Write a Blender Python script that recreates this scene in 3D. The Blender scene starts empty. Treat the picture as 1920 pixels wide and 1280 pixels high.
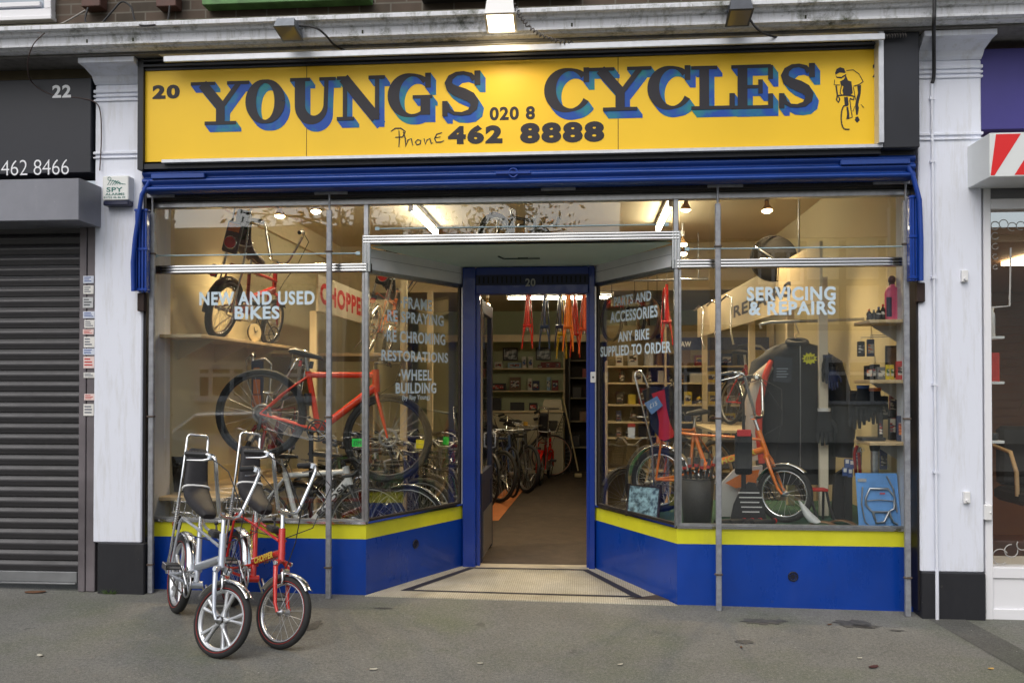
import bpy, math, random
from mathutils import Vector, Matrix
random.seed(7)
R = math.radians
PI = math.pi
S = bpy.context.scene
COL = S.collection

# ------------------------------------------------------------------ camera
CAM = Vector((0.4602, -6.2094, 1.5759)); YAW, PITCH, FPX, SHY = 0.0822, 0.012, 1650.0, 63.2
cd = bpy.data.cameras.new('camera'); cam = bpy.data.objects.new('camera', cd); COL.objects.link(cam)
cam.location = CAM; cam.rotation_euler = (PI/2+PITCH, 0, YAW)
cd.sensor_width = 36.0; cd.lens = FPX*36/1920; cd.shift_y = SHY/1920; cd.clip_end = 400; cd.clip_start = .05
S.camera = cam
# ------------------------------------------------------------------ daylight (dull overcast) and exposure
SUN_EL, SUN_AZ = R(48), R(200)
w = bpy.data.worlds.new('World'); S.world = w; w.use_nodes = True
nt = w.node_tree; bg = nt.nodes['Background']; bg.inputs[1].default_value = 0.095
sky = nt.nodes.new('ShaderNodeTexSky'); sky.sky_type = 'NISHITA'; sky.sun_disc = False
sky.sun_elevation = SUN_EL; sky.sun_rotation = SUN_AZ; sky.dust_density = 4.0; sky.air_density = 1.2
hs = nt.nodes.new('ShaderNodeHueSaturation'); hs.inputs['Saturation'].default_value = .42
nt.links.new(sky.outputs[0], hs.inputs['Color']); nt.links.new(hs.outputs[0], bg.inputs[0])
sd = bpy.data.lights.new('sun', 'SUN'); sd.energy = 0.55; sd.angle = R(60); sd.color = (1, .97, .93)
sun = bpy.data.objects.new('sun', sd); COL.objects.link(sun); sun.location = (0, -10, 20)
sun.rotation_euler = (R(90)-SUN_EL, 0, R(-20))
S.view_settings.view_transform = 'Standard'; S.view_settings.look = 'None'
S.view_settings.exposure = 0.68; S.view_settings.gamma = 1
S.cycles.use_denoising = True; S.cycles.max_bounces = 7; S.cycles.transparent_max_bounces = 16
S.cycles.caustics_reflective = False; S.cycles.caustics_refractive = False
S.cycles.sample_clamp_indirect = 6

# ------------------------------------------------------------------ pixel of the photograph -> point at depth y
_cy, _sy, _cp, _sp = math.cos(YAW), math.sin(YAW), math.cos(PITCH), math.sin(PITCH)
FW = Vector((-_sy*_cp, _cy*_cp, _sp)); RT = Vector((_cy, _sy, 0)); UP = RT.cross(FW)
def ray(px, py): return FW + RT*((px-960)/FPX) + UP*((640+SHY-py)/FPX)
def at(px, py, y):
    d = ray(px, py); return CAM + d*((y-CAM.y)/d.y)
def atx(px, py, x):
    d = ray(px, py); return CAM + d*((x-CAM.x)/d.x)
def atz(px, py, z):
    d = ray(px, py); return CAM + d*((z-CAM.z)/d.z)
def rect(x0, y0, x1, y1, d):
    a = at(x0, y0, d); b = at(x1, y1, d); return min(a.x, b.x), max(a.x, b.x), min(a.z, b.z), max(a.z, b.z)      # x0,x1,z0,z1
def gz(x, y): return 0.068 - 0.010*x + (0.045*y if y < 0 else 0)

# ------------------------------------------------------------------ materials
def srgb(r, g, b):
    f = lambda u: (u/255/12.92) if u/255 <= .04045 else ((u/255+.055)/1.055)**2.4
    return (f(r), f(g), f(b), 1)
MATS = {}
def M(name, col, rough=.5, metal=0., var=0., scale=12., bump=0., coat=0., spec=.5, bscale=None):
    if name in MATS: return MATS[name]
    m = bpy.data.materials.new(name); m.use_nodes = True; n = m.node_tree; b = n.nodes['Principled BSDF']
    c = col if len(col) == 4 else (*col, 1)
    b.inputs['Base Color'].default_value = c; b.inputs['Roughness'].default_value = rough
    b.inputs['Metallic'].default_value = metal; b.inputs['Coat Weight'].default_value = coat
    b.inputs['Specular IOR Level'].default_value = spec
    if var or bump:
        tc = n.nodes.new('ShaderNodeTexCoord')
        nz = n.nodes.new('ShaderNodeTexNoise'); nz.inputs['Scale'].default_value = scale; nz.inputs['Detail'].default_value = 6
        n.links.new(tc.outputs['Object'], nz.inputs['Vector'])
        if var:
            r = n.nodes.new('ShaderNodeValToRGB'); r.color_ramp.elements[0].position = .3; r.color_ramp.elements[1].position = .7
            r.color_ramp.elements[0].color = (*[u*(1-var) for u in c[:3]], 1)
            r.color_ramp.elements[1].color = (*[min(1, u*(1+var*.6)) for u in c[:3]], 1)
            n.links.new(nz.outputs['Fac'], r.inputs[0]); n.links.new(r.outputs[0], b.inputs['Base Color'])
            mr = n.nodes.new('ShaderNodeMapRange'); mr.inputs[3].default_value = max(0, rough-.12*var*2); mr.inputs[4].default_value = min(1, rough+.15*var*2)
            n.links.new(nz.outputs['Fac'], mr.inputs[0]); n.links.new(mr.outputs[0], b.inputs['Roughness'])
        if bump:
            nb = nz
            if bscale:
                nb = n.nodes.new('ShaderNodeTexNoise'); nb.inputs['Scale'].default_value = bscale; nb.inputs['Detail'].default_value = 4
                n.links.new(tc.outputs['Object'], nb.inputs['Vector'])
            bp = n.nodes.new('ShaderNodeBump'); bp.inputs['Strength'].default_value = bump; bp.inputs['Distance'].default_value = .01
            n.links.new(nb.outputs['Fac'], bp.inputs['Height']); n.links.new(bp.outputs[0], b.inputs['Normal'])
    MATS[name] = m; return m
def emit(name, col, s):
    if name in MATS: return MATS[name]
    m = bpy.data.materials.new(name); m.use_nodes = True; n = m.node_tree; b = n.nodes['Principled BSDF']
    b.inputs['Base Color'].default_value = (.8, .8, .8, 1)
    b.inputs['Emission Color'].default_value = (*col, 1); b.inputs['Emission Strength'].default_value = s
    MATS[name] = m; return m
def glass_mat(name, tint=(.96, .975, .97), r0=.045):
    m = bpy.data.materials.new(name); m.use_nodes = True; n = m.node_tree; n.nodes.clear()
    o = n.nodes.new('ShaderNodeOutputMaterial'); mx = n.nodes.new('ShaderNodeMixShader')
    t = n.nodes.new('ShaderNodeBsdfTransparent'); t.inputs[0].default_value = (*tint, 1)
    g = n.nodes.new('ShaderNodeBsdfGlossy'); g.inputs['Roughness'].default_value = 0.0; g.inputs[0].default_value = (1, 1, 1, 1)
    ge = n.nodes.new('ShaderNodeNewGeometry'); dt = n.nodes.new('ShaderNodeVectorMath'); dt.operation = 'DOT_PRODUCT'
    n.links.new(ge.outputs['Normal'], dt.inputs[0]); n.links.new(ge.outputs['Incoming'], dt.inputs[1])
    def mth(op, a, b=None):
        k = n.nodes.new('ShaderNodeMath'); k.operation = op
        for i, v in enumerate((a, b)):
            if v is None: continue
            if isinstance(v, (int, float)): k.inputs[i].default_value = v
            else: n.links.new(v, k.inputs[i])
        return k.outputs[0]
    ab = mth('ABSOLUTE', dt.outputs['Value']); om = mth('SUBTRACT', 1.0, ab); p = mth('POWER', om, 5.0)
    f = mth('ADD', mth('MULTIPLY', p, .9), r0)
    n.links.new(f, mx.inputs[0]); n.links.new(t.outputs[0], mx.inputs[1]); n.links.new(g.outputs[0], mx.inputs[2])
    n.links.new(mx.outputs[0], o.inputs[0]); return m
GLASS = glass_mat('window glass', r0=.088)
def streaky(name, base, dirt, moss=None, amount=.5, rough=.7, sc=(3, 3, .35), mscale=6., bump=.15):
    """painted masonry with vertical run-off dirt and blotches of moss"""
    m = bpy.data.materials.new(name); m.use_nodes = True; n = m.node_tree; b = n.nodes['Principled BSDF']
    b.inputs['Roughness'].default_value = rough
    tc = n.nodes.new('ShaderNodeTexCoord'); mp = n.nodes.new('ShaderNodeMapping'); mp.inputs['Scale'].default_value = sc
    n.links.new(tc.outputs['Object'], mp.inputs[0])
    a = n.nodes.new('ShaderNodeTexNoise'); a.inputs['Scale'].default_value = 5; a.inputs['Detail'].default_value = 8; a.inputs['Roughness'].default_value = .7
    n.links.new(mp.outputs[0], a.inputs['Vector'])
    r = n.nodes.new('ShaderNodeValToRGB'); r.color_ramp.elements[0].position = .62-amount*.45; r.color_ramp.elements[1].position = .78
    r.color_ramp.elements[0].color = (0, 0, 0, 1); r.color_ramp.elements[1].color = (.85, .85, .85, 1)
    n.links.new(a.outputs['Fac'], r.inputs[0])
    mx = n.nodes.new('ShaderNodeMix'); mx.data_type = 'RGBA'; mx.inputs[6].default_value = base; mx.inputs[7].default_value = dirt
    n.links.new(r.outputs[0], mx.inputs[0]); out = mx.outputs[2]
    if moss:
        c = n.nodes.new('ShaderNodeTexNoise'); c.inputs['Scale'].default_value = mscale; c.inputs['Detail'].default_value = 10; c.inputs['Roughness'].default_value = .75
        n.links.new(tc.outputs['Object'], c.inputs['Vector'])
        r2 = n.nodes.new('ShaderNodeValToRGB'); r2.color_ramp.elements[0].position = .54; r2.color_ramp.elements[1].position = .68
        n.links.new(c.outputs['Fac'], r2.inputs[0])
        m2 = n.nodes.new('ShaderNodeMix'); m2.data_type = 'RGBA'; m2.inputs[7].default_value = moss
        n.links.new(r2.outputs[0], m2.inputs[0]); n.links.new(out, m2.inputs[6]); out = m2.outputs[2]
    n.links.new(out, b.inputs['Base Color'])
    d = n.nodes.new('ShaderNodeTexNoise'); d.inputs['Scale'].default_value = 60; d.inputs['Detail'].default_value = 5
    n.links.new(tc.outputs['Object'], d.inputs['Vector'])
    bp = n.nodes.new('ShaderNodeBump'); bp.inputs['Strength'].default_value = bump; bp.inputs['Distance'].default_value = .004
    n.links.new(d.outputs['Fac'], bp.inputs['Height']); n.links.new(bp.outputs[0], b.inputs['Normal'])
    MATS[name] = m; return m

chrome = M('chrome', (.78, .79, .8), .12, 1.)
steel = M('brushed steel', (.5, .51, .53), .32, 1., .15, 30)
alu = M('dull aluminium', (.42, .43, .44), .42, 1., .2, 25)
galv = M('galvanised pole', srgb(150, 152, 158), .5, .35, .25, 30)
rubber = M('black rubber', (.018, .018, .019), .75, 0, .25, 40)
black = M('black paint', (.02, .02, .022), .45, 0, .3, 14)
blackpl = M('black plastic', (.022, .022, .024), .4, 0)
blackcloth = M('black cloth', (.014, .015, .018), .9, 0, .3, 20, .2)
vinyl = M('black seat vinyl', (.022, .021, .024), .62, 0, .2, 40, .15, spec=.35)
white = M('white paint', (.74, .75, .77), .45, 0, .06, 8)
whitepl = M('white plastic', (.78, .78, .78), .35)
paper = M('white paper', (.72, .71, .68), .8)
silverp = M('silver frame paint', srgb(190, 196, 206), .28, .55, .05, 20, coat=.5)
redp = M('red frame paint', srgb(196, 32, 20), .25, 0, .08, 14, coat=.7)
darkred = M('dark red frame paint', srgb(140, 22, 20), .28, 0, .1, 14, coat=.6)
orangep = M('orange frame paint', srgb(232, 120, 16), .28, 0, .08, 14, coat=.6)
hotorange = M('bright orange red paint', srgb(240, 62, 16), .3, 0, .06, 14, coat=.4)
bronzep = M('bronze frame paint', srgb(190, 110, 40), .3, .2, .1, 14, coat=.5)
tanp = M('tan gold paint', srgb(196, 160, 104), .35, .2, .1, 14)
navyp = M('navy paint', srgb(24, 34, 78), .3, 0, .1, 14, coat=.5)
bluep = M('blue frame paint', srgb(40, 70, 120), .3, 0, .1, 14, coat=.5)
yellowp = M('yellow frame paint', srgb(206, 178, 40), .35, 0, .1, 14)
greenp = M('green frame paint', srgb(40, 78, 44), .35, 0, .1, 14)
shopblue = None
doorblue = M('door frame blue gloss', srgb(5, 46, 132), .3, 0, .12, 4, coat=.3)
signyel = M('sign yellow', srgb(246, 200, 26), .5, 0, .05, 1.6, .02)
signblk = M('sign letter black', srgb(32, 30, 40), .6, 0, .25, 9)
signblu = M('sign letter blue green', srgb(16, 82, 168), .55, 0, 0, 6)
vinylblue = M('pale blue window vinyl', srgb(196, 214, 226), .55)
wood = M('pale shelf wood', srgb(206, 180, 140), .55, 0, .12, 6)
cream = M('cream painted board', srgb(226, 208, 170), .6, 0, .06, 5)
REDG = M('red reflector', (.6, .01, .01), .15, coat=1)
ORG = M('orange reflector', (.8, .2, .01), .2, coat=1)
def worn_paint(name, col, under, dirt, rough=.3, seed=0.):
    """gloss paint with dull patches, scuffs, chips and dried splashes"""
    m = bpy.data.materials.new(name); m.use_nodes = True; n = m.node_tree; b = n.nodes['Principled BSDF']; b.inputs['Coat Weight'].default_value = .2
    tc = n.nodes.new('ShaderNodeTexCoord')
    def nz(sc, stretch, det, p0, p1, hi=1.):
        mp = n.nodes.new('ShaderNodeMapping'); mp.inputs['Scale'].default_value = stretch; mp.inputs['Location'].default_value = (seed, seed, seed); n.links.new(tc.outputs['Object'], mp.inputs[0])
        q = n.nodes.new('ShaderNodeTexNoise'); q.inputs['Scale'].default_value = sc; q.inputs['Detail'].default_value = det; q.inputs['Roughness'].default_value = .65; n.links.new(mp.outputs[0], q.inputs['Vector'])
        r = n.nodes.new('ShaderNodeValToRGB'); r.color_ramp.elements[0].position = p0; r.color_ramp.elements[0].color = (0, 0, 0, 1); r.color_ramp.elements[1].position = p1; r.color_ramp.elements[1].color = (hi, hi, hi, 1); n.links.new(q.outputs['Fac'], r.inputs[0]); return r.outputs[0]
    def mix(f, a, c):
        k = n.nodes.new('ShaderNodeMix'); k.data_type = 'RGBA'; n.links.new(f, k.inputs[0])
        for i, v in ((6, a), (7, c)):
            if isinstance(v, tuple): k.inputs[i].default_value = v
            else: n.links.new(v, k.inputs[i])
        return k.outputs[2]
    lo = (*[u*.80 for u in col[:3]], 1); hi = (*[min(1, u*1.12) for u in col[:3]], 1)
    c = mix(nz(1.6, (1, 1, 1), 6, .3, .7), lo, hi)
    c = mix(nz(4, (1, 1, .25), 8, .60, .82, .45), c, dirt); c = mix(nz(13, (1, 1, 1), 10, .665, .70, .55), c, dirt); c = mix(nz(38, (1, 1, 1), 4, .735, .745, .8), c, under)
    n.links.new(c, b.inputs['Base Color']); mr = n.nodes.new('ShaderNodeMapRange'); mr.inputs[3].default_value = rough-.06; mr.inputs[4].default_value = rough+.35; n.links.new(nz(3, (1, 1, .4), 8, .35, .8), mr.inputs[0]); n.links.new(mr.outputs[0], b.inputs['Roughness'])
    bp = n.nodes.new('ShaderNodeBump'); bp.inputs['Strength'].default_value = .05; bp.inputs['Distance'].default_value = .01; n.links.new(nz(7, (1, 1, 1), 3, .2, .8), bp.inputs['Height']); n.links.new(bp.outputs[0], b.inputs['Normal']); MATS[name] = m; return m
shopblue = worn_paint('shopfront blue gloss', srgb(3, 58, 150), srgb(120, 124, 130), srgb(52, 62, 88), .28)
bandyel = worn_paint('lemon yellow band', srgb(212, 210, 42), srgb(120, 110, 60), srgb(150, 146, 70), .35, 4)
# blue shading of the sign letters runs to green in brushed patches, a painted pattern
_n = signblu.node_tree; _b = _n.nodes['Principled BSDF']
_tc = _n.nodes.new('ShaderNodeTexCoord'); _z = _n.nodes.new('ShaderNodeTexNoise'); _z.inputs['Scale'].default_value = 7; _z.inputs['Detail'].default_value = 5
_n.links.new(_tc.outputs['Object'], _z.inputs['Vector']); _r = _n.nodes.new('ShaderNodeValToRGB')
_r.color_ramp.elements[0].position = .44; _r.color_ramp.elements[0].color = srgb(8, 76, 172)
_r.color_ramp.elements[1].position = .66; _r.color_ramp.elements[1].color = srgb(26, 132, 138)
_n.links.new(_z.outputs['Fac'], _r.inputs[0]); _n.links.new(_r.outputs[0], _b.inputs['Base Color'])

# ------------------------------------------------------------------ mesh builder
class MB:
    def __init__(s): s.v = []; s.f = []; s.sm = []
    def add(s, vs, fs, smooth=False):
        o = len(s.v); s.v += [Vector(v) for v in vs]; s.f += [tuple(i+o for i in f) for f in fs]; s.sm += [smooth]*len(fs); return s
    def box(s, x0, x1, y0, y1, z0, z1):
        v = [(x, y, z) for x in (x0, x1) for y in (y0, y1) for z in (z0, z1)]
        return s.add(v, [(0, 1, 3, 2), (4, 6, 7, 5), (0, 4, 5, 1), (2, 3, 7, 6), (0, 2, 6, 4), (1, 5, 7, 3)])
    def bbox(s, x0, x1, y0, y1, z0, z1, b=.004):
        """box with chamfered vertical and horizontal front edges"""
        if min(x1-x0, y1-y0, z1-z0) < 2.2*b: return s.box(x0, x1, y0, y1, z0, z1)
        pts = []
        for z, i in ((z0, b), (z0+b, 0), (z1-b, 0), (z1, b)):
            pts += [(x0+i+b, y0+i, z), (x1-i-b, y0+i, z), (x1-i, y0+i+b, z), (x1-i, y1-i-b, z), (x1-i-b, y1-i, z), (x0+i+b, y1-i, z), (x0+i, y1-i-b, z), (x0+i, y0+i+b, z)]
        f = [tuple(range(7, -1, -1)), tuple(range(24, 32))]
        for k in range(3):
            for j in range(8): f.append((k*8+j, k*8+(j+1) % 8, k*8+8+(j+1) % 8, k*8+8+j))
        return s.add(pts, f)
    def obox(s, c, ax, ay, az):
        """oriented box: centre and three half axis vectors"""
        c = Vector(c); ax = Vector(ax); ay = Vector(ay); az = Vector(az)
        v = [c+ax*i+ay*j+az*k for i in (-1, 1) for j in (-1, 1) for k in (-1, 1)]
        return s.add(v, [(0, 1, 3, 2), (4, 6, 7, 5), (0, 4, 5, 1), (2, 3, 7, 6), (0, 2, 6, 4), (1, 5, 7, 3)])
    def beam(s, a, b, w, h, up=(0, 0, 1)):
        a = Vector(a); b = Vector(b); d = (b-a); L = d.length; d.normalize(); u = Vector(up); sd_ = d.cross(u)
        if sd_.length < 1e-4: sd_ = d.cross(Vector((1, 0, 0)))
        sd_.normalize(); u = sd_.cross(d)
        return s.obox((a+b)/2, d*L/2, sd_*w/2, u*h/2)
    def tube(s, pts, r, n=8, closed=False, cap=True):
        pts = [Vector(p) for p in pts]; N = len(pts); rs = r if isinstance(r, (list, tuple)) else [r]*N
        ups = None; rings = []
        for i, p in enumerate(pts):
            if closed: t = pts[(i+1) % N]-pts[i-1]
            else: t = pts[min(i+1, N-1)]-pts[max(i-1, 0)]
            t.normalize()
            if ups is None:
                ups = Vector((0, 0, 1)) if abs(t.z) < .9 else Vector((1, 0, 0))
            ups = ups-t*ups.dot(t); ups.normalize(); b = t.cross(ups)
            rings.append([p+(ups*math.cos(2*PI*k/n)+b*math.sin(2*PI*k/n))*rs[i] for k in range(n)])
        v = [q for g in rings for q in g]; f = []
        for i in range(N if closed else N-1):
            j = (i+1) % N
            for k in range(n): f.append((i*n+k, i*n+(k+1) % n, j*n+(k+1) % n, j*n+k))
        s.add(v, f, True)
        if cap and not closed: s.add(rings[0], [tuple(range(n-1, -1, -1))]); s.add(rings[-1], [tuple(range(n))])
        return s
    def cyl(s, a, b, r0, r1=None, n=10): return s.tube([a, b], [r0, r0 if r1 is None else r1], n)
    def torus(s, c, ax, Rr, r, N=40, n=8, a0=0, a1=2*PI, ry=None):
        """ring round axis ax; ry = half width along the axis"""
        c = Vector(c); ax = Vector(ax).normalized(); u = ax.orthogonal().normalized(); w_ = ax.cross(u)
        if abs(ax.y) > .9: u = Vector((1, 0, 0)); w_ = Vector((0, 0, 1))
        ry = r if ry is None else ry; full = abs(a1-a0-2*PI) < 1e-6; K = N if full else N+1; v = []; f = []
        for i in range(K):
            t = a0+(a1-a0)*i/N; d = u*math.cos(t)+w_*math.sin(t)
            for k in range(n):
                q = 2*PI*k/n; v.append(c+d*(Rr+r*math.cos(q))+ax*(ry*math.sin(q)))
        for i in range(N):
            j = (i+1) % K
            for k in range(n): f.append((i*n+k, i*n+(k+1) % n, j*n+(k+1) % n, j*n+k))
        return s.add(v, f, True)
    def sphere(s, c, r, N=12, n=8, sc=(1, 1, 1)):
        c = Vector(c); v = []; f = []
        for i in range(n+1):
            p = PI*i/n
            for k in range(N):
                q = 2*PI*k/N; v.append(c+Vector((r*sc[0]*math.sin(p)*math.cos(q), r*sc[1]*math.sin(p)*math.sin(q), r*sc[2]*math.cos(p))))
        for i in range(n):
            for k in range(N): f.append((i*N+k, (i+1)*N+k, (i+1)*N+(k+1) % N, i*N+(k+1) % N))
        return s.add(v, f, True)
    def lathe(s, prof, c=(0, 0, 0), ax=(0, 0, 1), n=16):
        c = Vector(c); ax = Vector(ax).normalized(); u = ax.orthogonal().normalized(); w_ = ax.cross(u); v = []; f = []
        for r, h in prof:
            for k in range(n):
                q = 2*PI*k/n; v.append(c+ax*h+(u*math.cos(q)+w_*math.sin(q))*r)
        for i in range(len(prof)-1):
            for k in range(n): f.append((i*n+k, i*n+(k+1) % n, (i+1)*n+(k+1) % n, (i+1)*n+k))
        return s.add(v, f, True)
    def prism(s, poly, o, ux, uz, th):
        """2-D polygon (u,v) in the plane o,ux,uz, given thickness th along ux x uz"""
        o = Vector(o); ux = Vector(ux); uz = Vector(uz); nn = ux.cross(uz).normalized()*th; N = len(poly)
        a = [o+ux*p[0]+uz*p[1] for p in poly]; b = [p+nn for p in a]
        f = [tuple(range(N)), tuple(range(2*N-1, N-1, -1))]+[(i, N+i, N+(i+1) % N, (i+1) % N) for i in range(N)]
        return s.add(a+b, f)
    def strip(s, pts, w0, o, ux, uz, th=.0004):
        """flat brush stroke in a plane: pts (u,v), widths"""
        N = len(pts); ws = w0 if isinstance(w0, (list, tuple)) else [w0]*N; L = []; Rr = []
        for i in range(N):
            a = Vector(pts[max(i-1, 0)]); b = Vector(pts[min(i+1, N-1)]); t = (b-a).normalized(); nn = Vector((-t.y, t.x))*ws[i]/2
            p = Vector(pts[i]); L.append(p+nn); Rr.append(p-nn)
        o = Vector(o); ux = Vector(ux); uz = Vector(uz)
        v = [o+ux*p.x+uz*p.y for p in L]+[o+ux*p.x+uz*p.y for p in Rr]
        return s.add(v, [(i, N+i, N+i+1, i+1) for i in range(N-1)])
    def loft(s, rings, cap=True):
        n = len(rings[0]); v = [p for r in rings for p in r]; f = []
        for i in range(len(rings)-1):
            for k in range(n): f.append((i*n+k, i*n+(k+1) % n, (i+1)*n+(k+1) % n, (i+1)*n+k))
        s.add(v, f, True)
        if cap: s.add(rings[0], [tuple(range(n-1, -1, -1))], False); s.add(rings[-1], [tuple(range(n))], False)
        return s
    def xf(s, mt):
        s.v = [mt @ v for v in s.v]; return s
    def build(s, name, mat, parent=None):
        me = bpy.data.meshes.new(name); me.from_pydata(s.v, [], s.f); me.polygons.foreach_set('use_smooth', s.sm); me.materials.append(mat); me.update()
        o = bpy.data.objects.new(name, me); COL.objects.link(o)
        if parent:
            o.parent = parent
        return o
def tag(o, label=None, cat=None, group=None, kind=None):
    if label: o['label'] = label
    if cat: o['category'] = cat
    if group: o['group'] = group
    if kind: o['kind'] = kind
    return o
def thing(name, label, cat, loc=(0, 0, 0), group=None):
    o = bpy.data.objects.new(name, None); o.empty_display_size = .1; COL.objects.link(o); o.location = loc
    return tag(o, label, cat, group)
def struct(mb, name, mat): return tag(mb.build(name, mat), kind='structure')
def wpart(mb, name, mat, root):
    """part given in world coordinates under an unrotated root"""
    l = Vector(root.location); mb.v = [v-l for v in mb.v]; return mb.build(name, mat, root)
def sub(mb, name, mat, part, root):
    l = Vector(root.location); mb.v = [v-l for v in mb.v]; return mb.build(name, mat, part)
def lone(mb, name, mat, label, cat, group=None):
    """a thing that is one mesh, its origin moved to its base"""
    xs = [v.x for v in mb.v]; ys = [v.y for v in mb.v]; zs = [v.z for v in mb.v]
    l = Vector(((min(xs)+max(xs))/2, (min(ys)+max(ys))/2, min(zs))); mb.v = [v-l for v in mb.v]
    o = mb.build(name, mat); o.location = l; return tag(o, label, cat, group)
ORD = ['first', 'second', 'third', 'fourth', 'fifth', 'sixth', 'seventh', 'eighth', 'ninth', 'tenth', 'eleventh', 'twelfth', 'thirteenth', 'fourteenth', 'fifteenth', 'sixteenth']
def arc(c, r, a0, a1, n, plane='xz', off=0):
    out = []
    for i in range(n+1):
        t = a0+(a1-a0)*i/n
        out.append((c[0]+r*math.cos(t), off, c[1]+r*math.sin(t)))
    return out

# ------------------------------------------------------------------ lettering
_tcache = {}
def text_raw(s, bold):
    k = (s, bold)
    if k in _tcache: return _tcache[k]
    cu = bpy.data.curves.new('t', 'FONT'); cu.body = s; cu.size = 1; cu.offset = bold; cu.resolution_u = 4; cu.space_character = 1+bold*3.2
    o = bpy.data.objects.new('t', cu); COL.objects.link(o)
    dg = bpy.context.evaluated_depsgraph_get(); me = bpy.data.meshes.new_from_object(o.evaluated_get(dg))
    v = [(q.co.x, q.co.y) for q in me.vertices]; f = [tuple(p.vertices) for p in me.polygons]
    bpy.data.objects.remove(o); bpy.data.curves.remove(cu); bpy.data.meshes.remove(me)
    x0 = min(a for a, b in v); x1 = max(a for a, b in v); y0 = min(b for a, b in v); y1 = max(b for a, b in v)
    v = [((a-x0)/(x1-x0), (b-y0)/(y1-y0)) for a, b in v]; _tcache[k] = (v, f); return v, f
def text(mb, s, p00, p10, p01, bold=.02):
    """s fitted into the parallelogram p00 (lower left), p10 (lower right), p01 (upper left)"""
    v, f = text_raw(s, bold); a = Vector(p00); ux = Vector(p10)-a; uz = Vector(p01)-a
    return mb.add([a+ux*q[0]+uz*q[1] for q in v], f)
def ptext(mb, s, x0, y0, x1, y1, d, bold=.02):
    """text in an upright plane at depth d: pixel box of the photograph gives its real place and size"""
    a, b, z0, z1 = rect(x0, y0, x1, y1, d)
    return text(mb, s, (a, d, z0), (b, d, z0), (a, d, z1), bold)
# ------------------------------------------------------------------ ground
def asphalt(name, lum, seed):
    m = bpy.data.materials.new(name); m.use_nodes = True; n = m.node_tree; b = n.nodes['Principled BSDF']; b.inputs['Roughness'].default_value = .88
    tc = n.nodes.new('ShaderNodeTexCoord'); mp = n.nodes.new('ShaderNodeMapping'); mp.inputs['Location'].default_value = (seed, seed*.7, 0)
    n.links.new(tc.outputs['Object'], mp.inputs[0])
    def noise(sc, det=6, rg=.6):
        q = n.nodes.new('ShaderNodeTexNoise'); q.inputs['Scale'].default_value = sc; q.inputs['Detail'].default_value = det; q.inputs['Roughness'].default_value = rg
        n.links.new(mp.outputs[0], q.inputs['Vector']); return q.outputs['Fac']
    def ramp(f, p0, c0, p1, c1):
        r = n.nodes.new('ShaderNodeValToRGB'); e = r.color_ramp.elements; e[0].position = p0; e[0].color = c0; e[1].position = p1; e[1].color = c1
        n.links.new(f, r.inputs[0]); return r.outputs[0]
    def mix(fac, a, bb, mode='MIX'):
        k = n.nodes.new('ShaderNodeMix'); k.data_type = 'RGBA'; k.blend_type = mode
        for i, v in ((0, fac), (6, a), (7, bb)):
            if isinstance(v, (int, float, tuple)): k.inputs[i].default_value = v
            else: n.links.new(v, k.inputs[i])
        return k.outputs[2]
    L = lum
    base = ramp(noise(1.3, 8, .65), .3, (L*.82, L*.81, L*.73, 1), .72, (L*1.12, L*1.11, L*1.03, 1))
    base = mix(ramp(noise(.9, 5), .48, (0, 0, 0, 1), .66, (1, 1, 1, 1)), base, (L*.78, L*.84, L*.62, 1))
    grit = ramp(noise(190, 3, .8), .35, (.55, .55, .55, 1), .68, (1.42, 1.42, 1.4, 1)); base = mix(1.0, base, grit, 'MULTIPLY')
    grit2 = ramp(noise(60, 3, .7), .35, (.75, .75, .75, 1), .68, (1.2, 1.2, 1.2, 1)); base = mix(1.0, base, grit2, 'MULTIPLY')
    base = mix(ramp(noise(4.2, 7, .6), .665, (0, 0, 0, 1), .70, (.6, .6, .6, 1)), base, (L*.42, L*.40, L*.36, 1))
    vo = n.nodes.new('ShaderNodeTexVoronoi'); vo.inputs['Scale'].default_value = 9; n.links.new(mp.outputs[0], vo.inputs['Vector'])
    base = mix(ramp(vo.outputs['Distance'], .028, (.8, .8, .8, 1), .045, (0, 0, 0, 1)), base, (.4, .39, .36, 1))
    v2 = n.nodes.new('ShaderNodeTexVoronoi'); v2.inputs['Scale'].default_value = 34; n.links.new(mp.outputs[0], v2.inputs['Vector'])
    base = mix(ramp(v2.outputs['Distance'], .07, (.7, .7, .7, 1), .11, (0, 0, 0, 1)), base, (L*1.7, L*1.7, L*1.65, 1))
    n.links.new(base, b.inputs['Base Color'])
    bp = n.nodes.new('ShaderNodeBump'); bp.inputs['Strength'].default_value = .5; bp.inputs['Distance'].default_value = .004
    n.links.new(noise(150, 4, .7), bp.inputs['Height']); n.links.new(bp.outputs[0], b.inputs['Normal']); return m
asph = asphalt('pavement tarmac', .178, 3.0); asph2 = asphalt('dark tarmac strip', .105, 9.0); roadm = asphalt('road tarmac', .07, 17.0)
g = MB(); xs = [-9+i*.6 for i in range(31)]
for j, (ya, yb) in enumerate(((.3, 0), (0, -1.2), (-1.2, -2.6), (-2.6, -4.2))):
    for i in range(30):
        g.add([(xs[i], ya, gz(xs[i], ya)), (xs[i], yb, gz(xs[i], yb)), (xs[i+1], yb, gz(xs[i+1], yb)), (xs[i+1], ya, gz(xs[i+1], ya))], [(0, 1, 2, 3)])
struct(g, 'pavement', asph)
g = MB(); g.add([(-9, -4.2, gz(-9, -4.2)), (9, -4.2, gz(9, -4.2)), (9, -4.35, gz(9, -4.35)), (-9, -4.35, gz(-9, -4.35))], [(0, 1, 2, 3)]); g.box(-9, 9, -4.35, -4.2, -.55, -.3)
struct(g, 'kerb', M('kerb stone', (.3, .29, .28), .8, 0, .2, 5, .3))
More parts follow.
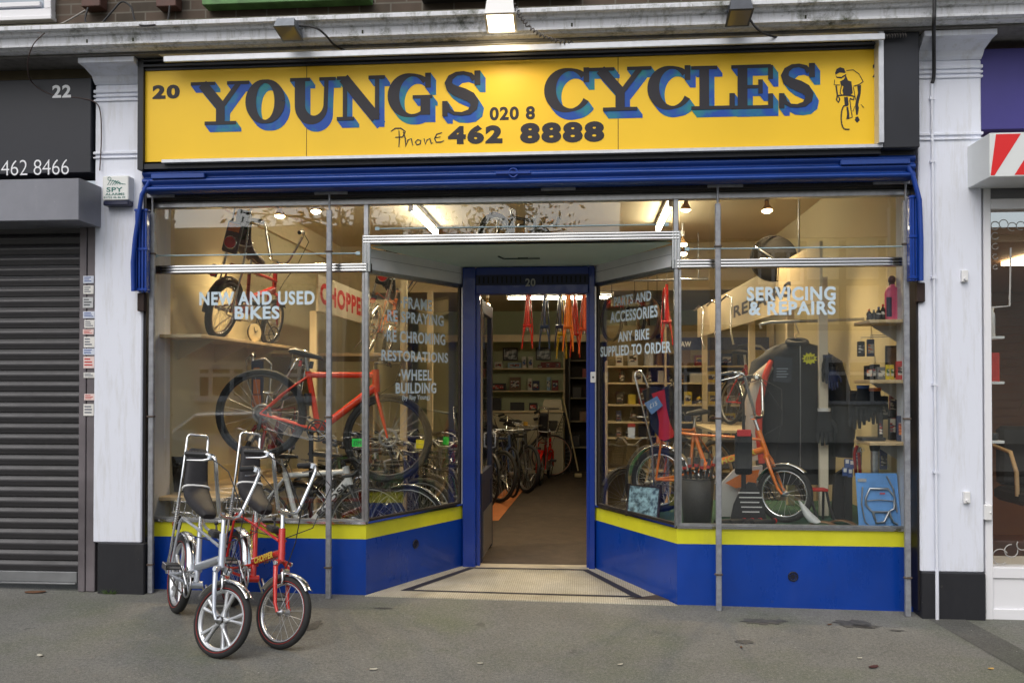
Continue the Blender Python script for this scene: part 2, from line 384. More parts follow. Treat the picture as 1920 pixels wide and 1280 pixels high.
g = MB(); g.add([(-40, -4.35, -.35), (40, -4.35, -.35), (40, -13, -.3), (-40, -13, -.3)], [(0, 3, 2, 1)]); struct(g, 'road', roadm)
g = MB(); g.box(-40, 40, -70, -13, -.5, -.2); struct(g, 'far_pavement', asph)
g = MB(); y_ = [0, -1.2, -2.6, -4.2]; a0 = at(1735, 1150, 0).x; a1 = at(1790, 1150, 0).x
def strip_x(y): return 2.70-(y)*.16
for k in range(3):
    p = [(strip_x(y_[k])+a, y_[k], gz(3, y_[k])+.004) for a in (0, .24)]; q = [(strip_x(y_[k+1])+a, y_[k+1], gz(3, y_[k+1])+.004) for a in (0, .24)]
    g.add([p[0], q[0], q[1], p[1]], [(0, 1, 2, 3)])
struct(g, 'tarmac_strip', asph2)

# ------------------------------------------------------------------ terrace building
stucco = streaky('white stucco', srgb(226, 230, 242), srgb(196, 196, 196), None, .27, .65)
corn = streaky('weathered cornice', srgb(222, 224, 230), srgb(150, 150, 142), srgb(70, 74, 50), .28, .75, (6, 6, .6), 3.4, .3)
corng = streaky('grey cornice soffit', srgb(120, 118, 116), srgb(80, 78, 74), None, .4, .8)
ledge = streaky('mossy ledge', srgb(120, 116, 104), srgb(58, 58, 44), srgb(44, 54, 24), .7, .9, (6, 6, 2), 9, .5)
brick = bpy.data.materials.new('weathered brick'); brick.use_nodes = True
_n = brick.node_tree; _b = _n.nodes['Principled BSDF']; _b.inputs['Roughness'].default_value = .9
_tc = _n.nodes.new('ShaderNodeTexCoord'); _mp = _n.nodes.new('ShaderNodeMapping'); _mp.inputs['Rotation'].default_value = (PI/2, 0, 0)
_n.links.new(_tc.outputs['Object'], _mp.inputs[0]); _bt = _n.nodes.new('ShaderNodeTexBrick'); _n.links.new(_mp.outputs[0], _bt.inputs['Vector'])
_bt.inputs['Scale'].default_value = 1; _bt.inputs['Brick Width'].default_value = .225; _bt.inputs['Row Height'].default_value = .075; _bt.inputs['Mortar Size'].default_value = .006
_bt.inputs['Color1'].default_value = srgb(112, 96, 84); _bt.inputs['Color2'].default_value = srgb(84, 76, 66); _bt.inputs['Mortar'].default_value = srgb(128, 122, 112)
_z = _n.nodes.new('ShaderNodeTexNoise'); _z.inputs['Scale'].default_value = 5; _z.inputs['Detail'].default_value = 8; _n.links.new(_tc.outputs['Object'], _z.inputs['Vector'])
_m = _n.nodes.new('ShaderNodeMix'); _m.data_type = 'RGBA'; _m.blend_type = 'MULTIPLY'; _m.inputs[0].default_value = .7; _n.links.new(_bt.outputs['Color'], _m.inputs[6]); _n.links.new(_z.outputs['Fac'], _m.inputs[7]); _n.links.new(_m.outputs[2], _b.inputs['Base Color'])
terr = thing('terrace_building', 'brick terrace above the shops with a white weathered cornice and pilasters', 'building', (0, 0, 0))
CB = at(960, 65, -.42).z; CT = at(960, 30, -.44).z
g = MB(); g.box(-9, 9, -.12, .25, CT+.0, 7.2); wpart(g, 'brick_wall', brick, terr)
g = MB()
def xprof(g, prof, x0, x1):
    N = len(prof); g.add([(x0, p[0], p[1]) for p in prof]+[(x1, p[0], p[1]) for p in prof], [(i, i+1, N+i+1, N+i) for i in range(N-1)])
    g.add([(x0, p[0], p[1]) for p in prof], [tuple(range(N))]); g.add([(x1, p[0], p[1]) for p in prof], [tuple(range(N-1, -1, -1))])
xprof(g, [(-.122, CT+.03), (-.50, CT+.022), (-.515, CT+.012), (-.515, CT-.012), (-.48, CT-.016), (-.472, CT-.034), (-.445, CT-.038), (-.44, CB+.03), (-.45, CB+.024), (-.45, CB+.012), (-.415, CB+.008), (-.41, CB), (-.36, CB-.002), (.2, CB-.004)], -9, 9)
wpart(g, 'cornice', corn, terr)
g = MB(); xprof(g, [(-.125, CT+.05), (-.30, CT+.046), (-.49, CT+.034), (-.49, CT+.024), (-.125, CT+.032)], -9, 9); wpart(g, 'ledge', ledge, terr)
for k, xx in enumerate((-5.4, -2.95, -2.62, -1.02, .38, 1.88, 3.4)):
    g = MB(); g.box(xx-.006, xx+.006, -.4425, -.40, CB+.03, CT-.037); wpart(g, 'cornice_joint', M('mossy joint', srgb(60, 62, 44), .9, 0, .4, 20), terr)
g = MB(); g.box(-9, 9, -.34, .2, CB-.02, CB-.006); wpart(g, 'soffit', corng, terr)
PZ = CB-.155
for nm, (xa, xb, pa, pb, pz) in enumerate(((178, 268, 183, 271, 1017), (1722, 1832, 1728, 1848, 1072))):
    x0, x1, _, _ = rect(xa, 300, xb, 300, -.14); q0, q1, zp, _ = rect(pa, pz, pb, pz, -.15)
    if nm: x1 += .03
    g = MB(); g.bbox(x0, x1, -.14, .3, zp, PZ, .008); pil = wpart(g, 'pilaster', stucco, terr)
    for za, zb in ((168, 174), (178, 182), (186, 190), (284, 289), (294, 297)):
        a = at(220, za, -.145).z; b_ = at(220, zb, -.145).z; g = MB(); g.bbox(x0-.008, x1+.008, -.152, .0, b_, a, .003)
        sub(g, 'moulding', stucco, pil, terr)
    g = MB(); xa_, xb_ = x0-.035, x1+.035
    N = [(0, 0), (.008, .02), (.015, .05), (.05, .085), (.075, .095), (.075, .13)]
    for i in range(len(N)-1):
        (a, za), (b_, zb) = N[i], N[i+1]
        v = [(x0-a*.3, -.142-a*2.4, PZ+za), (x1+a*.3, -.142-a*2.4, PZ+za), (x1+a*.3, .1, PZ+za), (x0-a*.3, .1, PZ+za), (x0-b_*.3, -.142-b_*2.4, PZ+zb), (x1+b_*.3, -.142-b_*2.4, PZ+zb), (x1+b_*.3, .1, PZ+zb), (x0-b_*.3, .1, PZ+zb)]
        g.add(v, [(0, 1, 5, 4), (1, 2, 6, 5), (3, 0, 4, 7)])
    g.add([(x0, -.142, PZ), (x1, -.142, PZ), (x1, .1, PZ), (x0, .1, PZ)], [(3, 2, 1, 0)])
    sub(g, 'capital', stucco, pil, terr)
    g = MB(); g.bbox(q0, q1, -.155, .3, -.1, zp, .006); sub(g, 'plinth', worn_paint('black plinth paint', srgb(27, 28, 34), srgb(120, 118, 114), srgb(92, 88, 80), .6, 3), pil, terr)
# upper windows: only their lowest edges show
upvc = M('white window plastic', srgb(232, 232, 236), .35)
x0, x1, z0, z1 = rect(-120, 48, 103, -140, -.16)
g = MB(); g.bbox(x0, x1, -.2, -.13, z0, z0+.03, .004); g.bbox(x0, x1-.01, -.185, -.125, z0+.03, z0+.085, .004); g.bbox(x1-.065, x1-.012, -.185, -.125, z0+.085, z1, .004); g.box(x0, x1-.1, -.18, -.125, z0+.11, z0+.14)
wf = wpart(g, 'upper_window', upvc, terr); g = MB(); g.box(x0, x1-.07, -.15, -.14, z0+.08, z1); sub(g, 'pane', M('dull upper window glass', srgb(150, 160, 172), .1), wf, terr)
grn = M('flaking green paint', srgb(96, 140, 84), .6, 0, .45, 9, .3)
x0, x1, z0, z1 = rect(383, 14, 695, -60, -.2); g = MB(); g.bbox(x0, x1, -.24, -.13, z0, z0+.05, .004); g.box(x0+.05, x1-.05, -.17, -.12, z0+.05, z0+.5); wpart(g, 'green_window_sill', grn, terr)
x0, x1, z0, z1 = rect(790, 0, 1090, -60, -.2); g = MB(); g.bbox(x0, x1, -.24, -.13, z0, z0+.05, .004); wpart(g, 'black_window_sill', black, terr)
for pxa, pxb in ((152, 188), (292, 330)):
    x0, x1, z0, z1 = rect(pxa, 13, pxb, -60, -.22); g = MB(); g.bbox(x0, x1, -.22, -.12, z0, z1, .006); wpart(g, 'junction_box', M('brown cast box', srgb(92, 62, 54), .6, 0, .3, 10), terr)

# cables on the front, each one a thing
def cable(pts, r, mat, label, px=True, nm='cable', grp=None):
    P = [at(*p) for p in pts] if px else [Vector(p) for p in pts]
    # smooth
    Q = []
    for i in range(len(P)-1):
        p0, p1, p2, p3 = P[max(i-1, 0)], P[i], P[i+1], P[min(i+2, len(P)-1)]
        for k in range(6):
            t = k/6; Q.append(.5*((2*p1)+(p2-p0)*t+(2*p0-5*p1+4*p2-p3)*t*t+(3*p1-p0-3*p2+p3)*t**3))
    Q.append(P[-1]); g = MB(); g.tube(Q, r, 6); return lone(g, nm, mat, label, 'cable', grp)
cabm = M('black cable', (.02, .02, .022), .6); cabg = M('grey cable', srgb(150, 146, 140), .6); cabb = M('brown cable', srgb(80, 64, 62), .6)
cable([(165, 15, -.24), (160, 40, -.3), (178, 55, -.4), (210, 22, -.3), (228, 4, -.25), (246, 14, -.27), (258, 46, -.5), (300, 46, -.5), (314, 40, -.42), (318, 12, -.25)], .007, cabm, 'black cable looped over the ledge between two brown junction boxes')
cable([(-20, 66, -.5), (20, 58, -.4), (70, 50, -.35), (110, 47, -.4), (160, 20, -.24)], .006, cabg, 'pale grey cable slanting from the white upper window to a brown box')
cable([(84, 62, -.53), (62, 85, -.53), (52, 120, -.45), (60, 155, -.2), (98, 178, -.16), (150, 184, -.16), (178, 192, -.17), (188, 210, -.16), (190, 260, -.16), (187, 320, -.16)], .004, cabb, 'thin brown cable curving across the dark sign numbered 22')
cable([(1752, -10, -.53), (1752, 20, -.53), (1751, 46, -.5), (1751, 90, -.24), (1751, 140, -.17), (1748, 156, -.16)], .012, cabm, 'thick black cable coming down over the cornice onto the right pilaster')
g = MB(); a = at(1747, 158, -.155); b_ = at(1758, 1068, -.165); b_.x = a.x+.012; g.tube([a, a.lerp(b_, .3), b_], .010, 8)
for t in (.03, .16, .4, .62, .8): p = a.lerp(b_, t); g.box(p.x-.016, p.x+.016, p.y-.012, -.135, p.z-.008, p.z+.008)
p = b_; g.tube([b_, (b_.x, b_.y, gz(b_.x, -.15))], .012, 8)
lone(g, 'conduit_pipe', stucco, 'white painted conduit running down the right pilaster to the ground', 'pipe')
for (qx, qy, lab) in ((1808, 518, 'small white sensor clip high on the right pilaster'), (1812, 932, 'small white bolt cap low on the right pilaster')):
    x0, x1, z0, z1 = rect(qx-6, qy+11, qx+6, qy-11, -.15); g = MB(); g.bbox(x0, x1, -.165, -.138, z0, z1, .003); g.cyl(((x0+x1)/2, -.185, z0+.02), ((x0+x1)/2, -.16, z0+.02), .011, n=10); lone(g, 'wall_clip', whitepl, lab, 'wall fitting')

# ------------------------------------------------------------------ fascia sign
YP = -.24
sign = thing('fascia_sign', 'long yellow painted fascia sign reading YOUNGS CYCLES above the shop window', 'sign', (0, YP, 3.2))
x0, x1, z0, z1 = rect(272, 292, 1648, 112, YP); sz0 = at(960, 289, YP).z; sz1 = at(960, 113, YP).z
def sp(g, px0, py0, px1, py1, s, bold, d): ptext(g, s, px0, py0, px1, py1, d, bold)
g = MB(); g.box(x0, x1, YP, YP+.02, sz0, sz1); wpart(g, 'sign_board', signyel, sign)
g = MB()
for jx in (575, 1159): xx = at(jx, 200, YP).x; g.box(xx-.0025, xx+.0025, YP-.0006, YP+.01, sz0, sz1)
wpart(g, 'board_joint', M('board joint', srgb(120, 84, 30), .8), sign)
FX0 = at(262, 200, YP).x; FX1 = at(1718, 200, YP).x; bx1 = at(1655, 200, -.3).x
top = at(960, 88, -.3).z
g = MB(); g.box(FX0, x0, -.27, -.02, sz0-.06, top+.01); g.box(x0, bx1, -.25, -.02, sz1, top-.03); g.box(x0, FX1, YP+.021, -.02, sz0-.06, top-.03); g.bbox(bx1+.0, FX1, -.30, YP+.02, sz0-.03, top+.03, .006); g.box(x0, bx1, -.26, YP+.02, sz0-.055, sz0-.02)
g.box(x0, bx1, -.272, -.252, sz1+.02, sz1+.035); g.box(x0, bx1, -.276, -.253, sz1+.055, sz1+.066)
wpart(g, 'sign_box', M('black sign box', srgb(34, 37, 46), .55, 0, .45, 2.5), sign)
sa = M('sign trim aluminium', srgb(205, 208, 214), .4, .4, .1, 20)
tx0 = at(310, 120, -.33).x
g = MB(); g.box(at(304, 300, -.29).x, bx1, -.3, -.24, sz0-.022, sz0-.001); g.add([(tx0-.05, -.33, top+.012), (bx1, -.33, top+.012), (bx1, -.33, top+.028), (tx0-.05, -.33, top+.034), (tx0, -.27, top-.012), (bx1, -.27, top-.012)], [(0, 1, 2, 3), (4, 5, 1, 0)]); g.bbox(at(306, 100, -.39).x, at(1660, 100, -.39).x, -.39, -.372, at(960, 96, -.39).z, at(960, 84, -.39).z, .004); g.bbox(bx1-.034, bx1, -.331, -.2, sz0-.001, top+.012, .003)
wpart(g, 'sign_trim', sa, sign)
# slab serif letters drawn stroke by stroke in a unit cell
def bow(c, rx, rz, a0, a1, n=22): return [(c[0]+rx*math.cos(R(a0+(a1-a0)*i/n)), c[1]+rz*math.sin(R(a0+(a1-a0)*i/n))) for i in range(n+1)]
def glyph(ch):
    """list of (points, widths) in a cell 0..1 x 0..1; widths in cell units of height"""
    sw = .09
    if ch == 'Y': return [([(.0, .96), (.42, .96)], .08), ([(.62, .96), (1, .96)], .08), ([(.2, .95), (.5, .45)], .23), ([(.82, .95), (.55, .45)], .12), ([(.51, .5), (.51, .04)], .21), ([(.24, .04), (.78, .04)], .08)]
    if ch == 'O':
        n = 40; return [([(.5+.39*math.cos(2*PI*i/n), .5+.46*math.sin(2*PI*i/n)) for i in range(n+1)], [.08+.17*abs(math.cos(2*PI*i/n))**1.4 for i in range(n+1)])]
    if ch == 'U':
        b = [(.22, .96), (.22, .4)]+bow((.5, .38), .28, .33, 180, 360, 16)+[(.80, .96)]
        return [(b, [.24, .24]+[.24-.0*i if i < 6 else .24-.013*(i-5) for i in range(17)]+[.1]), ([(.0, .96), (.44, .96)], .08), ([(.64, .96), (1.0, .96)], .08)]
    if ch == 'N': return [([(.17, .04), (.17, .95)], .1), ([(.84, .95), (.84, .0)], .1), ([(.14, .96), (.82, .04)], .24), ([(.0, .96), (.24, .96)], .08), ([(.0, .04), (.36, .04)], .08), ([(.66, .96), (1, .96)], .08)]
    if ch in 'GC':
        b = bow((.53, .5), .42, .46, 42, 330 if ch == 'C' else 318, 34); wd = [.07+.2*max(0, -math.cos(R(42+(280*i/34))))**1.2 for i in range(35)]
        for i in range(4): wd[i] = .15-.02*i
        o = [(b, wd), ([(.9, 1.0), (.9, .66)], .13)]
        if ch == 'G': o += [([(.55, .46), (1.0, .46)], .08), ([(.84, .46), (.84, .05)], .22)]
        else:
            for i in range(6): wd[34-i] = .14-.012*i
        return o
    if ch == 'S':
        P = [(.84, .80), (.74, .91), (.55, .955), (.36, .94), (.2, .86), (.14, .74), (.19, .64), (.34, .56), (.55, .49), (.74, .41), (.84, .30), (.82, .18), (.70, .08), (.5, .045), (.3, .06), (.16, .13), (.08, .26)]
        return [(P, [.12, .1, .08, .09, .13, .17, .2, .23, .25, .24, .2, .17, .12, .08, .08, .1, .13]), ([(.92, 1.0), (.92, .68)], .13), ([(.05, .34), (.05, .0)], .12)]
    if ch == 'L': return [([(.3, .04), (.3, .96)], .22), ([(.0, .96), (.6, .96)], .08), ([(.0, .04), (.95, .04)], .08), ([(.94, .36), (.94, .0)], .12)]
    if ch == 'E': return [([(.27, .04), (.27, .96)], .22), ([(.0, .96), (.95, .96)], .08), ([(.0, .04), (.95, .04)], .08), ([(.94, .98), (.94, .66)], .11), ([(.94, .34), (.94, .0)], .11), ([(.3, .5), (.7, .5)], .08), ([(.7, .66), (.7, .34)], .1)]
LET = [('Y', 358, 152, 468, 236), ('O', 463, 149, 533, 233), ('U', 544, 145, 630, 231), ('N', 632, 142, 722, 227), ('G', 729, 137, 811, 222), ('S', 831, 133, 901, 219),
       ('C', 1022, 127, 1108, 212), ('Y', 1102, 125, 1221, 210), ('C', 1216, 123, 1297, 207), ('L', 1296, 123, 1377, 207), ('E', 1371, 121, 1449, 206), ('S', 1462, 119, 1527, 204)]
K = 12; gb = None
for li, (ch, a, b_, c, d_) in enumerate(LET):
    if li in (0, 6): gb = MB(); gs = MB()
    X0, X1, Z0, Z1 = rect(a, d_, c, b_, YP); W = X1-X0; H = Z1-Z0; gl = glyph(ch)
    for si, (pts, wd) in enumerate(gl):
        P = [(p[0]*W, p[1]*H) for p in pts]; ww = [q*H*1.0 for q in (wd if isinstance(wd, list) else [wd]*len(P))]
        gb.strip(P, ww, (X0, YP-.006-.0002*(si+(li % 2)*9), Z0), (1, 0, 0), (0, 0, 1))
        for k in range(1, K+1):
            t = k/K; gs.strip(P, ww, (X0+.036*t, YP-.0052+.0003*k-.00003*si-.000012*(li % 2), Z0-.05*t), (1, 0, 0), (0, 0, 1))
    if li in (5, 11): wpart(gs, 'letter_shading', signblu, sign); wpart(gb, 'shop_name', signblk, sign)
for q_ in ((286, 160, 337, 185, '20', .05), (918, 201, 1003, 224, '020 8', .035), (840, 236, 942, 269, '462', .06), (975, 231, 1133, 266, '8888', .06), (1636, 120, 1650, 145, '2', .03)): g = MB(); sp(g, *q_, YP-.002); wpart(g, 'sign_number', signblk, sign)
g = MB()
for st in ([(733, 247), (741, 241), (752, 241), (760, 247), (755, 257), (741, 258)], [(748, 245), (749, 260), (748, 276)], [(756, 247), (760, 260), (761, 275), (765, 263), (771, 260), (774, 273)], [(783, 262), (779, 267), (782, 272), (788, 270), (789, 264), (783, 262)], [(795, 260), (798, 271), (801, 263), (806, 260), (809, 270), (812, 268)], [(829, 249), (819, 252), (815, 260), (818, 267), (826, 267), (833, 264)], [(815, 259), (826, 257)]):
    g.strip([(at(x, y, YP).x, at(x, y, YP).z) for x, y in st], [.006]+[.009]*(len(st)-2)+[.006], (0, YP-.0022, 0), (1, 0, 0), (0, 0, 1))
wpart(g, 'script_lettering', signblk, sign)
# cyclist emblem
g = MB(); E = lambda q: [(at(1440+x/3.2, y/3.2, YP).x, at(1440+x/3.2, y/3.2, YP).z) for x, y in q]
for i, q in enumerate(([(402, 440), (412, 415), (432, 405), (455, 412), (466, 435), (460, 440), (430, 436), (405, 450)], [(405, 450), (412, 462), (440, 462), (468, 445), (470, 452), (440, 472), (410, 468)], [(466, 452), (480, 485), (500, 490), (504, 520), (508, 560), (490, 575), (452, 572), (446, 545), (452, 520), (436, 510), (432, 490), (455, 478)], [(534, 515), (558, 512), (556, 560), (540, 630), (545, 650), (538, 690), (528, 690), (522, 635), (530, 590), (540, 560)], [(524, 705), (540, 700), (550, 722), (534, 738), (520, 722)], [(456, 585), (478, 582), (484, 630), (474, 640), (460, 632)], [(470, 645), (480, 640), (488, 690), (486, 715), (470, 712), (474, 690)])):
    g.prism(E(q), (0, YP-.0014-.0001*i, 0), (1, 0, 0), (0, 0, 1), .0005)
for i, (q, wd) in enumerate((([(470, 425), (510, 420), (545, 445), (570, 490)], 4), ([(572, 490), (548, 508), (512, 520)], 5), ([(400, 480), (396, 510), (430, 512)], 4), ([(408, 515), (416, 575), (410, 600), (422, 616), (430, 596), (420, 575), (455, 572), (500, 575), (516, 580), (512, 600), (490, 592)], 8), ([(440, 515), (432, 560), (440, 570)], 5), ([(512, 525), (520, 570), (524, 600)], 4), ([(490, 600), (496, 650), (505, 705), (470, 715)], 5), ([(508, 670), (520, 640)], 3), ([(557, 628), (575, 648)], 3), ([(466, 635)]+[(466+24*math.sin(t)-4, 705-72*math.cos(t)) for t in [-.3-.36*k for k in range(9)]]+[(488, 778)], 7))):
    g.strip(E(q), wd/3.2/264, (0, YP-.0022-.0001*i, 0), (1, 0, 0), (0, 0, 1))
wpart(g, 'cyclist_emblem', signblk, sign)

# ------------------------------------------------------------------ shopfront
shop = thing('shopfront', 'blue and lemon yellow cycle shop front with big windows and recessed doorway', 'shopfront', (0, 0, .06))
XL, XR, XC, DY, DX = -2.745, 2.735, 1.10, 1.05, .545
ZS, ZB, ZY, ZT, ZW = .61, .478, .583, 2.39, 2.876
def seg(a, b, z0, z1, th, zb0=None):
    """upright slab from plan point a to b, thickness th to the left of a->b"""
    g = MB(); a = Vector((*a, 0)); b = Vector((*b, 0)); d = (b-a).normalized(); nn = Vector((-d.y, d.x, 0))*th
    v = [a, b, b+nn, a+nn]; lo = [(p.x, p.y, z0) for p in v]; hi = [(p.x, p.y, z1) for p in v]
    return g.add(lo+hi, [(3, 2, 1, 0), (4, 5, 6, 7)]+[(i, (i+1) % 4, 4+(i+1) % 4, 4+i) for i in range(4)])
SEGS = [((XL, 0), (-XC, 0), 'l'), ((-XC, 0), (-DX, DY), 'la'), ((DX, DY), (XC, 0), 'ra'), ((XC, 0), (XR, 0), 'r')]
for a, b_, k in SEGS:
    st = wpart(seg(a, b_, -.1, ZB, .08), 'stall_riser', shopblue, shop)
    sub(seg(a, b_, ZB+.0005, ZY, .078), 'yellow_band', bandyel, st, shop)
    g = seg(a, b_, ZY+.0005, ZY+.012, .09); wpart(g, 'sill', chrome if k in 'lr' else M('bronze tinted sill', srgb(150, 120, 96), .25, .9), shop)
    av = Vector((*a, 0)); bv = Vector((*b_, 0)); dd = (bv-av).normalized(); nn = Vector((-dd.y, dd.x, 0))
    g = MB(); g.beam(Vector((*a, ZY+.016))-nn*.012, Vector((*b_, ZY+.016))-nn*.012, .018, .014); wpart(g, 'sill_nosing', chrome, shop)
    pa = av+dd*.02+nn*.02; pb = bv-dd*.02+nn*.02
    pane = wpart(seg((pa.x, pa.y), (pb.x, pb.y), ZY+.013, ZT, .006), 'window_pane', GLASS, shop)
    pane['k'] = k
    if k == 'l': PANE_L = pane
    if k == 'la': PANE_LA = pane
    if k == 'ra': PANE_RA = pane
    if k == 'r': PANE_R = pane
    # thin glazing bead along the bottom and the edges of the pane
    g = MB()
    for z in (ZY+.024,): g.beam((*pa.xy, z), (*pb.xy, z), .026, .022)
    for p in (pa, pb): g.beam((p.x, p.y, ZY+.014), (p.x, p.y, ZT), .022, .03, up=dd)
    wpart(g, 'glazing_bead', steel if k in 'lr' else M('dark bead', srgb(70, 64, 60), .4, .5), shop)
del pane['k']
for p in (PANE_L, PANE_LA, PANE_RA): del p['k']
# vents in the stall risers
def vent(c, ux):
    g = MB(); c = Vector(c); ux = Vector(ux); uz = Vector((0, 0, 1)); nn = ux.cross(uz)
    g.torus(c+nn*.002, nn, .030, .006, 20, 6)
    for k in range(8):
        t = k*PI/4; d = ux*math.cos(t)+uz*math.sin(t); e = -ux*math.sin(t)+uz*math.cos(t); g.obox(c+d*.017+nn*.001, d*.011, e*.0045, nn*.002)
    g.cyl(c, c+nn*.004, .006, n=8); wpart(g, 'vent', M('vent dark', (.006, .007, .02), .6), shop)
vent(at(1487, 1080, 0)+Vector((0, 0, 0)), (1, 0, 0))
_d = Vector((-DX+XC, DY, 0)).normalized(); vent(Vector((-XC, 0, .36))+_d*.56, _d)
# transom rails in three bright chrome beads, stepped up over the doorway
def beads(a, b_, vert=False, tilt=None):
    g = MB(); a = Vector(a); b_ = Vector(b_)
    for k in (-1, 0, 1):
        o = Vector((k*.021, 0, 0)) if vert else Vector((0, 0, k*.021)); g.tube([a+o, b_+o], .0105, 8)
    return g
ZTR = 2.425; ZTC = 2.625
for sg in (-1, 1):
    xo = XL if sg < 0 else XR
    g = beads((xo, -.006, ZTR), (sg*(XC+.0), -.006, ZTR)); v = beads((sg*(XC), -.006, ZTR-.03), (sg*XC, -.006, ZTC+.03), True); wpart(g, 'transom_rail', chrome, shop); wpart(v, 'transom_post', chrome, shop)
wpart(beads((-XC-.02, -.006, ZTC), (XC+.02, -.006, ZTC)), 'transom_rail', chrome, shop)
g = MB(); g.box(XL, -XC+.03, 0, .04, ZTR-.03, ZTR+.03); g.box(XC-.03, XR, 0, .04, ZTR-.03, ZTR+.03); g.box(-XC, XC, 0, .04, ZTC-.03, ZTC+.03); wpart(g, 'transom_backing', black, shop)
for a, b_, z0 in ((XL+.02, -XC-.03, ZTR+.03), (-XC+.03, XC-.03, ZTC+.03), (XC+.03, XR-.02, ZTR+.03)):
    g = MB(); g.box(a, b_, .018, .024, z0, ZW); wpart(g, 'transom_pane', GLASS, shop)
    g = MB(); zz = z0+(.075 if a != -XC+.03 else .05); g.tube([(a+.03, .012, zz), (b_-.03, .012, zz)], .005, 6)
    for xx in (a+.03, b_-.05): g.box(xx, xx+.03, .004, .018, zz-.012, zz+.012)
    wpart(g, 'pane_strip', M('pale blue sealing strip', srgb(170, 196, 205), .5), shop)
g = MB(); g.bbox(XL, XR, -.015, .05, ZW, ZW+.045, .004)
for xx in (XL, -XC-.02, XC-.02, XR-.03): g.bbox(xx, xx+.035, -.012, .05, ZTR+.03, ZW, .003)
for xx in (-XC-.016, XC-.016): g.bbox(xx, xx+.032, -.012, .03, ZY+.02, ZTR-.03, .006)
for sg in (-1, 1): g.bbox(sg*DX-.012, sg*DX+.012, DY-.03, DY+.0, ZY+.02, ZT, .002)
wpart(g, 'window_frame', steel, shop)
# recess: soffit, fascia boards over the splayed panes
mint = M('mint green soffit paint', srgb(206, 228, 216), .6, 0, .06, 3)
g = MB(); g.add([(-XC, .04, 2.585), (XC, .04, 2.585), (DX+.02, DY+.02, 2.56), (-DX-.02, DY+.02, 2.56)], [(0, 1, 2, 3)]); g.add([(-XC, .04, 2.605), (XC, .04, 2.605), (DX+.02, DY+.02, 2.60), (-DX-.02, DY+.02, 2.60)], [(3, 2, 1, 0)]); wpart(g, 'soffit', mint, shop)
x0, x1, _, _ = rect(944, 490, 1012, 490, .6); g = MB()
g.beam((x0, .62, 2.565), (x1, .62, 2.565), .012, .008); g.beam((x0, .62, 2.565), (x0-.03, .5, 2.567), .012, .008); g.box((x0+x1)/2-.03, (x0+x1)/2+.05, .6, .63, 2.56, 2.572); wpart(g, 'soffit_hatch', M('dark hatch edge', srgb(70, 90, 84), .7), shop)
for sg in (-1, 1):
    a, b_ = ((-XC, .045), (-DX, DY)) if sg < 0 else ((DX, DY), (XC, .045))
    wpart(seg(a, b_, ZT+.03, 2.572, .03), 'soffit_board', white, shop); wpart(seg(a, b_, ZT+.0, ZT+.03, .045), 'pane_head', steel, shop)
    z_ = ZT+.115; wpart(seg((a[0], a[1]), (b_[0], b_[1]), z_, z_+.003, -.0015), 'board_joint', galv, shop)
# doorway
ix0, ix1, _, _ = rect(893, 700, 1104, 700, DY); ZD = 2.335; FZ = .075
frame = MB(); frame.bbox(-DX-.0, ix0, DY-.045, DY+.09, FZ-.03, 2.555, .006); frame.bbox(ix1, DX+.0, DY-.045, DY+.09, FZ-.03, 2.555, .006); frame.bbox(ix0, ix1, DY-.035, DY+.085, ZD, 2.555, .006)
frame.box(ix0, ix0+.03, DY+.0, DY+.08, FZ, ZD); frame.box(ix1-.02, ix1, DY+.0, DY+.08, FZ, ZD)
dfr = wpart(frame, 'door_frame', doorblue, shop)
g = MB(); za = 2.405; g.box(ix0+.0, ix1-.0, DY-.042, DY-.036, za, za+.085)
vs = MB(); va = []
for k in range(24):
    if 10 <= k <= 13: continue
    xx = ix0+.03+k*(ix1-ix0-.06)/23; va.append((k, xx))
sub(g, 'vent_panel', M('vent panel navy', srgb(18, 26, 58), .5), dfr, shop); 
for hf in (0, 1):
    vs = MB()
    for k, xx in va:
        if (k > 12) == bool(hf): vs.box(xx-.006, xx+.006, DY-.047, DY-.0425, za+.015, za+.07)
    sub(vs, 'vent_slots', M('vent slot', (.004, .004, .006), .8), dfr, shop)
g = MB(); ptext(g, '20', 985, 522, 1004, 537, DY-.05, .03); sub(g, 'house_number', M('pale number', srgb(150, 150, 146), .6), dfr, shop)
x0, x1, z0, z1 = rect(1107, 717, 1117, 697, DY-.05); g = MB(); g.bbox(x0, x1, DY-.06, DY-.046, z0, z1, .004); bp = sub(g, 'door_bell', whitepl, dfr, shop); g = MB(); g.cyl(((x0+x1)/2, DY-.066, (z0+z1)/2), ((x0+x1)/2, DY-.058, (z0+z1)/2), .008, n=10); sub(g, 'bell_button', blackpl, dfr, shop)
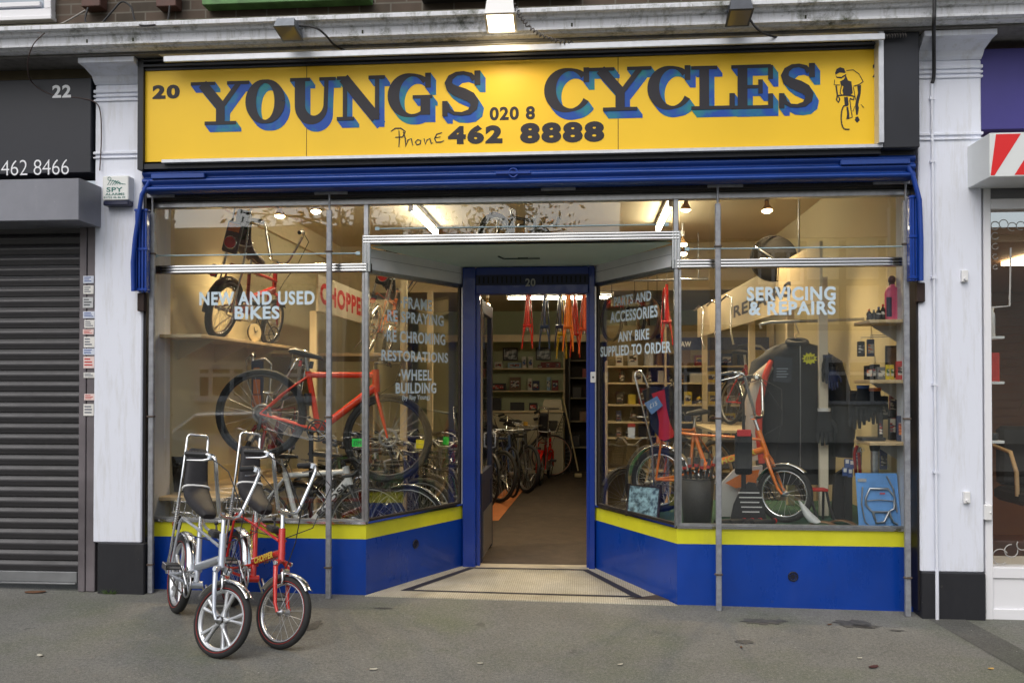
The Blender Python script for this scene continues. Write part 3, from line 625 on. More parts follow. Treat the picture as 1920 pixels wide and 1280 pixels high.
# door leaf, swung fully inward on the left jamb
dl = MB(); lx0, lx1 = ix0-.01, ix0+.035; dy0, dy1 = DY+.10, DY+.98
dl.bbox(lx0, lx1, dy0, dy0+.1, FZ+.01, 2.31, .003); dl.bbox(lx0, lx1, dy1-.1, dy1, FZ+.01, 2.31, .003); dl.bbox(lx0, lx1, dy0+.1, dy1-.1, 2.2, 2.31, .003); dl.bbox(lx0, lx1, dy0+.1, dy1-.1, .72, .84, .003); dl.bbox(lx0+.01, lx1-.01, dy0+.1, dy1-.1, FZ+.02, .72, .003)
door = wpart(dl, 'door', M('door leaf dark blue', srgb(30, 36, 62), .4, 0, .15, 4), shop)
g = MB(); g.box(lx0+.018, lx0+.024, dy0+.1, dy1-.1, .84, 2.2); sub(g, 'door_glass', GLASS, door, shop)
g = MB(); g.box(lx1, lx1+.002, dy0+.11, dy1-.11, .12, .5); sub(g, 'kick_plate', steel, door, shop); g = MB(); g.tube([(lx1, dy1-.05, 1.0), (lx1+.03, dy1-.05, 1.01), (lx1+.03, dy1-.05, 1.13), (lx1, dy1-.05, 1.14)], .008); sub(g, 'door_handle', steel, door, shop)
g = MB(); g.box(lx0-.002, lx1+.004, dy0-.004, dy0+.004, .84, 2.31); sub(g, 'edge_strip', wood, door, shop)
# window lettering
for q_, pn_ in ((('NEW AND USED', 374, 547, 590, 571), PANE_L), (('BIKES', 440, 574, 524, 598), PANE_L), (('SERVICING', 1400, 538, 1567, 563), PANE_R), (('& REPAIRS', 1404, 565, 1567, 590), PANE_R)):
    lv = MB(); ptext(lv, *q_, .017, .035); sub(lv, 'lettering', vinylblue, pn_, shop)
def on_panel(px, py, sg):
    a = Vector((sg*XC, 0, 0)); b_ = Vector((sg*DX, DY, 0)); d = (b_-a).normalized(); nn = Vector((-d.y, d.x, 0)); 
    if sg > 0: nn = -nn
    a = a+nn*.0165; r = ray(px, py); t = (a-CAM).dot(nn)/r.dot(nn); return CAM+r*t
def panel_text(g, s, x0, x1, yt, yb, sg, bold):
    """x0,x1: left and right pixel, yt,yb: top and bottom at the left end"""
    p00 = on_panel(x0, yb, sg); p10 = on_panel(x1, (yt+yb)/2, sg); p10.z = p00.z; p01 = Vector(p00); p01.z = on_panel(x0, yt, sg).z
    text(g, s, p00, p10, p01, bold)
for s, x0, x1, yt, yb, sg in (('·FRAME', 751, 810, 555, 577, -1), ('RE SPRAYING', 726, 832, 580, 602, -1), ('·RE CHROMING', 720, 835, 617, 640, -1), ('RESTORATIONS', 715, 840, 655, 676, -1), ('·WHEEL', 748, 809, 692, 713, -1), ('BUILDING', 742, 818, 717, 738, -1), ('(by Ray Young)', 754, 806, 740, 752, -1),
        ('PARTS AND', 1151, 1221, 557, 575, 1), ('ACCESSORIES', 1144, 1233, 585, 606, 1), ('ANY BIKE', 1159, 1217, 622, 641, 1), ('SUPPLIED TO ORDER', 1126, 1258, 650, 669, 1)):
    g = MB(); panel_text(g, s, x0, x1, yt, yb, sg, .012 if s[0] == '(' else .03); sub(g, 'lettering', vinylblue, PANE_LA if sg < 0 else PANE_RA, shop)
# mosaic threshold
mos = bpy.data.materials.new('cream mosaic'); mos.use_nodes = True; _n = mos.node_tree; _b = _n.nodes['Principled BSDF']; _b.inputs['Roughness'].default_value = .55
_tc = _n.nodes.new('ShaderNodeTexCoord'); _bt = _n.nodes.new('ShaderNodeTexBrick'); _n.links.new(_tc.outputs['Object'], _bt.inputs['Vector']); _bt.offset = 0
for k, v in (('Scale', 1), ('Brick Width', .016), ('Row Height', .016), ('Mortar Size', .0016)): _bt.inputs[k].default_value = v
_bt.inputs['Color1'].default_value = srgb(206, 200, 182); _bt.inputs['Color2'].default_value = srgb(188, 182, 164); _bt.inputs['Mortar'].default_value = srgb(140, 132, 116)
_z = _n.nodes.new('ShaderNodeTexNoise'); _z.inputs['Scale'].default_value = 2.2; _z.inputs['Detail'].default_value = 8; _n.links.new(_tc.outputs['Object'], _z.inputs['Vector'])
_r = _n.nodes.new('ShaderNodeValToRGB'); _r.color_ramp.elements[0].position = .3; _r.color_ramp.elements[0].color = (.62, .59, .52, 1); _r.color_ramp.elements[1].position = .65
_n.links.new(_z.outputs['Fac'], _r.inputs[0]); _m = _n.nodes.new('ShaderNodeMix'); _m.data_type = 'RGBA'; _m.blend_type = 'MULTIPLY'; _m.inputs[0].default_value = 1
_n.links.new(_bt.outputs['Color'], _m.inputs[6]); _n.links.new(_r.outputs[0], _m.inputs[7]); _n.links.new(_m.outputs[2], _b.inputs['Base Color'])
def fl(x, y): return (x, y, .074+.012*(y/DY)-.010*x*(1-y/DY))
g = MB(); v = [fl(-XC, -.03), fl(XC, -.03), fl(DX, DY+.04), fl(-DX, DY+.04)]; g.add(v+[(p[0], p[1], -.1) for p in v], [(0, 1, 2, 3), (0, 4, 5, 1)]); struct(g, 'threshold_floor', mos)
g = MB()
def ins(t): return [(-XC+.36*t*1.5, .03+.16*t), (XC-.36*t*1.5, .03+.16*t), (DX-.12*t, DY-.07*t), (-DX+.12*t, DY-.07*t)]
o = [Vector((*fl(*p),)) + Vector((0, 0, .004)) for p in [(-XC+.22, .13), (XC-.22, .13), (DX-.06, DY-.07), (-DX+.06, DY-.07)]]; i_ = [Vector((*fl(*p),)) + Vector((0, 0, .004)) for p in [(-XC+.31, .165), (XC-.31, .165), (DX-.10, DY-.11), (-DX+.10, DY-.11)]]
g.add(o+i_, [(k, (k+1) % 4, 4+(k+1) % 4, 4+k) for k in range(4)]); struct(g, 'threshold_border', M('dark mosaic border', srgb(44, 42, 50), .6, 0, .25, 60))
g = MB(); g.box(-DX+.1, DX-.06, DY-.05, DY+.1, .06, FZ+.012); struct(g, 'door_sill_floor', M('worn stone step', srgb(170, 160, 140), .7, 0, .3, 6, .2))

# ------------------------------------------------------------------ roller shutter housing, guides, posts
g = MB(); zt = at(960, 293, -.2).z; zb = at(960, 348, -.2).z; H = zt-zb
prof = [(-.10, zt), (-.20, zt-.0*H), (-.205, zt-.22*H)]
for c0, h in ((.23, .27), (.50, .27)): prof += [(-.205-.03*math.sin(PI*t/6), zt-H*(c0+h*t/6)) for t in range(1, 7)]
prof += [(-.20-.02*math.sin(PI*t/6)-.02*t/6, zt-H*(.78+.2*t/6)) for t in range(1, 7)]+[(-.1, zb), (-.05, zb+.01)]
xprof(g, prof, at(268, 330, -.22).x, at(1716, 330, -.22).x); g.sm = [True]*len(g.sm)
shb = thing('shutter_housing', 'ribbed dark blue roller shutter housing under the yellow sign', 'shutter', (0, -.1, zb))
hs_ = wpart(g, 'housing', M('shutter blue paint', srgb(14, 62, 146), .38, .1, .16, 2.5, coat=.2), shb)
g = MB(); x0, x1, z0, z1 = rect(930, 331, 995, 318, -.23); g.torus(((x0+x1)/2, -.236, (z0+z1)/2), (0, 1, 0), .03, .006, 16, 6); g.bbox(x0, x1, -.245, -.225, z0+.012, z1-.012, .003); wpart(g, 'lock_plate', shopblue, shb)
for xa, xb in ((285, 385), (1575, 1705)):
    x0, x1, _, _ = rect(xa, 325, xb, 325, -.23); g = MB(); g.bbox(x0, x1, -.25, -.22, zb+.42*H, zb+.6*H, .004); wpart(g, 'arm_bracket', MATS['shutter blue paint'], shb)
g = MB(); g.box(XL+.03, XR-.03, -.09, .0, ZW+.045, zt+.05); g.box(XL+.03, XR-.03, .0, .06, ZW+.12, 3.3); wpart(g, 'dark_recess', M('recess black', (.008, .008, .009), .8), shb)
g = MB(); g.bbox(XL+.02, XR-.03, -.105, -.09, ZW+.05, ZW+.115, .003)
rail = wpart(g, 'perforated_rail', M('rail dark grey', srgb(48, 46, 50), .5, .4, .2, 20), shb)
g = MB()
for k in range(19):
    for j in range(5): xx = XL+.36+k*.27+j*.034; g.cyl((xx, -.1065, ZW+.075), (xx, -.104, ZW+.075), .0085, n=8)
sub(g, 'rail_holes', M('hole black', (.002, .002, .002), .9), rail, shb)
for xx in (-2.72, -1.45, .16, 1.30, 2.40): g = MB(); g.bbox(xx, xx+.24, -.116, -.106, ZW+.055, ZW+.11, .002); wpart(g, 'rail_bracket', galv, shb)
for k, (x, nm_) in enumerate(((-2.70, 'far left, beside the folded blue grille'), (-1.374, 'left of the doorway, behind the red chopper bike'), (1.386, 'right of the doorway, crossing the orange chopper'), (2.652, 'far right, beside the blue blister pack'))):
    yy = -.11; zt_ = ZW+.1; zg = gz(x, yy)
    x = CAM.x+(x-CAM.x)*(6.2094+yy)/6.2094
    p = thing('shutter_post', 'upright grey steel shutter post '+nm_, 'post', (x, yy, zg), 'removable shutter posts along the window')
    g = MB(); g.bbox(x-.0185, x+.0185, yy-.015, yy+.015, zg, 2.82, .004); wpart(g, 'post', galv, p)
    g = MB(); g.cyl((x, yy, 2.82), (x, yy, zt_+.03), .008, n=8); g.box(x-.05, x+.05, yy-.005, yy+.02, zt_, zt_+.008); wpart(g, 'top_pin', galv, p)
    for zz in (.29, 1.35, 2.52): g = MB(); g.bbox(x-.024, x+.024, yy-.022, yy+.012, zz, zz+.012, .002); g.cyl((x-.03, yy-.01, zz+.006), (x-.018, yy-.01, zz+.006), .006, n=6); wpart(g, 'clip', M('rusty clip', srgb(96, 84, 76), .7, .3, .3, 30), p)
for sg in (-1, 1):
    if sg < 0: q = [(282, 338), (266, 365), (253, 448), (249, 492), (250, 546)]; bars = [(257, 392, 545), (263, 392, 547), (269, 395, 548), (275, 397, 548)]; nm_ = 'left'
    else: q = [(1702, 312), (1712, 330), (1724, 375), (1727, 450), (1727, 526)]; bars = [(1706, 367, 527), (1711, 366, 527), (1717, 365, 527), (1722, 362, 526)]; nm_ = 'right'
    p0 = at(*q[-1], -.19); t_ = thing('folded_grille', 'folded blue metal security grille hooked up at the '+nm_+' end of the window', 'grille', p0)
    g = MB(); g.tube([at(x, y, -.22) for x, y in q], .017, 6); wpart(g, 'arm', shopblue, t_)
    g = MB()
    for bx_, ya, yb in bars: a = at(bx_, ya, -.18); b_ = at(bx_, yb, -.18); g.bbox(a.x-.008, a.x+.008, -.195, -.14, b_.z, a.z, .003)
    a = at(bars[0][0], bars[0][1], -.18); b_ = at(bars[-1][0], bars[-1][2], -.18); mx_ = (min(a.x, b_.x), max(a.x, b_.x))
    for zz in (b_.z+.01, (a.z+b_.z)/2, a.z-.02): g.bbox(mx_[0]-.012, mx_[1]+.012, -.2, -.15, zz, zz+.018, .003)
    wpart(g, 'folded_bars', shopblue, t_)
    g = MB(); x_ = XL+.0 if sg < 0 else XR-.06; g.box(x_, x_+.06, -.12, .0, .08, ZW+.1); wpart(g, 'guide_channel', M('dark guide', srgb(30, 27, 30), .5, .2), t_)
    g = MB(); x_ = XL+.02 if sg < 0 else XR-.07; g.bbox(x_, x_+.05, -.17, -.12, p0.z-.14, p0.z-.01, .004); wpart(g, 'catch', M('rusty catch', srgb(50, 36, 32), .7, .2, .4, 20), t_)

# ------------------------------------------------------------------ floodlights
lamp_on = emit('lit lamp glass', (1, .80, .5), 7)
def flood(cx, cy, wpx, hpx, lit, body, label, tiltf):
    c = at(cx, cy, -.56); s = 5.65/FPX; W = wpx*s/2
    t = thing('floodlight', label, 'lamp', (c.x, c.y, c.z))
    g = MB(); h = hpx*s
    v = [(c.x-W*.85, c.y-.06, c.z+h*.5), (c.x+W*.85, c.y-.06, c.z+h*.5), (c.x+W*.8, c.y+.1, c.z+h*.45), (c.x-W*.8, c.y+.1, c.z+h*.45), (c.x-W, c.y-.09, c.z-h*.2), (c.x+W, c.y-.09, c.z-h*.2), (c.x+W, c.y+.09, c.z-h*.5), (c.x-W, c.y+.09, c.z-h*.5)]
    g.add(v, [(0, 1, 2, 3), (0, 4, 5, 1), (1, 5, 6, 2), (2, 6, 7, 3), (3, 7, 4, 0)]); wpart(g, 'lamp_housing', body, t)
    g = MB(); k = .96; vv = [Vector(q) for q in v[4:]]; cc = sum(vv, Vector())/4; vi = [cc+(q-cc)*.88-Vector((0, 0, .004)) for q in vv]; vo = [cc+(q-cc)*1.06-Vector((0, 0, .002)) for q in vv]
    g.add(vi, [(3, 2, 1, 0)]); gl = wpart(g, 'lamp_glass', lamp_on if lit else M('unlit lamp glass', srgb(150, 140, 116), .15), t)
    g = MB(); g.add(vi+vo, [(i, 4+i, 4+(i+1) % 4, (i+1) % 4) for i in range(4)]); wpart(g, 'bezel', body, t)
    g = MB(); g.box(c.x-.02, c.x+.02, c.y+.08, -.44, c.z+h*.3, c.z+h*.3+.012); g.tube([(c.x-W*1.02, c.y, c.z), (c.x-W*1.02, c.y+.07, c.z+h*.3), (c.x+W*1.02, c.y+.07, c.z+h*.3), (c.x+W*1.02, c.y, c.z)], .006, 6); wpart(g, 'bracket', body, t)
    if lit:
        ld = bpy.data.lights.new('lamp light', 'AREA'); ld.energy = 1.3; ld.size = W*1.5; ld.color = (1, .8, .5); lo = bpy.data.objects.new('light', ld); COL.objects.link(lo); lo.parent = t; lo.location = (0, 0, -h*.5-.02); lo.rotation_euler = (R(25), 0, 0)
    return t
flood(541, 54, 40, 26, False, M('grey lamp casting', srgb(120, 126, 134), .5, .3, .2, 20), 'small grey unlit floodlight on the cornice above the letter U', 0)
flood(939, 26, 56, 50, True, whitepl, 'white lit floodlight hanging over the middle of the yellow sign', 0)
flood(1386, 22, 42, 32, False, M('dark grey lamp casting', srgb(72, 76, 84), .5, .2, .2, 20), 'dark grey unlit floodlight on the cornice above the letters LE', 0)
cable([(556, 48, -.5), (590, 52, -.55), (610, 66, -.5), (626, 84, -.4), (650, 97, -.3)], .007, cabm, 'black cable drooping from the small grey floodlight')
cable([(1404, 34, -.52), (1420, 55, -.52), (1440, 66, -.45), (1476, 74, -.3)], .007, cabm, 'black cable drooping from the dark grey floodlight')
P = [at(*p) for p in ((962, 5, -.5), (975, 30, -.53), (992, 52, -.53), (1015, 68, -.48), (1045, 78, -.42), (1078, 82, -.36))]
pts = []
for i in range(5):
    for k in range(24):
        q = P[i].lerp(P[i+1], k/24); a = k/24*2*PI*4; d = (P[i+1]-P[i]).normalized(); u = d.orthogonal().normalized(); w2 = d.cross(u); pts.append(q+(u*math.cos(a)+w2*math.sin(a))*.012)
g = MB(); g.tube(pts, .004, 5); lone(g, 'coiled_cable', M('coiled grey cable', srgb(96, 92, 90), .6), 'coiled grey cable hanging from the lit white floodlight', 'cable')
P = [at(1630, 70, -.34), at(1700, 66, -.34)]; pts = []
for k in range(90): a = k/90*2*PI*14; pts.append(P[0].lerp(P[1], k/90)+Vector((0, math.cos(a)*.012, math.sin(a)*.012)))
g = MB(); g.tube(pts, .004, 5); lone(g, 'coiled_cable', M('coiled grey cable', (0, 0, 0)), 'coiled grey cable lying on top of the sign at its right end', 'cable')

# ------------------------------------------------------------------ alarm box
x0, x1, z0, z1 = rect(194, 386, 243, 330, -.2); al = thing('alarm_box', 'white wall alarm box with green lettering on the left pilaster', 'alarm', (x0, -.2, z0))
g = MB(); g.bbox(x0, x1, -.215, -.138, z0+.035, z1, .006); wpart(g, 'casing', M('alarm casing', srgb(226, 228, 226), .4), al)
g = MB(); g.bbox(x0+.002, x1-.002, -.212, -.138, z0, z0+.034, .006); wpart(g, 'strobe', M('strobe navy', srgb(36, 40, 66), .3), al)
g = MB(); d = -.2165; W = x1-x0
for t, (a, b_, c, e) in (('SPY', (.16, .34, .78, .53)), ('ALARMS', (.12, .2, .85, .3)), ('01732 46 46 49', (.06, .08, .88, .155))):
    hz = z1-z0-.035; text(g, t, (x0+W*a, d, z0+.035+hz*b_), (x0+W*c, d, z0+.035+hz*b_), (x0+W*a, d, z0+.035+hz*e), .02)
for k in range(4): g.strip([(x0+W*(.2+.09*k), z0+.035+hz*(.62)), (x0+W*(.3+.1*k), z0+.035+hz*.8), (x0+W*(.42+.1*k), z0+.035+hz*(.82-.05*k)), (x0+W*(.6+.1*k), z0+.035+hz*.64)], .004, (0, d-.0002*k, 0), (1, 0, 0), (0, 0, 1))
g.torus((x0+W*.27, d, z0+.035+hz*.88), (0, 1, 0), .012, .002, 16, 4); wpart(g, 'alarm_lettering', M('alarm green', srgb(40, 112, 104), .6), al)

# ------------------------------------------------------------------ neighbour on the left
nl = thing('shuttered_shop', 'neighbouring shop front closed by a dark grey slatted roller shutter', 'shopfront', (-3.6, -.1, .1))
slate = M('slate fascia', srgb(31, 34, 44), .5, 0, .1, 3)
x0, x1, z0, z1 = rect(-260, 332, 171, 146, -.16); g = MB(); g.bbox(x0, x1, -.16, .1, z0, z1, .004); fs = wpart(g, 'fascia', slate, nl)
g = MB(); g.box(x0, x1+.01, -.10, .1, z1, z1+.12); wpart(g, 'fascia_head', M('old timber head', srgb(96, 86, 66), .8, 0, .3, 4), nl)
g = MB(); ptext(g, '22', 98, 160, 133, 183, -.162, .035); sub(g, 'shop_number', M('white sign letters', srgb(232, 234, 238), .5), fs, nl); g = MB(); ptext(g, '462 8466', 2, 301, 129, 327, -.162, -.012); sub(g, 'lettering', M('white sign letters', srgb(232, 234, 238), .5), fs, nl)
x0, x1, z0, z1 = rect(-260, 419, 148, 334, -.42); g = MB(); g.bbox(x0, x1, -.42, -.10, z0, z1, .004); g.add([(x1, -.418, z0), (x1+.002, -.418, z1), (x1+.002, -.10, z1), (x1, -.10, z0)], [(0, 1, 2, 3)])
wpart(g, 'shutter_box', worn_paint('grey shutter box', srgb(128, 130, 140), srgb(90, 84, 80), srgb(160, 162, 168), .4, 6), nl)
g = MB(); yb = -.10; zb_ = gz(-3.4, -.1)+.06; zt_ = z0+.02; xr = at(151, 800, -.1).x; pitch = .0765; k = 0
while zb_+.075+k*pitch < zt_:
    zc = zb_+.075+k*pitch; pr = [(yb+.012, zc), (yb-.004, zc+.004), (yb-.006, zc+.012)]+[(yb+.0-.018*math.sin(PI*t/6), zc+.014+(pitch-.016)*t/6) for t in range(1, 7)]
    N = len(pr); g.add([(-5.2, p[0], p[1]) for p in pr]+[(xr, p[0], p[1]) for p in pr], [(i, i+1, N+i+1, N+i) for i in range(N-1)], True); k += 1
wpart(g, 'shutter_curtain', worn_paint('shutter slat paint', srgb(56, 55, 58), srgb(120, 116, 112), srgb(44, 42, 40), .4, 2), nl)
g = MB(); g.bbox(-5.2, xr-.01, yb-.02, yb+.01, zb_+.0, zb_+.075, .004); g.bbox(-5.2, xr-.01, yb-.04, yb+.01, zb_-.012, zb_, .003); wpart(g, 'bottom_rail', M('bottom rail grey', srgb(128, 130, 132), .5, .3, .2, 5), nl)
x0, x1, _, _ = rect(150, 700, 164, 700, -.12); x2 = at(181, 700, -.12).x
g = MB(); g.bbox(x0, x1-.004, -.135, -.05, gz(-3.2, -.1), zt_, .004); g.bbox(x1, x2, -.13, -.04, gz(-3.2, -.1), zt_, .004); wpart(g, 'guide_rail', M('worn grey rail', srgb(112, 106, 110), .5, .3, .35, 3), nl)
for i, (yy, h, c) in enumerate(((524, 14, 'b'), (543, 16, 'w'), (567, 20, 'g'), (590, 13, 'b'), (607, 15, 'w'), (622, 10, 'r'), (641, 20, 'w'), (659, 12, 'b'), (679, 22, 'r'), (703, 10, 'w'), (744, 12, 'r'), (768, 22, 'w'))):
    xx = 157+random.uniform(-2, 1); x0, x1, z0, z1 = rect(xx, yy+h/2, xx+random.uniform(19, 23), yy-h/2, -.137); g = MB(); g.box(x0, x1, -.1375, -.134, z0, z1)
    lab = ['white and blue', 'white', 'pale grey', 'white and red'][' wgr'.find(c)] if c != 'b' else 'white and blue'
    s = thing('sticker', f'small {lab} sticker on the shutter rail, {ORD[i]} from the top', 'sticker', (x0, -.137, z0), 'stickers down the shutter rail')
    wpart(g, 'sticker_sheet', M('sticker '+c, {'b': srgb(206, 212, 226), 'w': srgb(222, 220, 216), 'g': srgb(190, 192, 194), 'r': srgb(226, 204, 200)}[c], .5, 0, .1, 60), s)
    g = MB(); 
    for r_ in range(3):
        zz = z0+(z1-z0)*(.22+.25*r_); g.box(x0+.008, x0+(x1-x0)*random.uniform(.55, .92), -.1381, -.1376, zz, zz+(z1-z0)*.11)
    wpart(g, 'sticker_print', M('sticker ink '+c, {'b': srgb(50, 80, 150), 'w': srgb(90, 96, 110), 'g': srgb(70, 72, 76), 'r': srgb(190, 50, 44)}[c], .6), s)

# ------------------------------------------------------------------ neighbour on the right
nr = thing('salon_shop', 'neighbouring shop with purple fascia, white framed window and warm brown interior', 'shopfront', (3.6, -.1, 0))
x0, x1, z0, z1 = rect(1812, 243, 2150, 82, -.135); g = MB(); g.bbox(x0, x1, -.125, .1, z0, z1, .003); wpart(g, 'fascia', M('purple fascia', srgb(62, 56, 128), .5, 0, .1, 3), nr)
x0, x1, z0, z1 = rect(1856, 332, 2180, 242, -.46); g = MB(); g.bbox(x0, x1, -.46, -.12, z0, z1, .004); lb = wpart(g, 'light_box', M('light box white', srgb(222, 226, 226), .35), nr)
g = MB(); h = z1-z0-.02
for k in range(4):
    xa = x0+.008+k*.27; c = [(-.13, 0), (.02, 0), (.18, 1), (.03, 1)]
    poly = [(max(0, xa+u-x0-.004), v*h) for u, v in c]; g.prism(poly, (x0+.004, -.4612, z0+.01), (1, 0, 0), (0, 0, 1), .0008)
sub(g, 'red_stripes', M('box red', srgb(222, 32, 34), .4), lb, nr)
x0 = at(1849, 700, -.1).x; zb_ = at(1855, 1148, -.1).z; zt_ = at(1850, 385, -.1).z; x9 = x0+1.6
g = MB(); xi = at(1858, 700, -.1).x; g.bbox(x0-.02, xi-.002, -.12, .0, zb_-.06, zt_+.25, .004); g.bbox(xi, x9, -.115, 0, zt_-.03, zt_+.04, .004)
za, zb2 = at(1880, 1062, -.1).z, at(1880, 1080, -.1).z
g.bbox(xi, x9, -.115, 0, zb2-.01, za+.0, .004); g.bbox(xi, x9, -.115, 0, zb_-.05, zb_+.03, .004); g.bbox(xi+.002, x9, -.10, -.05, zb_+.03, zb2-.01, .002); fr = wpart(g, 'window_frame', upvc, nr)
g = MB(); g.box(x0-.02, x9, -.10, .1, zt_+.04, zt_+.18); wpart(g, 'head_panel', M('grey head panel', srgb(120, 120, 124), .5), nr)
g = MB(); g.box(xi, x9, -.06, -.054, za, zt_-.03); pn = wpart(g, 'window_pane', GLASS, nr)
g = MB(); xx = xi+.02; zz = zt_-.13
for k in range(5):
    g.torus((xx+.03+.055*k, -.061, zz+.012*math.sin(k*2)), (0, 1, 0), .028, .003, 20, 4, 0, 5.2)
    g.torus((xx+.03, -.061, zz-.07*k), (0, 1, 0), .026-.003*k, .003, 18, 4, .8, 6)
g.strip([(xx, zz-.55), (xx+.12, zz-.54), (xx+.13, zz-.15)], .012, (0, -.0615, 0), (1, 0, 0), (0, 0, 1))
for k in range(3): g.torus((xx+.05+.07*k, -.061, za+.06+.04*k), (0, 1, 0), .05-.008*k, .004, 20, 4, .5+k, 5.5+k)
sub(g, 'etched_scrolls', M('frosted scrolls', srgb(170, 168, 164), .7), pn, nr)
x0, x1, z0, z1 = rect(1845, 975, 1860, 945, -.14); g = MB(); g.bbox(x0, x1, -.155, -.12, z0, z1, .008); g.sphere(((x0+x1)/2+.01, -.155, (z0+z1)/2), .008, 8, 6); lone(g, 'door_sensor', whitepl, 'small white sensor on the right shop window frame', 'sensor')
# its room
woodb = M('orange brown boarding', srgb(150, 92, 54), .5, 0, .2, 3)
g = MB(); g.box(x9-1.62, x9+1.5, 3.4, 3.5, -.1, 3.2); struct(g, 'salon_wall', M('slatted salon wall', srgb(156, 104, 64), .6, 0, .15, 3))
g = MB()
for k in range(26): g.box(x9-1.6, x9+1.5, 3.375, 3.399, .5+k*.085, .5+k*.085+.07)
struct(g, 'salon_slatwall', M('salon slats', srgb(140, 104, 74), .5, 0, .1, 3))
g = MB(); g.box(x9-1.62, x9+1.5, .1, 3.4, -.12, .02); struct(g, 'salon_floor', woodb); g = MB(); g.box(x9-1.62, x9+1.5, -.0, 3.4, 2.55, 2.65); struct(g, 'salon_ceiling', M('salon ceiling', srgb(150, 116, 86), .6))
g = MB(); g.box(x9+.6, x9+.7, .1, 3.4, 0, 2.6); struct(g, 'salon_side_wall', woodb); g = MB(); g.box(2.80, 2.86, .32, 3.5, 0, 2.6); struct(g, 'salon_party_wall', M('salon cream', srgb(170, 140, 108), .6))
g = MB(); g.box(xi, x9, .0, .35, .0, za-.05); g.box(xi, x9, .0, .4, za-.05, za-.02); lone(g, 'window_seat', M('white ledge', srgb(206, 200, 192), .5), 'white ledge inside the right shop window', 'ledge')
for i, (yy, lab) in enumerate(((633, 'upper'), (717, 'middle'), (827, 'lower'))):
    x0, x1, z0, z1 = rect(1846, yy+3, 1876, yy-2, .12); g = MB(); g.bbox(xi+.01, x1, .06, .3, z0, z1, .002); lone(g, 'glass_shelf', whitepl, f'short white {lab} shelf in the right shop window', 'shelf')
    if i == 0:
        for b2, (xa, xb, h) in enumerate(((1853, 1858, 50), (1858, 1868, 56))):
            a, b_, q0, q1 = rect(xa, 630, xb, 630-h, .12); w_ = (b_-a)/2; H_ = q1-z1; g = MB(); cx_ = (a+b_)/2 if b2 else xi+.015
            g.lathe([(0, 0), (w_, 0), (w_, H_*.72), (w_*.7, H_*.8), (w_*.45, H_*.82), (w_*.45, H_), (0, H_)], (cx_, .14, z1), n=12); lone(g, 'lotion_bottle', whitepl, ('tall' if b2 else 'shorter')+' white lotion bottle on the right shop shelf', 'bottle')
    if i == 1: a, b_, q0, q1 = rect(1853, 714, 1872, 661, .12); g = MB(); g.bbox(a, b_, .1, .16, z1, q1, .003); lone(g, 'product_box', M('red carton', srgb(190, 40, 30), .5), 'red carton on the right shop shelf', 'box')
    if i == 2: a, b_, q0, q1 = rect(1855, 824, 1874, 810, .12); g = MB(); g.lathe([(0, 0), (.035, 0), (.035, .04), (.03, .05), (0, .05)], ((a+b_)/2, .14, z1), n=12); lone(g, 'cream_jar', blackpl, 'black cream jar on the right shop shelf', 'jar')
ch = thing('salon_chair', 'dark salon chair with wooden arms inside the right shop', 'chair', (at(1905, 900, 1.6).x, 1.6, .02)); cx_ = ch.location.x+.04
g = MB(); g.bbox(cx_-.1, cx_+.45, 1.4, 1.9, .58, .70, .03); wpart(g, 'seat', black, ch); g = MB(); g.bbox(cx_-.05, cx_+.45, 1.85, 1.97, .70, 1.22, .03); wpart(g, 'backrest', black, ch)
g = MB(); g.tube([(cx_-.12, 1.9, 1.06), (cx_-.13, 1.5, 1.02), (cx_-.12, 1.42, .86), (cx_-.1, 1.45, .66)], .018, 8); wpart(g, 'armrest', wood, ch); g = MB(); g.cyl((cx_+.18, 1.65, .02), (cx_+.18, 1.65, .58), .04); g.cyl((cx_+.18, 1.65, .02), (cx_+.18, 1.65, .05), .24, n=20); wpart(g, 'pedestal', chrome, ch)
pl = thing('salon_light', 'warm ceiling light panel inside the right shop', 'lamp', (x9-.7, 1.8, 2.54)); g = MB(); g.box(x9-1.0, x9-.4, .6, 1.0, 2.52, 2.545); wpart(g, 'diffuser', emit('salon lamp', (1, .72, .4), 11), pl)
# plant in the right shop
pt = thing('palm_plant', 'green leafy plant at the edge of the right shop window', 'plant', (at(1917, 700, .9).x+.15, .9, 1.25)); q = pt.location
g = MB(); g.lathe([(0, 0), (.08, 0), (.1, .18), (0, .18)], (q.x, q.y, q.z), n=14); wpart(g, 'pot', blackpl, pt); g = MB()
for k in range(16):
    t = k*2.4; d = Vector((math.cos(t), math.sin(t)*.5, 0)); L = random.uniform(.15, .3); p = [Vector(q)+Vector((0, 0, .18))+d*L*u+Vector((0, 0, .3*u-.45*u*u*random.uniform(.6, 1))) for u in (0, .35, .7, 1)]; w2 = Vector((-d.y, d.x, 0))*.02
    for i in range(3): f0 = 1-i/4; f1 = 1-(i+1)/3.2; g.add([p[i]-w2*f0, p[i]+w2*f0, p[i+1]+w2*max(f1, .05), p[i+1]-w2*max(f1, .05)], [(0, 1, 2, 3)])
wpart(g, 'fronds', M('leaf green', srgb(60, 92, 40), .5), pt)
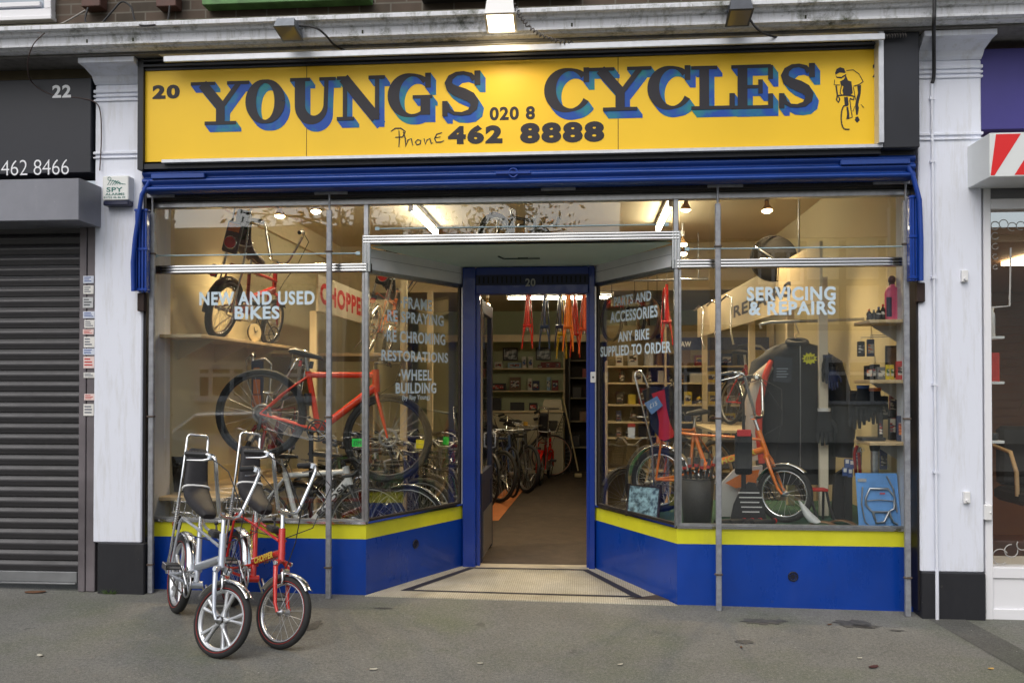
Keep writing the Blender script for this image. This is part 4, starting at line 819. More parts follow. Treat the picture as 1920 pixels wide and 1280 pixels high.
# ------------------------------------------------------------------ bicycles
def spokes_mb(c, r_hub, r_rim, n, w=.0016, hw=.03):
    g = MB(); c = Vector(c)
    for k in range(n):
        t = 2*PI*k/n; t2 = t+(.35 if k % 2 else -.35); s = 1 if (k//2) % 2 else -1
        a = c+Vector((math.cos(t2)*r_hub, s*hw, math.sin(t2)*r_hub)); b = c+Vector((math.cos(t)*r_rim, 0, math.sin(t)*r_rim)); g.tube([a, b], w, 4, cap=False)
    return g
def wheel(root, c, Rr, r, tyre, rimm, spk, hubm, T=None, mag=False, N=40, line=None, ns=28, n=8, wide=None, disc=False):
    """wheel > tyre, rim, spokes, hub; the wheel object itself is the rim"""
    def B(g, nm, m, p):
        if T is not None: g.xf(T)
        return g.build(nm, m, p)
    g = MB(); rr = Rr-r*.85
    g.torus(c, (0, 1, 0), rr, r*.45, N, 6, ry=(wide or r)*.75)
    w = B(g, 'wheel', rimm, root)
    B(MB().torus(c, (0, 1, 0), Rr, r, N, n, ry=wide or r), 'tyre', tyre, w)
    if line:
        g = MB()
        for s in (-1, 1): g.torus((c[0], c[1]+s*(wide or r)*.93, c[2]), (0, 1, 0), Rr-r*.32, .0022, N, 4)
        B(g, 'tyre_stripe', line, w)
    if mag:
        g = MB(); C = Vector(c)
        for k in range(5):
            for o in (-.17, .17):
                t = 2*PI*k/5+.3+o; d = Vector((math.cos(t), 0, math.sin(t))); e = Vector((-d.z, 0, d.x)); a = C+d*.02+e*(-o*.06); b = C+d*rr
                g.loft([[q+e*u*wd+Vector((0, v*th, 0)) for u, v in ((-1, -1), (1, -1), (1, 1), (-1, 1))] for q, wd, th in ((a, .010, .016), (a.lerp(b, .5), .0065, .010), (b, .011, .012))])
        g.torus(c, (0, 1, 0), rr-.008, .008, N, 6, ry=.012); B(g, 'mag_spokes', spk, w)
    else: B(spokes_mb(c, .016, rr, ns), 'spokes', spk, w)
    g = MB(); C = Vector(c); g.lathe([(0, -.055), (.008, -.055), (.008, -.036), (.022, -.034), (.022, -.028), (.013, -.022), (.013, .022), (.022, .028), (.022, .034), (.008, .036), (.008, .055), (0, .055)], C, (0, 1, 0), 12)
    if disc: g.torus(C+Vector((0, .03, 0)), (0, 1, 0), .07, .012, 24, 4, ry=.0015)
    B(g, 'hub', hubm, w); return w
def guard(c, r, w, a0, a1, n=18):
    """mudguard: curved strip over a wheel"""
    g = MB(); rows = []; K = 6
    for i in range(n+1):
        t = R(a0+(a1-a0)*i/n); row = []
        for k in range(K+1):
            u = -1+2*k/K; rad = r-(u*u)*w*.35; row.append(Vector((c[0]+rad*math.cos(t), u*w, c[2]+rad*math.sin(t))))
        rows.append(row+[p-Vector((math.cos(t), 0, math.sin(t)))*.003 for p in reversed(row)])
    return g.loft(rows)
def put(root, p, head, lean=0, pitch=0):
    root.location = p; root.rotation_euler = (R(lean), R(pitch), R(head))
def frame_text(g, s, a, b, h, side, off):
    """lettering along a tube from a to b (side view x,z), on the face y = side*off"""
    a = Vector((a[0], side*off, a[1])); b = Vector((b[0], side*off, b[1]))
    if side > 0: a, b = b, a
    d = (b-a).normalized(); u = Vector((-d.z, 0, d.x)) if side < 0 else Vector((d.z, 0, -d.x))
    if u.z < 0 and abs(u.z) > .2: u = -u
    text(g, s, a-u*h/2, b-u*h/2, a+u*h/2, .04)
def chopper(label, paint, mag=False, steer=0, N=26, group=None, text1=None, text2=None, chrome_g=True, seat_m=None, sissy=True, nm='chopper_bicycle', detail=False, tyre_line=None, bars=True, guards=True, seat=True, gcol=None):
    t = thing(nm, label, 'bicycle', group=group)
    H0, H1 = Vector((.865, 0, .49)), Vector((.80, 0, .665)); ax = (H1-H0).normalized()
    T = Matrix.Translation(H0) @ Matrix.Rotation(R(steer), 4, ax) @ Matrix.Translation(-H0) if steer else None
    def B(g, nm, m, p=None, st=False):
        if st and T is not None: g.xf(T)
        return g.build(nm, m, p or t)
    n = 10 if detail else 7
    rimm = chrome if not mag else M('silver mag rim', srgb(205, 208, 212), .3, .6)
    wheel(t, (0, 0, .255), .226, .029, rubber, rimm, rimm if mag else steel, steel, None, mag, N+10, tyre_line)
    wheel(t, (1.0, 0, .21), .187, .023, rubber, rimm, rimm if mag else steel, steel, T, mag, N+10, tyre_line, 20)
    g = MB(); g.tube([H0-ax*.01, H1+ax*.005], .021, n+2)
    g.tube([(.848, 0, .53), (.385, 0, .385)], .026, n+2); g.tube([(.41, 0, .26), (.375, 0, .40), (.29, 0, .62)], [.019, .018, .016], n)
    g.cyl((.405, -.035, .275), (.405, .035, .275), .024, n=n+2)
    for s in (-1, 1):
        g.tube([(.825, s*.02, .60), (.60, s*.03, .615), (.30, s*.033, .62), (.06, s*.06, .64), (.03, s*.068, .60)], .0095, n); g.tube([(.40, s*.03, .275), (.2, s*.055, .262), (0, s*.068, .255)], .011, n)
        g.tube([(.04, s*.066, .62), (0, s*.07, .255)], .009, n); g.tube([(.385, s*.02, .36), (.2, s*.06, .30), (0, s*.068, .258)], .010, n)
    fr = B(g, 'frame', paint)
    if text1:
        g = MB(); frame_text(g, text1, (.47, .405), (.79, .512), .042, -1, .0325); frame_text(g, text1, (.47, .405), (.79, .512), .042, 1, .0325); B(g, 'frame_lettering', M('gold transfer', srgb(222, 190, 60), .5), fr)
    if text2:
        g = MB()
        for i, chh in enumerate(text2):
            zz = .575-.026*i; xx = .376-.085*(zz-.40)/.22; text(g, chh, (xx-.012, -.0205, zz-.010), (xx+.012, -.0205, zz-.010), (xx-.012, -.0205, zz+.011), .04)
        B(g, 'tube_lettering', M('gold transfer', (0, 0, 0)), fr)
    if detail:
        g = MB(); g.bbox(.58, .70, -.03, .03, .622, .662, .01); g.cyl((.66, 0, .66), (.63, 0, .70), .006); g.sphere((.63, 0, .705), .014, 8, 6); B(g, 'gear_shifter', blackpl)
    # fork, steered
    g = MB()
    for s in (-1, 1): g.tube([(.868, s*.02, .485), (.882, s*.05, .455), (.925, s*.052, .345), (.965, s*.052, .25), (1.0, s*.052, .21)], [.014, .015, .0135, .011, .009], n)
    g.tube([(.866, -.05, .475), (.868, 0, .487), (.866, .05, .475)], .015, n); fk = B(g, 'fork', paint, None, True)
    if detail:
        g = MB(); g.bbox(.90, .935, -.028, .028, .42, .452, .006); g.tube([(.93, -.03, .43), (.955, -.036, .39), (.95, -.03, .36)], .007, 6); g.tube([(.93, .03, .43), (.955, .036, .39), (.95, .03, .36)], .007, 6); B(g, 'brake_caliper', chrome, None, True)
        for s in (-1, 1): g = MB(); g.cyl((.885, s*.058, .475), (.885, s*.07, .475), .014, n=12); B(g, 'fork_cap', chrome, fk, True)
    if guards:
        B(guard((1.0, 0, .21), .232, .031, 48, 158), 'mudguard', gcol or chrome, None, True); B(guard((0, 0, .255), .284, .036, 8, 190), 'mudguard', gcol or chrome)
    if bars:
        g = MB(); g.tube([H1, H1+ax*.11], .0135, n); g.bbox(.735, .79, -.022, .022, H1.z+.085, H1.z+.125, .008); B(g, 'stem', chrome, None, True)
        zc = H1.z+.105; xc = .785; g = MB(); half = [(xc, 0, zc), (xc+.004, .05, zc), (xc+.012, .08, zc+.012), (xc+.01, .10, zc+.05), (xc-.02, .165, zc+.22), (xc-.03, .185, zc+.285), (xc-.045, .195, zc+.315), (xc-.09, .205, zc+.325), (xc-.22, .235, zc+.30)]
        g.tube([(x, -y, z) for x, y, z in reversed(half[1:])]+half, .0122, n); hb = B(g, 'handlebar', chrome, None, True)
        for s in (-1, 1):
            g = MB(); a, b = Vector((xc-.105, s*.209, zc+.322)), Vector((xc-.235, s*.238, zc+.298)); K = 13
            g.tube([a.lerp(b, k/K) for k in range(K+1)], [.0165+(.0025 if k % 2 else 0) for k in range(K+1)], n); B(g, 'grip', blackpl, hb, True)
            g = MB(); g.bbox(xc-.09, xc-.055, s*.20-.014, s*.20+.014, zc+.295, zc+.335, .006); g.tube([(xc-.07, s*.21, zc+.30), (xc-.10, s*.225, zc+.285), (xc-.2, s*.25, zc+.262)], [.009, .007, .005], 6); B(g, 'brake_lever', chrome, hb, True)
        g = MB()
        g.tube([(xc-.06, -.205, zc+.31), (xc+.10, -.2, zc+.26), (xc+.22, -.10, zc+.05), (xc+.18, -.03, zc-.15), (.92, 0, .44)], .0035, 5); g.tube([(xc-.06, .205, zc+.31), (xc+.12, .2, zc+.22), (xc+.16, .10, zc-.05), (xc, .05, zc-.16), (.5, .03, .60)], .0035, 5); B(g, 'cable', cabm, None, True)
    if seat:
        path = [(.455, .715, .036, .018), (.44, .722, .048, .028), (.38, .735, .058, .034), (.28, .750, .070, .036), (.17, .772, .082, .036), (.09, .80, .086, .036), (.045, .835, .084, .034), (.02, .87, .080, .030)]
        for k in range(15): path.append((.015-.0047*k, .88+.0135*k, .079-.0010*k, .022+(.007 if k % 2 else 0)))
        path += [(-.057, 1.088, .058, .018), (-.058, 1.094, .045, .008)]
        rings = []
        for i, (x, z, hw, th) in enumerate(path):
            a = path[max(i-1, 0)]; b = path[min(i+1, len(path)-1)]; d = Vector((b[0]-a[0], 0, b[1]-a[1])).normalized(); u = Vector((d.z, 0, -d.x)); C = Vector((x, 0, z)); m = 14
            rings.append([C+Vector((0, 1, 0))*hw*math.copysign(abs(math.cos(2*PI*k/m))**.7, math.cos(2*PI*k/m))+u*th*math.copysign(abs(math.sin(2*PI*k/m))**.7, math.sin(2*PI*k/m)) for k in range(m)])
        st = B(MB().loft(rings), 'saddle', seat_m or vinyl)
        pr = rings[6]; B(MB().tube([p+(p-sum(pr, Vector())/14)*.03 for p in pr], .0075, 6, closed=True), 'piping', whitepl, st)
        g = MB(); g.tube([(.29, 0, .60), (.262, 0, .73)], .0135, n); g.tube([(.31, -.04, .71), (.262, -.04, .725), (.2, -.04, .735)], .006, 6); g.tube([(.31, .04, .71), (.262, .04, .725), (.2, .04, .735)], .006, 6); B(g, 'seat_post', chrome)
    if sissy:
        pts = [(-.01, -.088, .255), (-.015, -.085, .60), (-.045, -.078, .85), (-.105, -.070, 1.14)]+[(-.112+.0, -.070+.02*(1-math.cos(q))-.0, 1.15+.03*math.sin(q)) for q in (0, .6, 1.2, PI/2)]
        pts = pts+[(x, -y, z) for x, y, z in reversed(pts)]; B(MB().tube(pts, .0085, n), 'sissy_bar', chrome)
        g = MB()
        for s in (-1, 1): g = MB(); g.tube([(-.018+.0125*math.cos(q*.9), s*.082+.0125*math.sin(q*.9), .59+.0022*q) for q in range(60)], .0036, 5); g.cyl((-.02, s*.082, .715), (-.024, s*.081, .76), .013, n=8); B(g, 'sissy_spring', steel)
    if detail:
        g = MB(); z = .63; pts = [(-.05, -.065, z), (-.22, -.065, z), (-.24, -.045, z), (-.24, .045, z), (-.22, .065, z), (-.05, .065, z)]; g.tube(pts, .005, 6); g.tube([(p[0]*.92-.01, p[1], z+.075) for p in pts], .005, 6)
        for x, y in ((-.08, -.065), (-.2, -.065), (-.24, -.02), (-.24, .02), (-.2, .065), (-.08, .065)): g.tube([(x, y, z), (x*.92-.01, y, z+.075)], .0035, 5)
        for y in (-.03, 0, .03): g.tube([(-.04, y, z), (-.24, y, z)], .004, 5)
        B(g, 'rear_rack', chrome)
    if sissy:
        g = MB(); g.bbox(-.305, -.28, -.028, .028, .50, .60, .006); g2 = MB(); g2.cyl((-.306, 0, .535), (-.318, 0, .535), .03, n=14); rl = B(g, 'rear_light', blackpl); B(g2, 'red_lens', REDG, rl)
    g = MB(); g.torus((.405, -.055, .275), (0, 1, 0), .075, .006, 26, 6); g.tube([(.405, -.055, .275), (.405, -.055, .35)], .006, 6); g.tube([(.405, -.055, .275), (.47, -.055, .24)], .006, 6); g.tube([(.405, -.055, .275), (.34, -.055, .24)], .006, 6)
    ck = B(g, 'chainring', steel)
    B(MB().tube([(.405, -.055, .353), (.2, -.055, .325), (0, -.055, .30), (-.04, -.055, .27), (-.02, -.055, .225), (.2, -.055, .20), (.405, -.055, .198)], .005, 5), 'chain', M('oily chain', (.12, .11, .1), .4, .8))
    for s, ang in ((-1, 2.5), (1, 2.5+PI)):
        e = Vector((.405+.15*math.cos(ang), s*.075, .275+.15*math.sin(ang))); cr = B(MB().tube([(.405, s*.06, .275), tuple(e)], .009, 6), 'crank_arm', chrome)
        g = MB(); g.bbox(e.x-.045, e.x+.045, min(e.y+s*.015, e.y+s*.11), max(e.y+s*.015, e.y+s*.11), e.z-.016, e.z+.016, .005); pd = B(g, 'pedal', blackpl, cr)
        g = MB(); g.bbox(e.x-.048, e.x+.048, min(e.y+s*.105, e.y+s*.112), max(e.y+s*.105, e.y+s*.112), e.z-.02, e.z+.02, .003); g.bbox(e.x+.0455, e.x+.049, min(e.y+s*.02, e.y+s*.1), max(e.y+s*.02, e.y+s*.1), e.z-.008, e.z+.008, .002); B(g, 'pedal_cage', chrome, pd)
    B(MB().tube([(.36, .05, .26), (.28, .14, .12), (.26, .2, .01)], .008, 6), 'kickstand', chrome)
    return t
def bike(label, paint, forkm=None, kind='flat', wr=.34, tr=.017, wb=1.0, bb=(.43, .27), sc=(.29, .76), ht=(.80, .82), hb=(.84, .68), tube=.017, guards=None, tyre=None, rimm=None, group=None, saddle_m=None, nm='bicycle', rack=False, N=32, textd=None, textm=None, tagc=None, barm=None, steer=0, basket=None, discs=False, panniers=None):
    t = thing(nm, label, 'bicycle', group=group); forkm = forkm or paint; tyre = tyre or rubber; rimm = rimm or alu; n = 8
    H0, H1 = Vector((hb[0], 0, hb[1])), Vector((ht[0], 0, ht[1])); ax = (H1-H0).normalized()
    T = Matrix.Translation(H0) @ Matrix.Rotation(R(steer), 4, ax) @ Matrix.Translation(-H0) if steer else None
    def B(g, nm, m, p=None, st=False):
        if st and T is not None: g.xf(T)
        return g.build(nm, m, p or t)
    wheel(t, (0, 0, wr), wr-tr, tr, tyre, rimm, steel, steel, None, False, N, None, 26, 6, disc=discs); wheel(t, (wb, 0, wr), wr-tr, tr, tyre, rimm, steel, steel, T, False, N, None, 26, 6, disc=discs)
    bb3 = Vector((bb[0], 0, bb[1])); sc3 = Vector((sc[0], 0, sc[1])); g = MB()
    g.tube([H0-ax*.015, H1+ax*.01], tube*1.25, n+2); g.tube([H1-ax*.035, sc3], tube*.95, n); g.tube([H0+ax*.03, bb3], [tube*1.35, tube*1.2], n); g.tube([bb3, sc3+(sc3-bb3).normalized()*.03], tube*.95, n); g.cyl(bb3-Vector((0, .035, 0)), bb3+Vector((0, .035, 0)), .022, n=10)
    for s in (-1, 1): g.tube([sc3-Vector((0, -s*.012, .01)), (sc3.x*.45, s*.05, (sc3.z+wr)*.5), (0, s*.062, wr)], [.009, .009, .007], 6); g.tube([bb3+Vector((-.02, s*.03, 0)), (bb3.x*.5, s*.05, (bb3.z+wr)*.5), (0, s*.062, wr)], [.010, .009, .008], 6)
    fr = B(g, 'frame', paint)
    if textd:
        g = MB(); a = H0+ax*.02; b = bb3; q0 = b.lerp(a, .38); q1 = b.lerp(a, .92); frame_text(g, textd, (q0.x, q0.z), (q1.x, q1.z), tube*1.9, -1, tube*1.36); B(g, 'frame_lettering', textm or black, fr)
    g = MB()
    for s in (-1, 1): g.tube([H0-ax*.02+Vector((0, s*.02, 0)), H0-ax*.035+Vector((.004, s*.042, 0)), (H0.x+(wb-H0.x)*.5, s*.045, (H0.z+wr)*.5-.01), (wb, s*.05, wr)], [.014, .014, .012, .008], 6)
    g.tube([H0-ax*.03+Vector((0, -.04, 0)), H0-ax*.018, H0-ax*.03+Vector((0, .04, 0))], .015, 6); B(g, 'fork', forkm, None, True)
    if guards: B(guard((wb, 0, wr), wr+.02, .024, 30, 170, 14), 'mudguard', guards, None, True); B(guard((0, 0, wr), wr+.02, .026, 10, 175, 14), 'mudguard', guards)
    d = (sc3-bb3).normalized(); sp_ = sc3+d*.15; g = MB(); g.tube([sc3, sp_], .0135, 8); B(g, 'seat_post', alu if not guards else steel)
    P = [(-.13, .022, .085, .02), (-.09, .03, .078, .03), (-.02, .022, .05, .028), (.05, .018, .028, .022), (.12, .016, .02, .018), (.145, .01, .012, .012)]
    rings = [[sp_+Vector((x, 0, z))+Vector((0, w*math.cos(2*PI*k/10), h*math.sin(2*PI*k/10))) for k in range(10)] for x, z, w, h in P]; B(MB().loft(rings), 'saddle', saddle_m or blackpl)
    top = H1+ax*.06; st = Vector((top.x+.09, 0, top.z+.02)); g = MB(); g.tube([H1, top, st], .0135, 8); B(g, 'stem', barm or steel, None, True)
    g = MB()
    if kind == 'drop':
        hf = [(st.x, 0, st.z), (st.x, .17, st.z), (st.x+.05, .20, st.z), (st.x+.09, .205, st.z-.03), (st.x+.085, .205, st.z-.09), (st.x+.04, .205, st.z-.13), (st.x-.05, .205, st.z-.14)]; gr = hf[2:]
    elif kind == 'riser':
        hf = [(st.x, 0, st.z), (st.x, .06, st.z), (st.x-.01, .14, st.z+.06), (st.x-.05, .24, st.z+.07), (st.x-.18, .29, st.z+.05)]; gr = [hf[3], hf[4]]
    else: hf = [(st.x, 0, st.z), (st.x-.01, .15, st.z+.01), (st.x-.04, .30, st.z+.01)]; gr = [(st.x-.022, .2, st.z+.01), hf[2]]
    g.tube([(x, -y, z) for x, y, z in reversed(hf[1:])]+hf, .011 if kind != 'drop' else .0125, 8); hbm = B(g, 'handlebar', barm or steel, None, True)
    for s in (-1, 1):
        B(MB().tube([(x, s*y, z) for x, y, z in gr], .016, 8), 'grip', (barm or blackpl) if kind == 'drop' else blackpl, hbm, True)
        e = gr[0]; B(MB().tube([(e[0]+.03, s*e[1]*.96, e[2]+.005), (e[0]+.05, s*e[1], e[2]-.03), (e[0]+.03, s*(e[1]+.04), e[2]-.07 if kind == 'drop' else e[2]-.02)], [.011, .008, .005], 6), 'brake_lever', blackpl, hbm, True)
    B(MB().tube([(st.x, .1, st.z), (st.x+.12, .06, st.z+.02), (st.x+.10, 0, H0.z+.08), (H0.x+.03, 0, H0.z-.03)], .003, 5), 'cable', cabm, None, True)
    g = MB(); g.torus(bb3+Vector((0, -.045, 0)), (0, 1, 0), .085, .007, 28, 6); g.torus(bb3+Vector((0, -.05, 0)), (0, 1, 0), .062, .006, 24, 6)
    for k in range(5): q = 2*PI*k/5; g.tube([bb3+Vector((0, -.047, 0)), bb3+Vector((.08*math.cos(q), -.047, .08*math.sin(q)))], .007, 5)
    B(g, 'chainring', M('dark chainring', (.05, .05, .052), .4, .7))
    B(MB().tube([bb3+Vector((0, -.045, .085)), (0, -.045, wr+.04), (-.035, -.045, wr), (.02, -.045, wr-.10), (.06, -.045, wr-.12), bb3+Vector((0, -.045, -.085))], .005, 5), 'chain', M('oily chain', (0, 0, 0)))
    g = MB()
    for k in range(5): g.torus((0, -.028-.005*k, wr), (0, 1, 0), .048-.006*k, .004, 20, 4)
    g.bbox(.0, .03, -.07, -.055, wr-.13, wr-.03, .004); B(g, 'rear_gears', M('gear steel', (.16, .16, .165), .4, .9))
    for s, ang in ((-1, -.5), (1, PI-.5)):
        e = bb3+Vector((.165*math.cos(ang), s*.065, .165*math.sin(ang))); cr = B(MB().tube([bb3+Vector((0, s*.055, 0)), e], .009, 6), 'crank_arm', alu); g = MB(); g.bbox(e.x-.04, e.x+.04, e.y+(s*.015 if s > 0 else -.1), e.y+(.1 if s > 0 else -.015), e.z-.012, e.z+.012, .004); B(g, 'pedal', blackpl, cr)
    if rack:
        g = MB(); z = wr*2+.05
        for s in (-1, 1): g.tube([(.2, s*.05, z), (-.2, s*.05, z)], .005, 5); g.tube([(-.12, s*.055, z), (0, s*.07, wr)], .004, 5)
        for k in range(4): g.tube([(.15-.1*k, -.05, z), (.15-.1*k, .05, z)], .004, 5)
        B(g, 'rear_rack', blackpl)
    if basket:
        g = MB(); bx_ = st.x+.18
        for k in range(5): zz = st.z-.22+.055*k; w = .13+.012*k; g.tube([(bx_-w*.8, -w, zz), (bx_+w*.8, -w, zz), (bx_+w*.8, w, zz), (bx_-w*.8, w, zz)], .003, 4, closed=True)
        for k in range(8):
            for s in (-1, 1): u = -1+2*k/7; g.tube([(bx_+u*.104, s*.13, st.z-.22), (bx_+u*.142, s*.178, st.z)], .002, 4); g.tube([(bx_+s*.104, u*.13, st.z-.22), (bx_+s*.142, u*.178, st.z)], .002, 4)
        B(g, 'basket', basket, None, True)
    if tagc: 
        tg = MB(); tg.box(st.x-.06, st.x+.06, .02, .023, st.z+.02, st.z+.10); B(tg, 'price_tag', tagc)
    return t
# the two choppers on the pavement
fc = at(402, 1231, -1.30); head = R(-52); wbv = Vector((math.cos(head), math.sin(head)))
def stand_at(root, fp, wb, lean, r_rear=None):
    """front wheel contact fp; both tyres on the sloping ground"""
    fx, fy = fp.x, fp.y; rx, ry = fx-wb*wbv.x, fy-wb*wbv.y; zr, zf = gz(rx, ry)-.004, gz(fx, fy)-.004
    put(root, (rx, ry, zr), math.degrees(head), lean, math.degrees(math.atan2(zr-zf, wb)))
stripe = M('red tyre line', srgb(150, 32, 28), .6)
ch1 = chopper('silver chopper bicycle with five spoke mag wheels on the pavement, nearest the camera', silverp, True, 30, 36, text1=None, detail=True, tyre_line=stripe); stand_at(ch1, fc, 1.0, -8)
ch2 = chopper('red chopper bicycle with wire wheels on the pavement behind the silver one', redp, False, 26, 36, text1='CHOPPER', text2='RALEIGH', detail=True, tyre_line=stripe); stand_at(ch2, at(518, 1207, -1.12), 1.0, -8)

# ------------------------------------------------------------------ shop interior
wallf = M('cream wall paint', srgb(214, 202, 164), .7, 0, .05, 2); wallb = M('pale green wall paint', srgb(172, 180, 146), .7, 0, .05, 2)
ceilm = M('ceiling paint', srgb(222, 206, 172), .75, 0, .05, 2); carpet = M('brown carpet', srgb(70, 60, 51), .95, 0, .3, 9, .4, bscale=120)
def B1(nm, m, *b): g = MB(); g.box(*b); return struct(g, nm, m)
B1('shop_floor', carpet, -2.78, 2.78, .085, 10.6, -.1, .068)
B1('wall_left', wallf, -2.88, -2.74, .085, 10.6, -.1, 3.5); B1('wall_right', wallf, 2.745, 2.80, .03, 10.6, -.1, 3.5); B1('wall_back', wallb, -2.74, 2.74, 10.0, 10.1, -.1, 3.5)
B1('ceiling', ceilm, -2.74, 2.745, .065, 5.0, 3.38, 3.46); B1('ceiling_back', ceilm, -2.74, 2.745, 5.1, 10.0, 2.95, 3.02); B1('ceiling_beam', ceilm, -2.74, 2.745, 5.0, 5.1, 2.78, 3.46)
B1('ceiling_beam', cream, -2.7, 2.74, 9.0, 9.12, 2.34, 2.46); B1('wall_partition', M('passage gloom brown', srgb(44, 38, 31), .85), .12, 2.7, 9.35, 9.45, 0, 2.34)  # brown panel right of the counter: the passage's gloom is put into its colour
B1('ceiling_coving', cream, -2.74, -2.70, .1, 5.0, 3.14, 3.38)
orangefl = M('orange floor strip', srgb(190, 116, 62), .7, 0, .15, 5)
g = MB(); g.add([(-.75, 3.6, .072), (-.50, 3.6, .072), (-.42, 6.6, .072), (-.70, 6.6, .072)], [(0, 1, 2, 3)]); struct(g, 'floor_strip', orangefl)
# lamps
tube_m = emit('fluorescent tube', (1, .88, .64), 33)
def strip_light(a, b, label, nmz=.07):
    a = Vector(a); b = Vector(b); t = thing('fluorescent_light', label, 'lamp', (a+b)/2, 'fluorescent strip lights'); d = (b-a).normalized()
    wpart(MB().cyl(a+d*.02, b-d*.02, .019, n=10), 'tube', tube_m, t); g = MB(); g.beam(a+Vector((0, 0, nmz)), b+Vector((0, 0, nmz)), .06, .05); g.beam(a+Vector((0, 0, .02)), a+d*.03+Vector((0, 0, .02)), .045, .09); g.beam(b+Vector((0, 0, .02)), b-d*.03+Vector((0, 0, .02)), .045, .09); wpart(g, 'batten', whitepl, t); return t
strip_light((-1.2, 2.1, 3.275), (-1.2, 3.6, 3.275), 'fluorescent strip on the front ceiling above the left bay')
strip_light((1.27, 2.1, 3.275), (1.27, 3.6, 3.275), 'fluorescent strip on the front ceiling above the right bay')
strip_light((-.60, 5.7, 2.765), (.86, 5.7, 2.765), 'fluorescent strip crossing the top of the open doorway')

bulbm = emit('reflector bulb', (1, .74, .42), 22)
def spot(px, py, y, label, aim, en=26):
    p = at(px, py, y); zc = 3.375 if y < 5 else 2.945; t = thing('spotlight', label, 'lamp', p, 'reflector bulbs'); a = (Vector(aim)-p).normalized()
    g = MB(); g.lathe([(.0, -.05), (.018, -.05), (.018, -.015), (.04, .02), (.046, .045)], p, a, 14); wpart(g, 'bulb_body', M('bulb silver', srgb(214, 176, 130), .25, .6), t)
    g = MB(); g.lathe([(.045, .046), (.03, .058), (0, .062)], p, a, 14); wpart(g, 'bulb_face', bulbm, t)
    g = MB(); g.cyl(p-a*.05, p-a*.12, .024, n=10); q = p-a*.09; g.tube([q, (q.x, q.y, zc)], .009, 6); wpart(g, 'lamp_holder', whitepl, t)
    ld = bpy.data.lights.new('spot light', 'SPOT'); ld.energy = en*2.3; ld.spot_size = R(125); ld.spot_blend = .7; ld.color = (1, .74, .42); ld.shadow_soft_size = .05
    lo = bpy.data.objects.new('light', ld); COL.objects.link(lo); lo.parent = t; lo.location = a*.075; lo.rotation_euler = a.to_track_quat('-Z', 'Y').to_euler()
spot(525, 396, 1.4, 'glowing reflector bulb above the left window, left of the post', (-2.2, 1.0, 0)); spot(592, 388, 1.5, 'glowing reflector bulb above the left window, beside the post', (-1.6, .8, 0))
spot(1438, 386, 1.4, 'glowing reflector bulb above the word SERVICING', (2.0, .7, 0)); spot(1286, 384, 1.5, 'tilted reflector bulb above the right bay by the doorway corner', (1.2, 1.4, 0))
spot(1281, 452, 3.6, 'small glowing bulb under the ceiling beyond the right bay, upper of a pair', (1.6, 2.5, 0), 10); spot(1281, 470, 4.3, 'small glowing bulb under the ceiling beyond the right bay, lower of a pair', (1.6, 3, 0), 10); spot(913, 566, 5.4, 'glowing bulb near the top left of the doorway', (-.8, 4.2, 0), 12)

# ---- left bay
sh = thing('wall_shelf', 'long pale wall shelf carrying the upper red chopper', 'shelf', (-2.55, 1.25, 1.93)); g = MB(); g.bbox(-2.739, -2.38, .12, 2.5, 1.935, 1.96, .003); wpart(g, 'board', wood, sh)
for y in (.5, 1.2, 1.95): g = MB(); g.prism([(0, 0), (.30, 0), (0, -.16)], (-2.739, y, 1.9345), (1, 0, 0), (0, 0, 1), .012); wpart(g, 'bracket', cream, sh)
sh = thing('wall_shelf', 'low pale wall shelf under the left window holding a black basket', 'shelf', (-2.5, 1.2, .72)); g = MB(); g.bbox(-2.739, -2.2, .12, 2.4, .72, .748, .003); wpart(g, 'board', wood, sh); g = MB(); g.box(-2.739, -2.3, .3, .33, .068, .72); wpart(g, 'support', cream, sh)
c = chopper('dark red chopper with red rear reflector leaning on the upper left shelf', darkred, N=24, gcol=black); put(c, (-2.60, .88, 1.962), 86, 15)
def rear_plate(c):
    g = MB(); g.bbox(-.155, -.118, -.068, .068, .72, .98, .012); cb = g.build('plate_holder', blackpl, c); g = MB(); g.box(-.159, -.156, -.05, .05, .895, .96); g.build('orange_reflector', ORG, cb); g = MB(); g.cyl((-.156, 0, .805), (-.172, 0, .805), .046, n=18); g.build('red_reflector', REDG, cb); g = MB(); g.torus((-.157, 0, .805), (1, 0, 0), .05, .006, 20, 6); g.build('reflector_ring', chrome, cb)
rear_plate(c)
c = chopper('dark red chopper with black mudguards standing on the low shelf behind the orange bike', darkred, N=22, gcol=black); put(c, (-2.42, 1.95, .75), -86, -8)
c = chopper('orange chopper high on a rack behind the white CHOPPER board', orangep, N=22); put(c, (-1.80, 2.75, 1.91), 92, 15)
rear_plate(c)
rk = thing('display_rack', 'pale display rack with tall posts behind the left window', 'rack', (-2.0, 3.4, .07))
for x, y in ((-2.16, 2.15), (-2.16, 4.45), (-1.45, 3.0), (-1.45, 4.6)): g = MB(); g.bbox(x-.035, x+.035, y-.03, y+.03, .07, 2.3 if x < -2 else 2.75, .004); wpart(g, 'rack_post', cream, rk)
g = MB(); g.bbox(-2.73, -1.42, 2.55, 4.5, 1.875, 1.907, .003); wpart(g, 'rack_shelf', wood, rk)
sg_ = thing('chopper_board', 'white hanging board lettered CHOPPER in red inside the left window', 'sign', (-2.11, 3.2, 2.295)); g = MB(); g.bbox(-2.125, -2.10, 2.1, 4.4, 2.295, 2.655, .003); wpart(g, 'board', M('white board', srgb(226, 214, 186), .5), sg_)
g = MB(); text(g, 'CHOPPER', (-2.098, 2.15, 2.375), (-2.098, 3.98, 2.375), (-2.098, 2.15, 2.585), .045); wpart(g, 'board_lettering', M('board red', srgb(208, 26, 14), .5), sg_)
